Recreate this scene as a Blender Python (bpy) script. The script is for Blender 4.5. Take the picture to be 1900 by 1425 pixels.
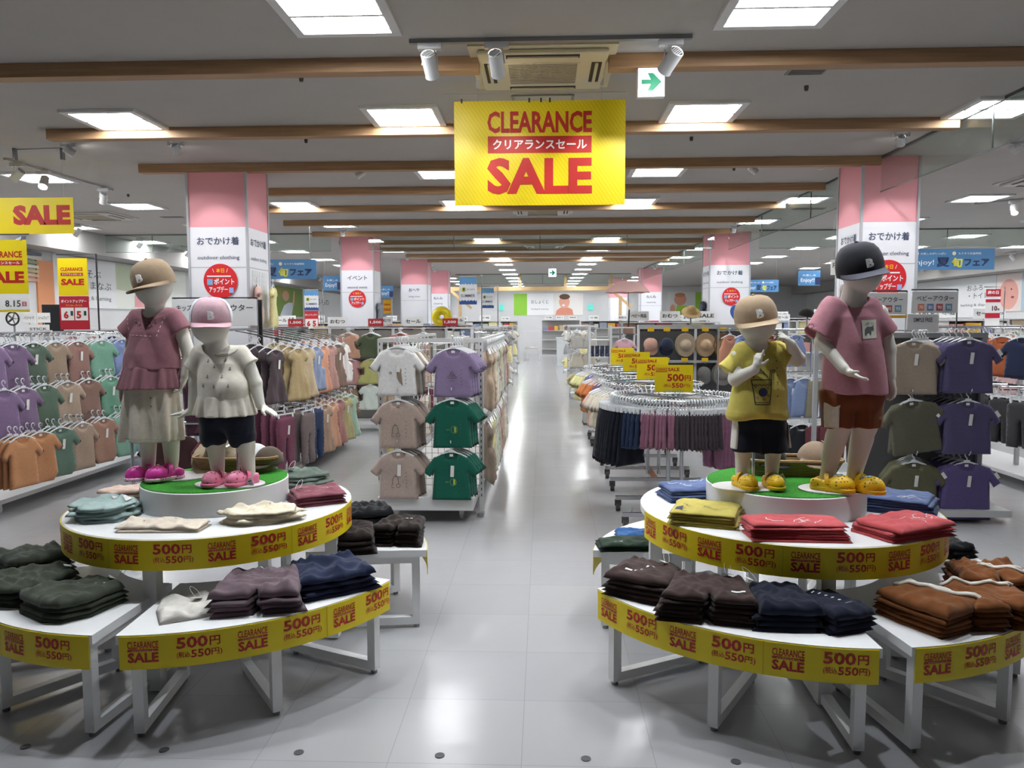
import bpy, bmesh, math, random
import numpy as np
from mathutils import Vector, Matrix
from mathutils.geometry import delaunay_2d_cdt
PI = math.pi
SC = bpy.context.scene
COL = SC.collection
for o in list(bpy.data.objects): bpy.data.objects.remove(o)

# ---------------------------------------------------------------- camera
cam_data = bpy.data.cameras.new('camera')
cam_data.sensor_fit = 'HORIZONTAL'; cam_data.sensor_width = 36.0
cam_data.lens = 1427.0 / 1900.0 * 36.0
cam_data.clip_start = .05; cam_data.clip_end = 200
camera = bpy.data.objects.new('camera', cam_data); COL.objects.link(camera)
yaw, pitch, roll = math.radians(2.2938), math.radians(4.5806), -0.003
fwd = Vector((-math.sin(yaw)*math.cos(pitch), math.cos(yaw)*math.cos(pitch), -math.sin(pitch)))
rgt = Vector((math.cos(yaw), math.sin(yaw), 0)); upv = rgt.cross(fwd)
R_ = math.cos(roll)*rgt + math.sin(roll)*upv; U_ = -math.sin(roll)*rgt + math.cos(roll)*upv
m3 = Matrix((R_, U_, -fwd)).transposed()
camera.matrix_world = Matrix.Translation((0, 0, 1.5)) @ m3.to_4x4()
SC.camera = camera

# ---------------------------------------------------------------- world, exposure
world = bpy.data.worlds.new('world'); SC.world = world; world.use_nodes = True
world.node_tree.nodes['Background'].inputs[0].default_value = (.9, .95, 1, 1)
world.node_tree.nodes['Background'].inputs[1].default_value = .035
SC.view_settings.view_transform = 'Standard'; SC.view_settings.look = 'None'
SC.view_settings.exposure = 0.0; SC.view_settings.gamma = 1.0
SC.view_settings.use_curve_mapping = False
try:
    SC.cycles.use_denoising = True; SC.cycles.max_bounces = 8; SC.cycles.diffuse_bounces = 4
    SC.cycles.glossy_bounces = 4; SC.cycles.transparent_max_bounces = 12
    SC.cycles.sample_clamp_indirect = 6; SC.cycles.caustics_reflective = False; SC.cycles.caustics_refractive = False
except Exception: pass
PANEL_L = 53.0          # radiance of the ceiling panels
SPOT_W = 34.0
TABLE_W = 74.0         # spots over the tables

# ceiling light grid (x columns, y rows), 3.15 m up
LX = [-7.95, -5.67, -3.45, -1.1, 1.25, 3.52, 5.85, 8.2, 10.5]
LY = [4.2, 6.25, 8.6, 10.72, 12.95, 15.4, 17.65, 19.9, 22.0, 24.2, 26.4, 28.6, 30.8, 33.0, 35.2]
H = 3.15
# ---------------------------------------------------------------- materials
def lin(h):
    h = h.lstrip('#'); v = [int(h[i:i+2], 16)/255 for i in (0, 2, 4)]
    return [c/12.92 if c <= .04045 else ((c+.055)/1.055)**2.4 for c in v]
_mats = {}
def mat(h, rough=.55, metal=0.0, kind='plain', name=None, emit=0.0, spec=.5):
    key = (h, rough, metal, kind, emit, spec)
    if key in _mats: return _mats[key]
    m = bpy.data.materials.new(name or kind + '_' + h.strip('#')); m.use_nodes = True
    nt = m.node_tree; b = nt.nodes['Principled BSDF']; c = lin(h)
    b.inputs['Base Color'].default_value = (*c, 1); b.inputs['Roughness'].default_value = rough
    b.inputs['Metallic'].default_value = metal; b.inputs['Specular IOR Level'].default_value = spec
    tc = nt.nodes.new('ShaderNodeTexCoord')
    def noise(scale, detail=3):
        n = nt.nodes.new('ShaderNodeTexNoise'); n.inputs['Scale'].default_value = scale; n.inputs['Detail'].default_value = detail
        nt.links.new(tc.outputs['Object'], n.inputs['Vector']); return n
    def ramp(fac, a, bb, p0=.3, p1=.7):
        r = nt.nodes.new('ShaderNodeValToRGB'); r.color_ramp.elements[0].position = p0; r.color_ramp.elements[1].position = p1
        r.color_ramp.elements[0].color = (*a, 1); r.color_ramp.elements[1].color = (*bb, 1)
        nt.links.new(fac, r.inputs[0]); return r
    def bump(fac, s, d=.002):
        bp = nt.nodes.new('ShaderNodeBump'); bp.inputs['Strength'].default_value = s; bp.inputs['Distance'].default_value = d
        nt.links.new(fac, bp.inputs['Height']); nt.links.new(bp.outputs[0], b.inputs['Normal'])
    if kind == 'fabric':
        n = noise(55, 2); r = ramp(n.outputs[0], [v*.94 for v in c], [min(1, v*1.05) for v in c])
        nt.links.new(r.outputs[0], b.inputs['Base Color']); b.inputs['Sheen Weight'].default_value = .12
        n2 = noise(420, 1); bump(n2.outputs[0], .35, .001)
    elif kind == 'wood':
        mp = nt.nodes.new('ShaderNodeMapping'); mp.inputs['Scale'].default_value = (1.2, 30, 30)
        nt.links.new(tc.outputs['Object'], mp.inputs[0]); n = noise(2.2, 4); nt.links.new(mp.outputs[0], n.inputs['Vector'])
        r = ramp(n.outputs[0], [v*.82 for v in c], [min(1, v*1.12) for v in c]); nt.links.new(r.outputs[0], b.inputs['Base Color'])
    elif kind == 'turf':
        n = noise(260, 2); r = ramp(n.outputs[0], [v*.5 for v in c], [min(1, v*1.5) for v in c]); nt.links.new(r.outputs[0], b.inputs['Base Color']); bump(n.outputs[0], 1, .006)
    elif kind == 'wicker':
        w = nt.nodes.new('ShaderNodeTexWave'); w.inputs['Scale'].default_value = 45; w.inputs['Distortion'].default_value = 2; w.bands_direction = 'Z'
        nt.links.new(tc.outputs['Object'], w.inputs['Vector'])
        r = ramp(w.outputs[1], [v*.45 for v in c], c, .1, .6); nt.links.new(r.outputs[0], b.inputs['Base Color']); bump(w.outputs[1], 1, .006)
    elif kind == 'paint':
        n = noise(3, 2); r = ramp(n.outputs[0], [v*.96 for v in c], c); nt.links.new(r.outputs[0], b.inputs['Base Color'])
    if emit:
        b.inputs['Emission Color'].default_value = (*c, 1); b.inputs['Emission Strength'].default_value = emit
    _mats[key] = m; return m
def lighter(h, g):
    o = []
    for c in lin(h): c = min(.84, c*g); o.append(12.92*c if c <= .0031308 else 1.055*c**(1/2.4)-.055)
    return '#%02x%02x%02x' % tuple(int(round(c*255)) for c in o)
def fab(h, k=.12):
    v = [int(h[i:i+2], 16) for i in (1, 3, 5)]; g = .3*v[0]+.59*v[1]+.11*v[2]
    return mat('#%02x%02x%02x' % tuple(int(round(c+(g-c)*k)) for c in v), .9, kind='fabric', spec=.2)
WHITE = lambda: mat('#f0f1f2', .35, name='white_lacquer')
def glass_mat(h='#f4f9f6', rough=.04, mixf=.94):
    key = ('glass', h, rough, mixf)
    if key in _mats: return _mats[key]
    m = bpy.data.materials.new('clear_glass'); m.use_nodes = True; nt = m.node_tree; nt.nodes.clear()
    out = nt.nodes.new('ShaderNodeOutputMaterial'); mx = nt.nodes.new('ShaderNodeMixShader'); tr = nt.nodes.new('ShaderNodeBsdfTransparent')
    gl = nt.nodes.new('ShaderNodeBsdfGlossy'); tr.inputs[0].default_value = (*lin(h), 1); gl.inputs[0].default_value = (.9, 1, .96, 1); gl.inputs['Roughness'].default_value = rough
    mx.inputs[0].default_value = 1-mixf; nt.links.new(tr.outputs[0], mx.inputs[1]); nt.links.new(gl.outputs[0], mx.inputs[2]); nt.links.new(mx.outputs[0], out.inputs[0])
    _mats[key] = m; return m

# ---------------------------------------------------------------- mesh builder
SPLIT = {'post', 'arm', 'foot', 'hook', 'spoke', 'pole', 'price_card', 'clip', 'hanger_bracket', 'outlet', 'louvre', 'caster', 'leg'}
class MB:
    def __init__(s): s.v = []; s.f = []; s.k = []
    def add(s, vs, fs):
        n = len(s.v); s.v += [tuple(map(float, p)) for p in vs]; s.f += [tuple(i+n for i in f) for f in fs]; return s
    def box(s, lo, hi, rot=None, piv=None, bev=0.0):
        x0, y0, z0 = lo; x1, y1, z1 = hi
        if bev > 0:
            b = min(bev, (x1-x0)*.45, (y1-y0)*.45, (z1-z0)*.45)
            bm = bmesh.new(); bmesh.ops.create_cube(bm, size=1)
            for v in bm.verts: v.co = Vector(((x0+x1)/2+v.co.x*(x1-x0), (y0+y1)/2+v.co.y*(y1-y0), (z0+z1)/2+v.co.z*(z1-z0)))
            bmesh.ops.bevel(bm, geom=bm.edges[:], offset=b, segments=2, affect='EDGES', profile=.5)
            bm.verts.index_update(); vs = [v.co.copy() for v in bm.verts]; fs = [[v.index for v in f.verts] for f in bm.faces]; bm.free()
        else:
            vs = [Vector(p) for p in ((x0,y0,z0),(x1,y0,z0),(x1,y1,z0),(x0,y1,z0),(x0,y0,z1),(x1,y0,z1),(x1,y1,z1),(x0,y1,z1))]
            fs = [(0,3,2,1),(4,5,6,7),(0,1,5,4),(1,2,6,5),(2,3,7,6),(3,0,4,7)]
        if rot is not None:
            p = Vector(piv or ((x0+x1)/2, (y0+y1)/2, (z0+z1)/2)); vs = [rot @ (v-p)+p for v in vs]
        return s.add(vs, fs)
    def beam(s, a, b, w, h=None, up=(0, 0, 1)):
        a, b = Vector(a), Vector(b); d = (b-a).normalized(); u = Vector(up)
        if abs(d.dot(u)) > .98: u = Vector((0, 1, 0))
        r = d.cross(u).normalized()*w/2; u2 = r.cross(d).normalized()*(h or w)/2
        vs = [p+i*r+j*u2 for p in (a, b) for i, j in ((-1,-1),(1,-1),(1,1),(-1,1))]
        return s.add(vs, [(0,1,2,3),(7,6,5,4),(0,4,5,1),(1,5,6,2),(2,6,7,3),(3,7,4,0)])
    def tube(s, pts, r, n=8, closed=False, caps=True):
        pts = [Vector(p) for p in pts]; m = len(pts); rs = r if isinstance(r, (list, tuple)) else [r]*m
        vs = []; pu = None
        for i, p in enumerate(pts):
            if closed: d = pts[(i+1) % m]-pts[i-1]
            else: d = pts[min(i+1, m-1)]-pts[max(i-1, 0)]
            d.normalize()
            if pu is None: pu = Vector((0,0,1)) if abs(d.z) < .9 else Vector((1,0,0))
            u = (pu-d*pu.dot(d)); u = u.normalized() if u.length > 1e-6 else d.orthogonal().normalized(); pu = u; w = d.cross(u)
            vs += [p+rs[i]*(math.cos(2*PI*k/n)*u+math.sin(2*PI*k/n)*w) for k in range(n)]
        fs = []
        for i in range(m if closed else m-1):
            j = (i+1) % m
            fs += [(i*n+k, i*n+(k+1) % n, j*n+(k+1) % n, j*n+k) for k in range(n)]
        if caps and not closed: fs += [tuple(range(n))[::-1], tuple((m-1)*n+k for k in range(n))]
        return s.add(vs, fs)
    def lathe(s, prof, n=32, c=(0,0,0), sc=(1,1), a0=0, a1=2*PI, cap=True):
        full = abs(a1-a0-2*PI) < 1e-6; na = n if full else n+1; vs = []
        for r, z in prof:
            vs += [(c[0]+r*sc[0]*math.cos(a0+(a1-a0)*k/n), c[1]+r*sc[1]*math.sin(a0+(a1-a0)*k/n), c[2]+z) for k in range(na)]
        fs = []
        for i in range(len(prof)-1):
            for k in range(n): fs.append((i*na+k, i*na+(k+1) % na, (i+1)*na+(k+1) % na, (i+1)*na+k))
        if cap and full:
            if prof[0][0] > 1e-6: fs.append(tuple(range(na))[::-1])
            if prof[-1][0] > 1e-6: fs.append(tuple((len(prof)-1)*na+k for k in range(na)))
        return s.add(vs, fs)
    def prism(s, poly, z0, z1):
        n = len(poly); vs = [(x, y, z0) for x, y in poly]+[(x, y, z1) for x, y in poly]
        return s.add(vs, [tuple(range(n))[::-1], tuple(range(n, 2*n))]+[(i, (i+1) % n, n+(i+1) % n, n+i) for i in range(n)])
    def xform(s, M, start=0):
        s.v = s.v[:start]+[tuple(M @ Vector(p)) for p in s.v[start:]]; return s
    def mesh(s, name, m, smooth=False):
        me = bpy.data.meshes.new(name); me.from_pydata(s.v, [], s.f); me.update()
        me.materials.append(m)
        if smooth is True: me.shade_smooth()
        elif smooth:
            me.shade_smooth()
            try: me.set_sharp_from_angle(angle=math.radians(smooth))
            except Exception: pass
        return me
    def mark(s): s.k.append((len(s.v), len(s.f)))
    def pieces(s):
        if s.k: cut = s.k+[(len(s.v), len(s.f))]; return [(s.v[a:c], [tuple(i-a for i in f) for f in s.f[b:d]]) for (a, b), (c, d) in zip(cut, cut[1:])]
        par = list(range(len(s.v)))
        def find(i):
            while par[i] != i: par[i] = par[par[i]]; i = par[i]
            return i
        for f in s.f:
            for i in f[1:]: par[find(i)] = find(f[0])
        g = {}
        for f in s.f: g.setdefault(find(f[0]), []).append(f)
        out = []
        for fs in g.values():
            ids = sorted({i for f in fs for i in f}); mp = {i: n for n, i in enumerate(ids)}; out.append(([s.v[i] for i in ids], [tuple(mp[i] for i in f) for f in fs]))
        return out
    def build(s, name, m, parent=None, smooth=False):
        if parent is not None and name in SPLIT and s.f:
            for v, f in s.pieces():
                q = MB(); q.v, q.f = v, f; o = obj(name, q.mesh(name, m, smooth), parent)
            return o
        return obj(name, s.mesh(name, m, smooth), parent)

def obj(name, me, parent=None, loc=None, rot=None, material=None):
    o = bpy.data.objects.new(name, me); COL.objects.link(o)
    if parent is not None: o.parent = parent
    if loc is not None: o.location = loc
    if rot is not None: o.rotation_euler = rot
    if material is not None:
        o.material_slots[0].link = 'OBJECT'; o.material_slots[0].material = material
    return o
_labels = {}
def tag(o, label, cat, group=None, kind=None):
    o['label'] = label; o['category'] = cat
    if group: o['group'] = group
    if kind: o['kind'] = kind
    return o
def thing(name, label, cat, loc=(0,0,0), rz=0, group=None):
    o = bpy.data.objects.new(name, None); COL.objects.link(o); o.empty_display_size = .1
    o.location = loc; o.rotation_euler = (0, 0, rz); return tag(o, label, cat, group)
def struct(o): o['kind'] = 'structure'; return o
def copy_tree(o, loc=None, rot=None, label=None, group=None, parent=None, material=None):
    c = o.copy(); COL.objects.link(c)
    if parent is not None: c.parent = parent
    if loc is not None: c.location = loc
    if rot is not None: c.rotation_euler = rot if isinstance(rot, (tuple, list)) else (0, 0, rot)
    if label: c['label'] = label
    if group: c['group'] = group
    if material is not None:
        c.material_slots[0].link = 'OBJECT'; c.material_slots[0].material = material
    for ch in o.children: copy_tree(ch, parent=c)
    return c
ORD = ['first','second','third','fourth','fifth','sixth','seventh','eighth','ninth','tenth','eleventh','twelfth','thirteenth','fourteenth','fifteenth','sixteenth','seventeenth','eighteenth','nineteenth','twentieth']
ORD += ['twenty-'+o for o in ORD[:9]]+['thirtieth']+['thirty-'+o for o in ORD[:9]]+['fortieth']

# ---------------------------------------------------------------- lettering
_tx = {}
def text_geo(body, bold=0.0):
    key = (body, bold)
    if key not in _tx:
        cu = bpy.data.curves.new('lettering', 'FONT'); cu.body = body; cu.size = 1; cu.offset = bold; cu.resolution_u = 2
        o = bpy.data.objects.new('lettering', cu); COL.objects.link(o)
        bpy.context.view_layer.update()
        me = bpy.data.meshes.new_from_object(o.evaluated_get(bpy.context.evaluated_depsgraph_get()))
        v = np.array([x.co[:2] for x in me.vertices]) if len(me.vertices) else np.zeros((1, 2)); f = [tuple(p.vertices) for p in me.polygons]
        lo = v.min(0); hi = v.max(0); v = (v-lo)/np.maximum(hi-lo, 1e-6)
        _tx[key] = (v, f, (hi-lo)[0]/max(1e-6, (hi-lo)[1]))
        bpy.data.objects.remove(o); bpy.data.curves.remove(cu); bpy.data.meshes.remove(me)
    return _tx[key]
def compose(items):
    """items: (text, x0, y0, w, h, bold) or ('#', x0, y0, w, h) for a bar; x right, y up -> 2-D verts, faces"""
    V = []; Fs = []; n = 0
    for it in items:
        if it[0] == '#':
            v = np.array([(0, 0), (1, 0), (1, 1), (0, 1)], float); f = [(0, 1, 2, 3)]
            if it[3] > .1:
                k = 6; v = np.array([(i/k, j) for i in range(k+1) for j in (0, 1)]); f = [(2*i, 2*i+2, 2*i+3, 2*i+1) for i in range(k)]
        else: v, f, _ = text_geo(it[0], it[5] if len(it) > 5 else 0)
        V.append(v*np.array([it[3], it[4]])+np.array([it[1], it[2]])); Fs += [tuple(i+n for i in q) for q in f]; n += len(v)
    return np.vstack(V), Fs
def sign_text(items, m, parent, off=.0015, name='lettering', back=False):
    """lettering in the parent's local XZ plane facing -Y"""
    v, f = compose(items); mb = MB(); mb.add([(x, -off, y) for x, y in v], f)
    if back: mb.add([(-x, off, y) for x, y in v], [tuple(q) for q in f])
    return mb.build(name, m, parent)
RED = lambda: mat('#b51f1a', .5, name='sale_red')
YEL = lambda: mat('#e6cf08', .45, name='sale_yellow')
INK = lambda: mat('#3a3d42', .6, name='dark_ink')
PAPER = lambda: mat('#f2f2f0', .6, name='white_paper')

# ---------------------------------------------------------------- SDF modelling: one continuous skin out of blended capsules
class Field:
    def __init__(s, lo, hi, h):
        s.lo = np.array(lo, float); s.h = h; s.n = np.ceil((np.array(hi)-s.lo)/h).astype(int)+1
        s.ax = [s.lo[i]+h*np.arange(s.n[i]) for i in range(3)]; s.d = np.full(s.n, 1.0, np.float32)
    def _box(s, lo, hi):
        a = np.clip(np.floor((lo-s.lo)/s.h).astype(int), 0, s.n-1); b = np.clip(np.ceil((hi-s.lo)/s.h).astype(int)+1, 1, s.n)
        sl = tuple(slice(a[i], b[i]) for i in range(3))
        P = np.meshgrid(*[s.ax[i][sl[i]] for i in range(3)], indexing='ij', sparse=True); return sl, P
    @staticmethod
    def smin(a, b, k):
        if k <= 0: return np.minimum(a, b)
        t = np.clip(.5+.5*(b-a)/k, 0, 1); return b*(1-t)+a*t-k*t*(1-t)
    def put(s, sl, e, k, op='u'):
        d = s.d[sl]
        if op == 'u': s.d[sl] = s.smin(d, e, k)
        elif op == 's': s.d[sl] = -s.smin(-d, e, k)
    def cap(s, a, b, ra, rb=None, k=.012, sc=(1, 1, 1), op='u'):
        rb = ra if rb is None else rb; a = np.array(a, float); b = np.array(b, float); sc = np.array(sc, float); R = max(ra, rb)
        mg = R*sc/min(sc)*1.0+k+2.5*s.h; sl, (X, Y, Z) = s._box(np.minimum(a, b)-mg, np.maximum(a, b)+mg)
        q = [(c-a[i])/sc[i] for i, c in enumerate((X, Y, Z))]; ab = (b-a)/sc; L = max(1e-9, float(ab@ab))
        t = np.clip((q[0]*ab[0]+q[1]*ab[1]+q[2]*ab[2])/L, 0, 1)
        e = (np.sqrt((q[0]-t*ab[0])**2+(q[1]-t*ab[1])**2+(q[2]-t*ab[2])**2)-(ra+(rb-ra)*t))*sc.min()
        s.put(sl, e, k, op); return s
    def ell(s, c, r, k=.012, rot=None, op='u'):
        c = np.array(c, float); r = np.array(r, float); mg = r.max()+k+2.5*s.h if rot is not None else r+k+2.5*s.h
        sl, (X, Y, Z) = s._box(c-mg, c+mg); q = [X-c[0], Y-c[1], Z-c[2]]
        if rot is not None:
            M = np.array(rot.inverted()); q = [M[i][0]*q[0]+M[i][1]*q[1]+M[i][2]*q[2] for i in range(3)]
        k0 = np.sqrt(sum((q[i]/r[i])**2 for i in range(3))); k1 = np.sqrt(sum((q[i]/r[i]**2)**2 for i in range(3)))
        s.put(sl, np.where(k1 > 1e-9, k0*(k0-1)/np.maximum(k1, 1e-9), -r.min()), k, op); return s
    def fn(s, f, op='u', k=0):
        X, Y, Z = np.meshgrid(*s.ax, indexing='ij', sparse=True); e = f(X, Y, Z)
        if op == 'i': s.d = np.maximum(s.d, e).astype(np.float32)
        elif op == 'u': s.d = s.smin(s.d, e, k).astype(np.float32)
        elif op == 's': s.d = (-s.smin(-s.d, e, k)).astype(np.float32)
        elif op == '+': s.d = (s.d+e).astype(np.float32)
        return s
    def shell(s, t): s.d = np.maximum(s.d, -(s.d+t)); return s
    def mb(s):
        d = s.d; ins = d < 0; nx, ny, nz = d.shape
        cs = [(i, j, k) for i in (0, 1) for j in (0, 1) for k in (0, 1)]
        cnt = sum(ins[i:nx-1+i, j:ny-1+j, k:nz-1+k].astype(np.int8) for i, j, k in cs)
        cell = np.argwhere((cnt > 0) & (cnt < 8)); idx = -np.ones((nx-1, ny-1, nz-1), np.int64); idx[tuple(cell.T)] = np.arange(len(cell))
        acc = np.zeros((len(cell), 3)); num = np.zeros(len(cell))
        for a in range(8):
            for b in range(a+1, 8):
                ca, cb = np.array(cs[a]), np.array(cs[b])
                if abs(ca-cb).sum() != 1: continue
                da = d[tuple((cell+ca).T)]; db = d[tuple((cell+cb).T)]; m = (da < 0) != (db < 0)
                t = np.where(m, da/np.where(m, da-db, 1), 0)
                acc += np.where(m[:, None], ca+(cb-ca)*t[:, None], 0); num += m
        V = s.lo+s.h*(cell+acc/np.maximum(num, 1)[:, None]); Fs = []
        for ax in range(3):
            o1, o2 = [(1, 2), (2, 0), (0, 1)][ax]
            sl0 = [slice(1, n-1) for n in (nx, ny, nz)]; sl1 = list(sl0); sl0[ax] = slice(0, (nx, ny, nz)[ax]-1); sl1[ax] = slice(1, (nx, ny, nz)[ax])
            A = ins[tuple(sl0)]; B = ins[tuple(sl1)]; e = np.argwhere(A != B)
            if not len(e): continue
            up = A[tuple(e.T)]; g = e+1; g[:, ax] -= 1
            def at(p, q):
                h = g.copy(); h[:, o1] -= p; h[:, o2] -= q; return idx[tuple(h.T)]
            q = np.stack([at(1, 1), at(0, 1), at(0, 0), at(1, 0)], 1); q[~up] = q[~up][:, ::-1]
            Fs.append(q[(q >= 0).all(1)])
        r = MB(); r.v = [tuple(p) for p in V.tolist()]; r.f = [tuple(q) for q in np.vstack(Fs).tolist()]; return r

# ---------------------------------------------------------------- soft cloth from an outline
def _segdist(P, poly):
    A = np.array(poly); B = np.roll(A, -1, 0); ab = B-A; L = np.maximum((ab**2).sum(1), 1e-12)
    t = np.clip(((P[:, None]-A)*ab).sum(2)/L, 0, 1); return np.sqrt(((P[:, None]-A-t[..., None]*ab)**2).sum(2)).min(1)
def _inside(P, poly):
    A = np.array(poly); B = np.roll(A, -1, 0); c = np.zeros(len(P), bool)
    for a, b in zip(A, B):
        if a[1] == b[1]: continue
        m = ((a[1] > P[:, 1]) != (b[1] > P[:, 1])) & (P[:, 0] < (b[0]-a[0])*(P[:, 1]-a[1])/(b[1]-a[1])+a[0]); c ^= m
    return c
def fill_outline(poly, step):
    pts = []
    for a, b in zip(poly, poly[1:]+poly[:1]):
        n = max(1, int(math.hypot(b[0]-a[0], b[1]-a[1])/step+.5)); pts += [(a[0]+(b[0]-a[0])*i/n, a[1]+(b[1]-a[1])*i/n) for i in range(n)]
    B = np.array(pts); lo = B.min(0); hi = B.max(0)
    g = [(x+(step/2 if j % 2 else 0), y) for j, y in enumerate(np.arange(lo[1]+step/2, hi[1], step*.87)) for x in np.arange(lo[0]+step/2, hi[0], step)]
    G = np.array(g) if g else np.zeros((0, 2))
    if len(G): G = G[_inside(G, pts)]
    if len(G): G = G[_segdist(G, pts) > step*.45]
    nb = len(B); allp = [Vector(p) for p in B.tolist()]+[Vector(p) for p in G.tolist()]
    r = delaunay_2d_cdt(allp, [(i, (i+1) % nb) for i in range(nb)], [], 1, 1e-6)
    V = np.array([tuple(p) for p in r[0]]); return V, [tuple(f) for f in r[2]], _segdist(V, pts)
def soft(poly, depth, rnd, step, fold=None, depth2=None, back=.6):
    """cloth body over outline poly in XZ: front at -Y; fold(x, z) moves front and back along Y"""
    V, Fs, d = fill_outline(poly, step); t = np.clip(d/rnd, 0, 1); pr = np.sqrt(1-(1-t)**2)
    fo = fold(V[:, 0], V[:, 1])*np.clip(d/(rnd*.6), .25, 1) if fold else 0*d
    edge = d < 1e-5; n = len(V); mb = MB()
    mp = np.arange(n); bi = -np.ones(n, int); bi[~edge] = n+np.arange((~edge).sum()); bi[edge] = mp[edge]
    f1 = np.stack([V[:, 0], -depth*pr+fo, V[:, 1]], 1); f2 = np.stack([V[:, 0], (depth2 or depth)*pr+fo*back, V[:, 1]], 1)[~edge]
    mb.v = [tuple(p) for p in np.vstack([f1, f2]).tolist()]
    mb.f = [tuple(f) for f in Fs]+[tuple(int(bi[i]) for i in f[::-1]) for f in Fs]; return mb
def wob(seed, amp, fx=14, fz=3):
    r = random.Random(seed); ph = [r.uniform(0, 6.28) for _ in range(6)]
    return lambda x, z: amp*(np.sin(fx*x*2+ph[0]+1.5*np.sin(fz*z*2+ph[1]))*.6+np.sin(fx*3.7*x+fz*2*z+ph[2])*.35+np.sin(fz*5*z+fx*1.3*x+ph[3])*.4)
# ---------------------------------------------------------------- the shell of the shop
def floor_mat():
    m = bpy.data.materials.new('glossy_floor_tiles'); m.use_nodes = True; nt = m.node_tree; b = nt.nodes['Principled BSDF']
    tc = nt.nodes.new('ShaderNodeTexCoord'); mp = nt.nodes.new('ShaderNodeMapping'); mp.inputs['Location'].default_value = (.53, -2.95+.9, 0)
    nt.links.new(tc.outputs['Object'], mp.inputs[0])
    br = nt.nodes.new('ShaderNodeTexBrick'); br.offset = 0; br.inputs['Scale'].default_value = 1; br.inputs['Brick Width'].default_value = .4575; br.inputs['Row Height'].default_value = .45
    br.inputs['Mortar Size'].default_value = .0011; br.inputs['Mortar Smooth'].default_value = .3
    br.inputs['Color1'].default_value = (*lin('#adadaf'), 1); br.inputs['Color2'].default_value = (*lin('#a9a9ac'), 1); br.inputs['Mortar'].default_value = (*lin('#8f8f90'), 1)
    nt.links.new(mp.outputs[0], br.inputs['Vector']); nt.links.new(br.outputs['Color'], b.inputs['Base Color'])
    n = nt.nodes.new('ShaderNodeTexNoise'); n.inputs['Scale'].default_value = 5; n.inputs['Detail'].default_value = 2; nt.links.new(tc.outputs['Object'], n.inputs['Vector'])
    bp = nt.nodes.new('ShaderNodeBump'); bp.inputs['Strength'].default_value = .12; bp.inputs['Distance'].default_value = .02
    nt.links.new(n.outputs[0], bp.inputs['Height']); nt.links.new(bp.outputs[0], b.inputs['Normal'])
    b.inputs['Roughness'].default_value = .20; b.inputs['Specular IOR Level'].default_value = .3
    return m
X0, X1, Y0, Y1 = -8.75, 12.3, -4.0, 36.6
fl = MB().add([(X0, Y0, 0), (X1, Y0, 0), (X1, Y1, 0), (X0, Y1, 0)], [(0, 1, 2, 3)]).build('floor', floor_mat()); struct(fl)
ce = MB().box((X0, Y0, H), (X1, Y1, H+.1)).build('ceiling', mat('#b4b0ab', .9, kind='paint')); struct(ce)
WALLM = mat('#d9dadb', .8, kind='paint')
struct(MB().box((X0, Y1, 0), (X1, Y1+.1, H)).build('wall_back', WALLM))
struct(MB().box((X0-.1, Y0, 0), (X0, Y1, H)).build('wall_left', WALLM))
struct(MB().box((X1, Y0, 0), (X1+.1, Y1, H)).build('wall_right', WALLM))
struct(MB().box((X0, Y0-.1, 0), (X1, Y0, H)).build('wall_front', mat('#55565a', .8, kind='paint')))

# wooden ceiling battens
WOOD = mat('#a5825f', .6, kind='wood')
BEAMS = [(4.9, -4.2, -.40), (4.9, .41, 6.0), (6.52, -4.22, 3.38), (7.98, -4.2, 3.39), (9.46, -4.2, 3.37), (10.92, -4.2, 3.35), (12.4, -4.18, 3.34), (13.97, -4.18, 3.33),
         (15.5, -4.1, 3.3), (17.0, -4.1, 3.3), (18.6, -3.3, 3.3), (20.1, -3.0, 3.25)]
for y, a, b in BEAMS:
    o = MB().box((a, y, H-.088), (b, y+.105, H), bev=.004).build('ceiling_beam', WOOD); struct(o)

# recessed ceiling lights: frame, two diffusers
FRM = mat('#e9e9e9', .5, name='light_frame'); EMI = mat('#fbfdff', .5, emit=PANEL_L, name='light_diffuser')
def light_meshes():
    f = MB(); a = .30; z = -.022
    f.box((-a, -a, z), (a, -a+.05, 0)); f.box((-a, a-.05, z), (a, a, 0)); f.box((-a, -a+.05, z), (-a+.05, a-.05, 0)); f.box((a-.05, -a+.05, z), (a, a-.05, 0)); f.box((-a+.05, -.012, z), (a-.05, .012, 0))
    f.box((-a+.05, -a+.05, -.004), (a-.05, a-.05, 0))
    d = MB().box((-a+.07, .040, -.020), (a-.07, a-.085, -.006), bev=.005)
    return f.mesh('frame', FRM), d.mesh('diffuser', EMI)
fm, dm = light_meshes()
PILF = [(-3.70, 8.0, .62), (3.22, 8.02, .56), (-3.86, 14.7, .63), (3.10, 14.55, .74), (-3.72, 20.2, .7), (-3.66, 24.6, .64), (3.02, 24.0, .64), (2.55, 29.5, .64)]
def row_words(i): return ORD[i]+' row from the entrance'
COLW = ['far left column', 'second column from the left end', 'column over the left racks', 'column just left of the aisle', 'column just right of the aisle', 'column over the right racks', 'second column right of the glass screen', 'second column from the right end', 'far right column']
for j, y in enumerate(LY):
    for i, x in enumerate(LX):
        if j > 9 and i not in (2, 3, 4, 5): continue
        if j == 4 and i in (3, 4): continue
        if j == 0 and abs(x) > 3: continue
        if abs(x) > 2.2+.72*y: continue
        if any(px-.5 < x < px+pw+.5 and py-.5 < y < py+1.1 for px, py, pw in PILF): continue
        t = thing('ceiling_light', 'square twin-strip ceiling light, %s, %s' % (row_words(j), COLW[i]), 'ceiling light', (x, y, H), 0, 'recessed ceiling lights')
        obj('frame', fm, t); obj('diffuser', dm, t); obj('diffuser', dm, t, rot=(0, 0, PI))

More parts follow.
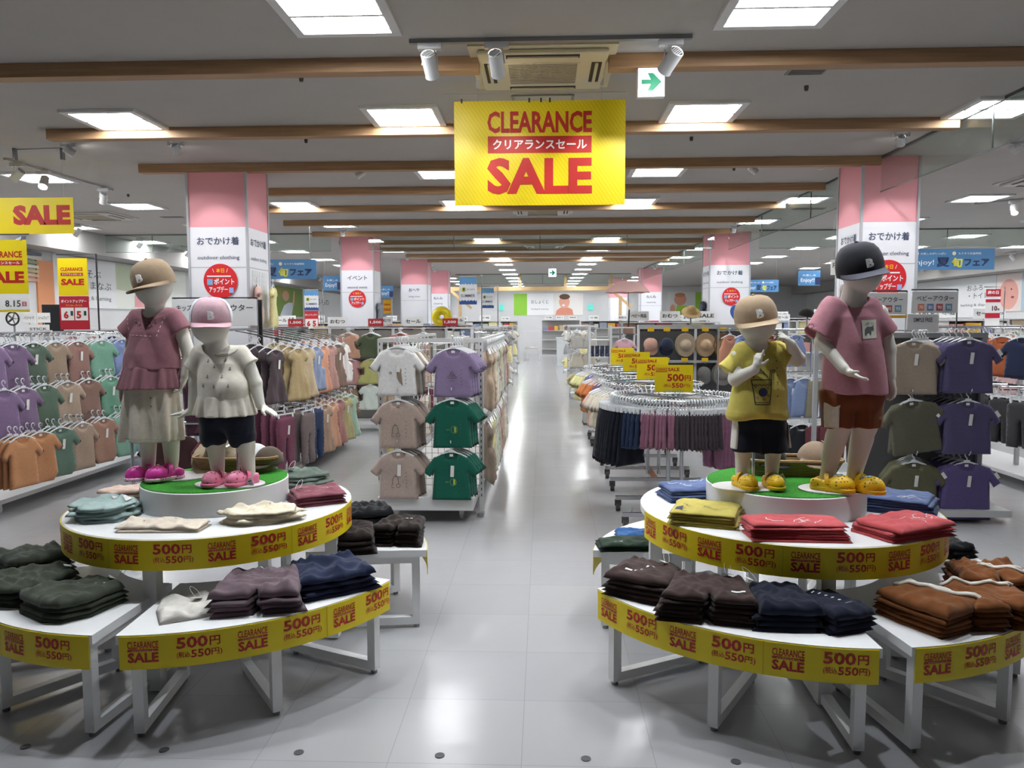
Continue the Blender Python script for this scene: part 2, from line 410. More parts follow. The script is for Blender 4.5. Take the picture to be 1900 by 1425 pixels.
# pillars: pink above, white below
PINK = mat('#f3a9b2', .6, name='pillar_pink'); PWH = mat('#eef0f6', .5, name='pillar_white'); TRIM = mat('#b9bcc2', .5, name='grey_trim')
def pillar(x, y, w, words, eng, n, split=2.5, sticker=True, d=.62, sides=''):
    t = bpy.data.objects.new('pillar_%d' % n, None); COL.objects.link(t); t.location = (x, y, 0); struct(t)
    MB().box((0, 0, 0), (w, d, split)).build('white_panel', PWH, t); MB().box((0, 0, split), (w, d, H)).build('pink_panel', PINK, t)
    m = MB()
    for a, b in ((0, 0), (w, 0), (w, d), (0, d)): m.box((a-.012, b-.012, 0), (a+.012, b+.012, H-.002))
    m.box((-.003, -.003, split-.42), (w+.003, d+.003, split-.412)); m.build('corner_trim', TRIM, t)
    if words:
        k = len(words); cw = min(w*.72, k*.095); items = [(words, w/2-cw/2, split-.185, cw, .085, .012)]
        if eng: items.append((eng, w/2-cw/2, split-.345, cw, .05, .003))
        sign_text(items, mat('#3f4a66', .6), t, .004)
        v, f = compose([(a, b-w/2+d/2, *r) for a, b, *r in items])
        mb = MB()
        if 'l' in sides: mb.add([(-.004, d-xx, y) for xx, y in v], f)
        if 'r' in sides: mb.add([(w+.004, xx, y) for xx, y in v], f)
        if sides: mb.build('lettering', mat('#3f4a66', .6), t)
    return t
PILL = []
PILL.append(pillar(-3.70, 8.0, .62, 'おでかけ着', 'outdoor clothing', 1, 2.50, sides='r'))
PILL.append(pillar(3.22, 8.02, .56, 'おでかけ着', 'outdoor clothing', 2, 2.50, sides='l'))
PILL.append(pillar(-3.86, 14.7, .63, 'イベント', 'seasonal events', 3, 2.50))
PILL.append(pillar(3.10, 14.55, .74, 'おでかけ着', 'outdoor clothing', 4, 2.55, sides='l'))
PILL.append(pillar(-3.72, 20.2, .70, 'おへや', 'living room', 5, 2.50))
PILL.append(pillar(-3.66, 24.6, .64, 'ねんね', 'sleeping', 6, 2.42))
PILL.append(pillar(3.02, 24.0, .64, 'ねんね', 'sleeping & bedding', 7, 2.42))
PILL.append(pillar(2.55, 29.5, .64, '', '', 8, 2.42))
# round red point-day stickers
def sticker(x, y, z, r, label):
    t = thing('round_sticker', label, 'sticker', (x, y, z), 0, 'round red point day stickers')
    n = 40; MB().add([(r*math.cos(2*PI*k/n), -.003, r*math.sin(2*PI*k/n)) for k in range(n)]+[(r*math.cos(2*PI*k/n), 0, r*math.sin(2*PI*k/n)) for k in range(n)], [tuple(range(n))]+[(k, k+n, (k+1) % n+n, (k+1) % n) for k in range(n)]).build('disc', mat('#d8222b', .5), t)
    sign_text([('本日', -.24*r, .48*r, .48*r, .26*r, .02)], mat('#f7c81c', .5), t, .0045)
    sign_text([('ポイント', -.38*r, -.20*r, 1.2*r, .36*r, .03), ('アップデー', -.68*r, -.66*r, 1.1*r, .36*r, .03), ('#', -.78*r, .24*r, 1.4*r, .08*r), ('\\', -.46*r, .5*r, .1*r, .22*r), ('/', .36*r, .5*r, .1*r, .22*r)], PAPER(), t, .0045)
    MB().box((-.78*r, -.006, -.22*r), (-.46*r, -.004, .12*r)).build('picture', mat('#7fb4dc', .5), t)
    MB().box((.5*r, -.006, -.68*r), (.76*r, -.004, -.38*r)).build('picture', mat('#9cb6e6', .5), t)
sticker(-3.37, 7.985, 1.94, .18, 'round red point-day sticker on the left foreground pillar')
sticker(3.50, 8.005, 1.94, .18, 'round red point-day sticker on the right foreground pillar behind the black cap')
sticker(-3.55, 14.685, 1.96, .165, 'round red point-day sticker on the second left pillar with イベント')
sticker(3.50, 14.535, 1.97, .165, 'round red point-day sticker on the second right pillar')

# glass smoke screens hung from the ceiling
GL = glass_mat()
def screen(name, label, a, b, z0, seams):
    t = thing(name, label, 'glass screen', (0, 0, 0)); a, b = Vector(a), Vector(b); d = b-a
    MB().beam((a.x, a.y, (z0+H)/2), (b.x, b.y, (z0+H)/2), .008, H-z0-.004).build('glass_pane', GL, t)
    m = MB(); m.beam((a.x, a.y, H-.012), (b.x, b.y, H-.012), .03, .022); m.beam((a.x, a.y, z0), (b.x, b.y, z0), .012, .008)
    for s in seams: p = a+d*s; m.beam((p.x, p.y, z0), (p.x, p.y, H-.02), .012)
    m.build('channel', mat('#6f7472', .4, .6), t)
screen('smoke_screen', 'clear glass smoke screen running back along the right edge of the wooden beams', (3.42, 4.9, 0), (3.36, 14.2, 0), 2.80, (.13, .36, .55, .78))
screen('smoke_screen', 'clear glass smoke screen running back beside the aisle, beyond the second right pillar', (3.3, 15.4, 0), (3.1, 24, 0), 2.80, (.3, .6))
screen('smoke_screen', 'clear glass smoke screen crossing the shop behind the second pair of pillars', (-3.2, 14.2, 0), (3.1, 14.2, 0), 2.82, (.25, .5, .75))
screen('smoke_screen', 'clear glass smoke screen crossing the left departments', (-8.7, 14.2, 0), (-3.9, 14.2, 0), 2.82, (.3, .5, .75))
screen('smoke_screen', 'clear glass smoke screen crossing the right departments', (3.9, 14.2, 0), (12.2, 14.2, 0), 2.82, (.2, .4, .7))
screen('smoke_screen', 'clear glass smoke screen crossing the back of the aisle', (-3, 26.5, 0), (3, 26.5, 0), 2.82, (.5,))
# ---------------------------------------------------------------- low sector tables around two round tables, with yellow price strips
UNIT = .372
_UN = [('CLEARANCE', .03, .073, .105, .026, .02), ('#', .03, .062, .105, .0075), ('SALE', .03, .022, .105, .036, .035),
       ('500', .195, .062, .105, .042, .028), ('円', .306, .064, .036, .034, .02), ('(税込', .195, .026, .045, .026, .01), ('550', .243, .026, .066, .029, .022), ('円)', .312, .024, .036, .028, .01)]
_UW = [('クリアランスセール', .045, .0635, .075, .0045, .01)]
def band(parent, R, a0, a1, ztop, phase, hgt=.125, n=40):
    """paper strip on an arc, a0 < a1 as seen from outside left to right (angle measured so that +s runs to the viewer's right); lettering bent round it"""
    mb = MB(); zt, zb = ztop-.004, ztop-hgt
    A = [a0+(a1-a0)*k/n for k in range(n+1)]
    for r in (R, R-.003): mb.v += [(r*math.cos(a), r*math.sin(a), z) for a in A for z in (zt, zb)]
    q = 2*(n+1)
    for k in range(n):
        i = 2*k; mb.f += [(i, i+1, i+3, i+2), (q+i, q+i+2, q+i+3, q+i+1), (i, i+2, q+i+2, q+i), (i+1, q+i+1, q+i+3, i+3)]
    mb.f += [(0, q, q+1, 1), (2*n, 2*n+1, q+2*n+1, q+2*n)]
    st = mb.build('price_strip', YEL(), parent)
    red = MB(); wh = MB(); seam = MB(); L = abs(a1-a0)*R; s = phase; k = 0
    while s < L:
        red = MB(); wh = MB()
        for it, tgt, off in ((_UN, red, .0015), (_UW, wh, .0025)):
            for piece in it:
                v, f = compose([piece]); xs = v[:, 0]+s
                if xs.min() < .004 or xs.max() > L-.004: continue
                ang = a0+(xs/R)*(1 if a1 > a0 else -1)
                tgt.add([((R+off)*math.cos(a), (R+off)*math.sin(a), zb+y+.004) for a, y in zip(ang, v[:, 1])], f)
        if red.v: red.build('lettering', RED(), st)
        if wh.v: wh.build('lettering', mat('#f3e9c8', .5), st)
        if k % 2 == 0 and .01 < s < L:
            a = a0+s/R; seam.add([((R+.001)*math.cos(a+d), (R+.001)*math.sin(a+d), z) for d, z in ((0, zb), (.002, zb), (.002, zt), (0, zt))], [(0, 1, 2, 3)])
        s += UNIT; k += 1
    if seam.v: seam.build('seam', mat('#b7a306', .5), st)
WL = WHITE()
def sector_table(c, a0, a1, label, phase=0.0, R=.97, r=.42, h=.40, strip=True, sweep=1):
    """a0..a1 degrees; outer arc"""
    a0, a1 = math.radians(a0), math.radians(a1); t = thing('sector_table', label, 'display table', (c[0], c[1], 0), 0, 'low sector tables around the round tables')
    n = 24; A = [a0+(a1-a0)*k/n for k in range(n+1)]
    poly = [(R*math.cos(a), R*math.sin(a)) for a in A]+[(r*math.cos(a), r*math.sin(a)) for a in A[::-1]]
    MB().prism(poly, h-.034, h).build('tabletop', WL, t)
    w = .038; feet = MB()
    for q in (a0+.055, (a0+a1)/2, a1-.055):
        d = Vector((math.cos(q), math.sin(q), 0)); po, pi = d*(R-.055), d*(r+.06); z0, z1 = .018, h-.036; nn = Vector((-d.y, d.x, 0))
        m = MB()
        m.beam(po+Vector((0, 0, z0)), po+Vector((0, 0, z1)), w, w, up=tuple(nn)); m.beam(pi+Vector((0, 0, z0)), pi+Vector((0, 0, z1)), w, w, up=tuple(nn))
        m.beam(po-d*w/2+Vector((0, 0, z0+w/2)), pi+d*w/2+Vector((0, 0, z0+w/2)), w); m.beam(po-d*w/2+Vector((0, 0, z1-w/2)), pi+d*w/2+Vector((0, 0, z1-w/2)), w)
        m.build('leg_frame', WL, t)
        for p in (po, pi): feet.tube([p, p+Vector((0, 0, .02))], .014, 10)
    feet.build('foot', mat('#8b8d8e', .4, .3), t)
    if strip: band(t, R+.004, a0+.012, a1-.012, h, phase)
    return t
LC = (-1.56, 3.55); RC = (1.12, 3.55)
sector_table(LC, -87, -21, 'low white sector table at the front left, holding white, mauve and navy shorts', .0)
sector_table(LC, -158, -92, 'low white sector table cut by the left picture edge, holding olive trousers', -.06)
sector_table(LC, 5, 71, 'low white sector table beside the aisle holding black and dark brown shorts', .1, R=1.0)
sector_table(RC, -154.5, -88.5, 'low white sector table at the front right, holding brown and navy shorts', .0, R=.99)
sector_table(RC, -82.5, -17, 'low white sector table cut by the right picture edge, holding rust shorts', .0, R=.985)
sector_table(RC, 108, 173, 'low white sector table beside the aisle holding dark green folded shirts', .1, R=.88)
sector_table(RC, -1, 64, 'low white sector table behind the rust shorts, holding black shorts', .1, R=.90)

def round_table(c, R, label, a0, a1, phase, pr, h=.65, zp=.76, turf=True, side=''):
    t = thing('round_table', label, 'display table', (c[0], c[1], 0), 0, 'round two-tier display tables')
    MB().lathe([(0, h-.036), (R-.004, h-.036), (R, h-.032), (R, h-.004), (R-.004, h), (0, h)], 72, cap=False).build('tabletop', WL, t, smooth=40)
    w = .055
    for q in (45, 135):
        q = math.radians(q+ (8 if side == 'l' else -2)); d = Vector((math.cos(q), math.sin(q), 0))*(R-.10); m = MB(); z1 = h-.038
    for q in ((-92, 88, 'x'), (-2, 178, 'y')):
        a = math.radians(q[0]); d = Vector((math.cos(a), math.sin(a), 0))*(R-.07); m = MB(); z1 = h-.038
        m.beam(d+Vector((0, 0, .01)), d+Vector((0, 0, z1)), w, w); m.beam(-d+Vector((0, 0, .01)), -d+Vector((0, 0, z1)), w, w)
        zo = .0 if q[2] == 'x' else .056
        m.beam(d*.95+Vector((0, 0, .04+zo)), -d*.95+Vector((0, 0, .04+zo)), w); m.beam(d*.95+Vector((0, 0, z1-.03-zo)), -d*.95+Vector((0, 0, z1-.03-zo)), w)
        m.build('leg_frame', WL, t)
    band(t, R+.004, math.radians(a0), math.radians(a1), h, phase, n=80)
    p = thing('podium', 'white round podium with green turf top on the %s round table' % side, 'podium', (c[0], c[1]+.02, h), 0, 'round podiums under the mannequins')
    MB().lathe([(0, 0.001), (pr, 0.001), (pr, zp-h-.004), (pr-.004, zp-h), (0, zp-h)], 72, cap=False).build('drum', mat('#eceef0', .4), p, smooth=40)
    MB().lathe([(0, 0), (pr-.004, 0), (pr-.006, .004), (0, .004)], 64, c=(0, 0, zp-h), cap=False).build('turf', mat('#2f8a1e', .95, kind='turf'), p)
round_table(LC, .635, 'white round table with yellow price strip under the two girl mannequins', -172, 8, .0, .332, side='left')
round_table(RC, .66, 'white round table with yellow price strip under the two boy mannequins', -172, 8, .0, .352, side='right')

# dark floor markers
for k, (px, py) in enumerate([(-1.838, 2.552), (-1.334, 2.55), (-.853, 2.55), (-.357, 2.548), (.149, 2.546), (.66, 2.545)]):
    o = MB().lathe([(0, .0), (.017, .0), (.017, .0015), (0, .0015)], 24, cap=False).build('floor_marker', mat('#4b4c4e', .6))
    o.location = (px, py, .001)
    tag(o, 'small dark round floor marker, %s from the left of the row along the picture bottom' % ORD[k], 'floor marker', 'round floor markers')
# ---------------------------------------------------------------- child mannequins
SKIN = mat('#dedbd0', .45, name='mannequin_white')
def ccone(F, a, b, ra, rb, k=.01, sc=(1, 1, 1), op='u'):
    """flat-ended cone"""
    a = np.array(a, float); b = np.array(b, float); sc = np.array(sc, float); R = max(ra, rb)*max(sc)/min(sc)
    mg = R+k+3*F.h; sl, (X, Y, Z) = F._box(np.minimum(a, b)-mg, np.maximum(a, b)+mg)
    ab = (b-a)/sc; L = math.sqrt(float(ab@ab)); u = ab/L; q = [(c-a[i])/sc[i] for i, c in enumerate((X, Y, Z))]
    t = q[0]*u[0]+q[1]*u[1]+q[2]*u[2]; rad = np.sqrt(np.maximum(0, q[0]**2+q[1]**2+q[2]**2-t*t)); rr = ra+(rb-ra)*np.clip(t/L, 0, 1)
    F.put(sl, np.maximum(np.maximum(rad-rr, -t), t-L)*sc.min(), k, op); return F
def vn(v): v = np.array(v, float); return v/np.linalg.norm(v)
def hand(F, w, d, n, size=1.0, curl=(.25, .3, .35, .45), thumb=.5, side=1, spread=.10, point=False):
    """wrist w, finger direction d, palm-side normal n; side=+1 puts the thumb at +d x n"""
    w = np.array(w, float); d = vn(d); n = np.array(n, float); n = vn(n-d*(n@d)); s = np.cross(d, n)*side; S = size
    pc = w+d*.028*S
    F.cap(w-d*.006*S, w+d*.02*S, .0155*S, .017*S, .01); 
    for q in (-1, -.33, .33, 1): F.cap(w+d*.016*S+s*q*.009*S, w+d*.05*S+s*q*.0165*S, .0095*S, .0085*S, .006)
    L = (.034, .041, .044, .040); rad = .0064*S
    for i, q in enumerate((-1, -.33, .33, 1)):
        c = curl[i]; base = w+d*.052*S+s*q*.0175*S; dd = vn(d+s*q*spread)
        if point and i == 3: c = .05
        l = L[i]*S; p0 = base; ang = c*.5
        for seg, fr in ((0, .42), (1, .32), (2, .26)):
            v = dd*math.cos(ang)+n*math.sin(ang); p1 = p0+v*l*fr; F.cap(p0, p1, rad*(1-.07*seg), rad*(1-.07*(seg+1)), .0025); p0 = p1; ang += c
    b = w+d*.018*S+s*.017*S; t1 = b+vn(d*.75+s*.85+n*thumb)*.025*S; t2 = t1+vn(d*1.0+s*.35+n*thumb*1.2)*.022*S
    F.cap(b-s*.006*S, t1, .0095*S, .0078*S, .006); F.cap(t1, t2, .0076*S, .0062*S, .003)
def body_field(bb, h=.0042): return Field(bb[0], bb[1], h)
def head(F, c, r, chin, neck0, neck1, nr=.043):
    F.ell(c, r, .01); F.ell((np.array(c)+np.array(chin))/2+np.array((0, -.006, 0)), (r[0]*.92, r[1]*.86, r[2]*.80), .02)
    F.cap(neck0, neck1, nr*1.08, nr*.96, .012)
def cap_part(parent, c, yaw, pit, rol, col, rx=.092, ry=.102, hh=.088, brim=.066, under=None, side=None, letter='B', lx=0):
    M = Matrix.Translation(c) @ Matrix.Rotation(yaw, 4, 'Z') @ Matrix.Rotation(pit, 4, 'X') @ Matrix.Rotation(rol, 4, 'Y')
    n = 48; prof = [(.985, -.014), (1.0, .0), (1.0, .018), (.955, .040), (.85, .060), (.68, .076), (.42, .085), (.16, .088), (0, .0885)]
    mb = MB()
    for r, z in prof: mb.v += [(rx*r*math.cos(2*PI*k/n), ry*r*math.sin(2*PI*k/n)*(1.0 if math.sin(2*PI*k/n) > 0 else .98), z*hh/.088+.006*math.cos(6*2*PI*k/n)*(.0)) for k in range(n)]
    for i in range(len(prof)-1): mb.f += [(i*n+k, i*n+(k+1) % n, (i+1)*n+(k+1) % n, (i+1)*n+k) for k in range(n)]
    mb.xform(M); cap = mb.build('cap', fab(col), parent, smooth=True)
    b = MB(); a0, a1, na, nr = math.radians(196), math.radians(344), 24, 5
    for side_ in (0, 1):
        for j in range(nr+1):
            for k in range(na+1):
                a = a0+(a1-a0)*k/na; u = (k/na-.5)*2; ex = brim*(1-abs(u)**2.6)*j/nr
                x = rx*1.0*math.cos(a); y = ry*.98*math.sin(a); ln = math.hypot(x, y)
                b.v.append((x*(1+ex*.10/ln), y-ex, .002-.10*ex-.16*x*x/rx*(.3+j/nr) - (.0035 if side_ else 0)))
    q = (nr+1)*(na+1)
    for j in range(nr):
        for k in range(na):
            i = j*(na+1)+k; b.f += [(i, i+na+1, i+na+2, i+1), (q+i, q+i+1, q+i+na+2, q+i+na+1)]
    for k in range(na): i = nr*(na+1)+k; b.f.append((i, q+i, q+i+1, i+1))
    b.xform(M); b.build('brim', fab(under or col), cap, smooth=40)
    if side:
        sb = MB()
        for s0, s1 in ((-62, 62), (118, 242)):
            pass
        for a_0, a_1 in ((-26, 62), (118, 206)):
            st = len(sb.v); k2 = 14
            for r, z in prof[1:7]: sb.v += [(rx*r*1.012*math.cos(math.radians(a_0+(a_1-a_0)*k/k2)), ry*r*1.012*math.sin(math.radians(a_0+(a_1-a_0)*k/k2)), z*hh/.088+.001) for k in range(k2+1)]
            for i in range(5): sb.f += [(st+i*(k2+1)+k, st+i*(k2+1)+k+1, st+(i+1)*(k2+1)+k+1, st+(i+1)*(k2+1)+k) for k in range(k2)]
        sb.xform(M); sb.build('side_panel', fab(side), cap, smooth=True)
    bt = MB().lathe([(0, .0), (.008, 0), (.008, .004), (.004, .007), (0, .0075)], 16, c=(0, 0, hh-.001), cap=False); bt.xform(M); bt.build('button', fab(col), cap)
    v, f = compose([(letter, -.0145, 0, .029, .036, .055)]); lm = MB(); L0 = 0
    for off in (0, 1):
        for x, y in v:
            x2 = x+lx; z = .018+y; rr = np.interp(z*.088/hh, [p[1] for p in prof[:8]], [p[0] for p in prof[:8]])
            yy = -ry*.98*rr*math.sqrt(max(0, 1-(x2/(rx*rr))**2)); lm.v.append((x2, yy-.002-.004*off, z))
    nv = len(v); lm.f = [tuple(q) for q in f]+[tuple(i+nv for i in q) for q in f]
    cnt = {}
    for q in f:
        for i, j in zip(q, q[1:]+q[:1]): cnt[(i, j)] = cnt.get((i, j), 0)+1
    lm.f += [(i, j, j+nv, i+nv) for (i, j) in cnt if (j, i) not in cnt]
    lm.xform(M); lm.build('letter_patch', mat('#f4f4f4', .6), cap)
    return cap
def print_mat(base, cols, scale, thr=.22, seed=0):
    m = bpy.data.materials.new('printed_rubber'); m.use_nodes = True; nt = m.node_tree; b = nt.nodes['Principled BSDF']; tc = nt.nodes.new('ShaderNodeTexCoord')
    vo = nt.nodes.new('ShaderNodeTexVoronoi'); vo.inputs['Scale'].default_value = scale; nt.links.new(tc.outputs['Object'], vo.inputs['Vector'])
    r = nt.nodes.new('ShaderNodeValToRGB'); r.color_ramp.interpolation = 'CONSTANT'; els = r.color_ramp.elements
    while len(els) < len(cols): els.new(.5)
    for i, c in enumerate(cols): els[i].position = i/len(cols); els[i].color = (*lin(c), 1)
    sp = nt.nodes.new('ShaderNodeSeparateColor'); nt.links.new(vo.outputs['Color'], sp.inputs[0]); nt.links.new(sp.outputs[0], r.inputs[0])
    lt = nt.nodes.new('ShaderNodeMath'); lt.operation = 'LESS_THAN'; lt.inputs[1].default_value = thr; nt.links.new(vo.outputs['Distance'], lt.inputs[0])
    mx = nt.nodes.new('ShaderNodeMix'); mx.data_type = 'RGBA'; mx.inputs['A'].default_value = (*lin(base), 1); nt.links.new(lt.outputs[0], mx.inputs['Factor']); nt.links.new(r.outputs[0], mx.inputs['B'])
    nt.links.new(mx.outputs['Result'], b.inputs['Base Color']); b.inputs['Roughness'].default_value = .45; return m
def clog_meshes(upper, solem, strapm, patch=None, S=1.0):
    F = Field((-.055, -.10, -.005), (.055, .085, .085), .0032)
    F.ell((0, -.034, .026), (.038, .052, .040), .01); F.cap((-.004, .05, .022), (-.004, -.03, .022), .031, .036, .012, (1, 1, .8))
    F.cap((-.012, .052, .03), (.012, .052, .03), .022, .022, .012)
    F.ell((0, .040, .066), (.0265, .052, .040), .008, op='s'); F.fn(lambda X, Y, Z: -Z+.010+0*X*Y, 'i')
    up = F.mb().mesh('upper', upper, True)
    G = Field((-.055, -.10, -.005), (.055, .085, .03), .0032); G.cap((-.003, .048, .008), (0, -.046, .008), .034, .0405, .01, (1, 1.05, 1)); G.fn(lambda X, Y, Z: np.maximum(Z-.0165, -Z+.0005)+0*X*Y, 'i')
    so = G.mb().mesh('sole', solem, True)
    s = MB(); pts = [(math.cos(a)*.036, .004+.012*math.sin(a), .030+.036*math.sin(a)) for a in np.linspace(0, PI, 15)]
    for j, p in enumerate(pts): pass
    vs = []
    for p, a in zip(pts, np.linspace(0, PI, 15)):
        for dy, dr in ((-.008, -.002), (-.008, .004), (.009, .004), (.009, -.002)): vs.append((p[0]+dr*math.cos(a), p[1]+dy, p[2]+dr*math.sin(a)))
    s.add(vs, [(4*i+j, 4*i+(j+1) % 4, 4*i+4+(j+1) % 4, 4*i+4+j) for i in range(14) for j in range(4)]+[(0, 1, 2, 3), (59, 58, 57, 56)])
    st = s.mesh('strap', strapm, 35)
    ho = MB(); r = random.Random(3)
    for x, y in ((-.018, -.03), (0, -.036), (.018, -.03), (-.011, -.05), (.011, -.05), (-.024, -.045), (.024, -.045), (0, -.062)):
        zz = .026+.040*math.sqrt(max(0, 1-(x/.038)**2-((y+.034)/.052)**2)); nrm = Vector((x/.038**2, (y+.034)/.052**2, (zz-.026)/.04**2)).normalized(); u = nrm.orthogonal().normalized(); w = nrm.cross(u); c = Vector((x, y, zz))+nrm*.0012
        ho.add([c+.0032*(math.cos(k*PI/4)*u+math.sin(k*PI/4)*w) for k in range(8)], [tuple(range(8))])
    hm = ho.mesh('vent_holes', mat('#5a2333' if patch is None else '#6d4a10', .7))
    pm = None
    if patch:
        pb = MB(); nu = 8
        pb.v = [(x*.017, y, .0275+.0405*math.sqrt(max(0, 1-(x*.017/.038)**2-((y+.034)/.052)**2))) for y in np.linspace(-.036, -.008, 6) for x in np.linspace(-1, 1, nu+1)]
        pb.f = [(j*(nu+1)+k, j*(nu+1)+k+1, (j+1)*(nu+1)+k+1, (j+1)*(nu+1)+k) for j in range(5) for k in range(nu)]
        pm = pb.mesh('patch', patch, True)
    return up, so, st, hm, pm
def clog(parent, ms, loc, yaw, S=1.0):
    o = bpy.data.objects.new('clog', None); COL.objects.link(o); o.parent = parent; o.location = loc; o.rotation_euler = (0, 0, yaw); o.scale = (S, S, S)
    for n, me in zip(('upper', 'sole', 'strap', 'vent_holes', 'patch'), ms):
        if me: obj(n, me, o)
    return o
def base_plate(parent, c, rx, ry, rod=None):
    MB().lathe([(0, .004), (1-.004, .004), (1, .006), (1, .009), (1-.01, .011), (0, .011)], 48, c=(c[0], c[1], 0), sc=(rx, ry), cap=False).build('base_plate', mat('#e3e3e4', .3), parent, smooth=30)
    if rod: MB().tube([(rod[0], rod[1], .01), (rod[0], rod[1], rod[2])], .007, 10).build('support_rod', mat('#c9ccd0', .2, 1), parent)
def tube_sdf(zs, cx, cy, a, b, ruf=None):
    """elliptic tube with piecewise-linear centre and half-axes; ruf(theta, z) adds to the radius"""
    z0, z1 = min(zs), max(zs)
    def f(X, Y, Z):
        zc = np.clip(Z, z0, z1); A = np.interp(zc, zs, a); B = np.interp(zc, zs, b); x = X-np.interp(zc, zs, cx); y = Y-np.interp(zc, zs, cy)
        q = np.sqrt((x/A)**2+(y/B)**2); e = (q-1)*np.minimum(A, B)
        if ruf: e = e-ruf(np.arctan2(y/B, x/A), Z)
        return np.maximum(np.maximum(e, z0-Z), Z-z1)
    return f
def wrk(amp, seed, fx=40, fz=22):
    r = random.Random(seed); p = [r.uniform(0, 6.3) for _ in range(6)]
    return lambda X, Y, Z: amp*(np.sin(fx*X+p[0]+2.2*np.sin(fz*.5*Z+p[1]))*np.sin(fz*Z+p[2]+1.3*np.sin(fx*.4*X))+.6*np.sin(fx*1.7*X+9*Y+p[3]-fz*.8*Z)*np.sin(fz*.37*Z+p[4]))
def dots_part(name, parent, pts, r, m, n=8, yfun=None):
    mb = MB()
    for x, z in pts: y = yfun(x, z) if yfun else 0; mb.add([(x+r*math.cos(2*PI*k/n), y, z+r*math.sin(2*PI*k/n)) for k in range(n)], [tuple(range(n))[::-1]])
    return mb.build(name, m, parent)
def surf_y(ob):
    """front surface depth of a mesh at (x, z): used to lay prints on cloth"""
    me = ob.data; from mathutils.bvhtree import BVHTree
    bv = BVHTree.FromPolygons([v.co for v in me.vertices], [p.vertices for p in me.polygons])
    def f(x, z, off=.0022):
        h = bv.ray_cast(Vector((x, -2, z)), Vector((0, 1, 0))); return (h[0].y-off) if h[0] else None
    return f
def lay(name, parent, sy, polys, m, step=.012, dx=0):
    dx = LAYDX.get(parent.name, 0) if not dx else dx
    polys = [([(x+dx, z) for x, z in v], f) for v, f in polys]
    """flat 2-D pieces (verts, faces) laid on the cloth front"""
    mb = MB()
    for v, f in polys:
        vs = [];
        for x, z in v:
            y = sy(x, z); vs.append((x, y if y is not None else 0, z))
        mb.add(vs, f)
    return mb.build(name, m, parent)
LAYDX = {}
def stroke(pts, w):
    v = []; f = []
    P = [Vector(p) for p in pts]
    for i, p in enumerate(P):
        d = (P[min(i+1, len(P)-1)]-P[max(i-1, 0)]).normalized(); nn = Vector((-d.y, d.x))*w/2; v += [tuple(p+nn), tuple(p-nn)]
    f = [(2*i, 2*i+1, 2*i+3, 2*i+2) for i in range(len(P)-1)]; return v, f
def dens(pts, s=.01):
    o = []
    for a, b in zip(pts, pts[1:]):
        n = max(1, int(math.dist(a, b)/s)); o += [(a[0]+(b[0]-a[0])*i/n, a[1]+(b[1]-a[1])*i/n) for i in range(n)]
    return o+[pts[-1]]
def rect(x0, z0, x1, z1, n=5): return [(x0+(x1-x0)*i/n, z) for z in (z0, z1) for i in range(n+1)], [(i, i+1, n+2+i, n+1+i) for i in range(n)]
def tag_part(parent, loc, rot=(0, 0, 0), w=.028, h=.05, lines=True):
    o = MB().box((-w/2, -.0008, -h), (w/2, .0008, 0)).build('price_tag', PAPER(), parent); o.location = loc; o.rotation_euler = rot
    if lines: MB().add([p for q in ((-.3, .2, .32), (-.3, .42, .48), (-.25, .6, .8)) for p in ((q[0]*w, -.0014, -q[2]*h), (-q[0]*w, -.0014, -q[2]*h), (-q[0]*w, -.0014, -q[1]*h), (q[0]*w, -.0014, -q[1]*h))], [(4*i, 4*i+1, 4*i+2, 4*i+3) for i in range(3)]).build('print', mat('#55565c', .7), o)
    return o

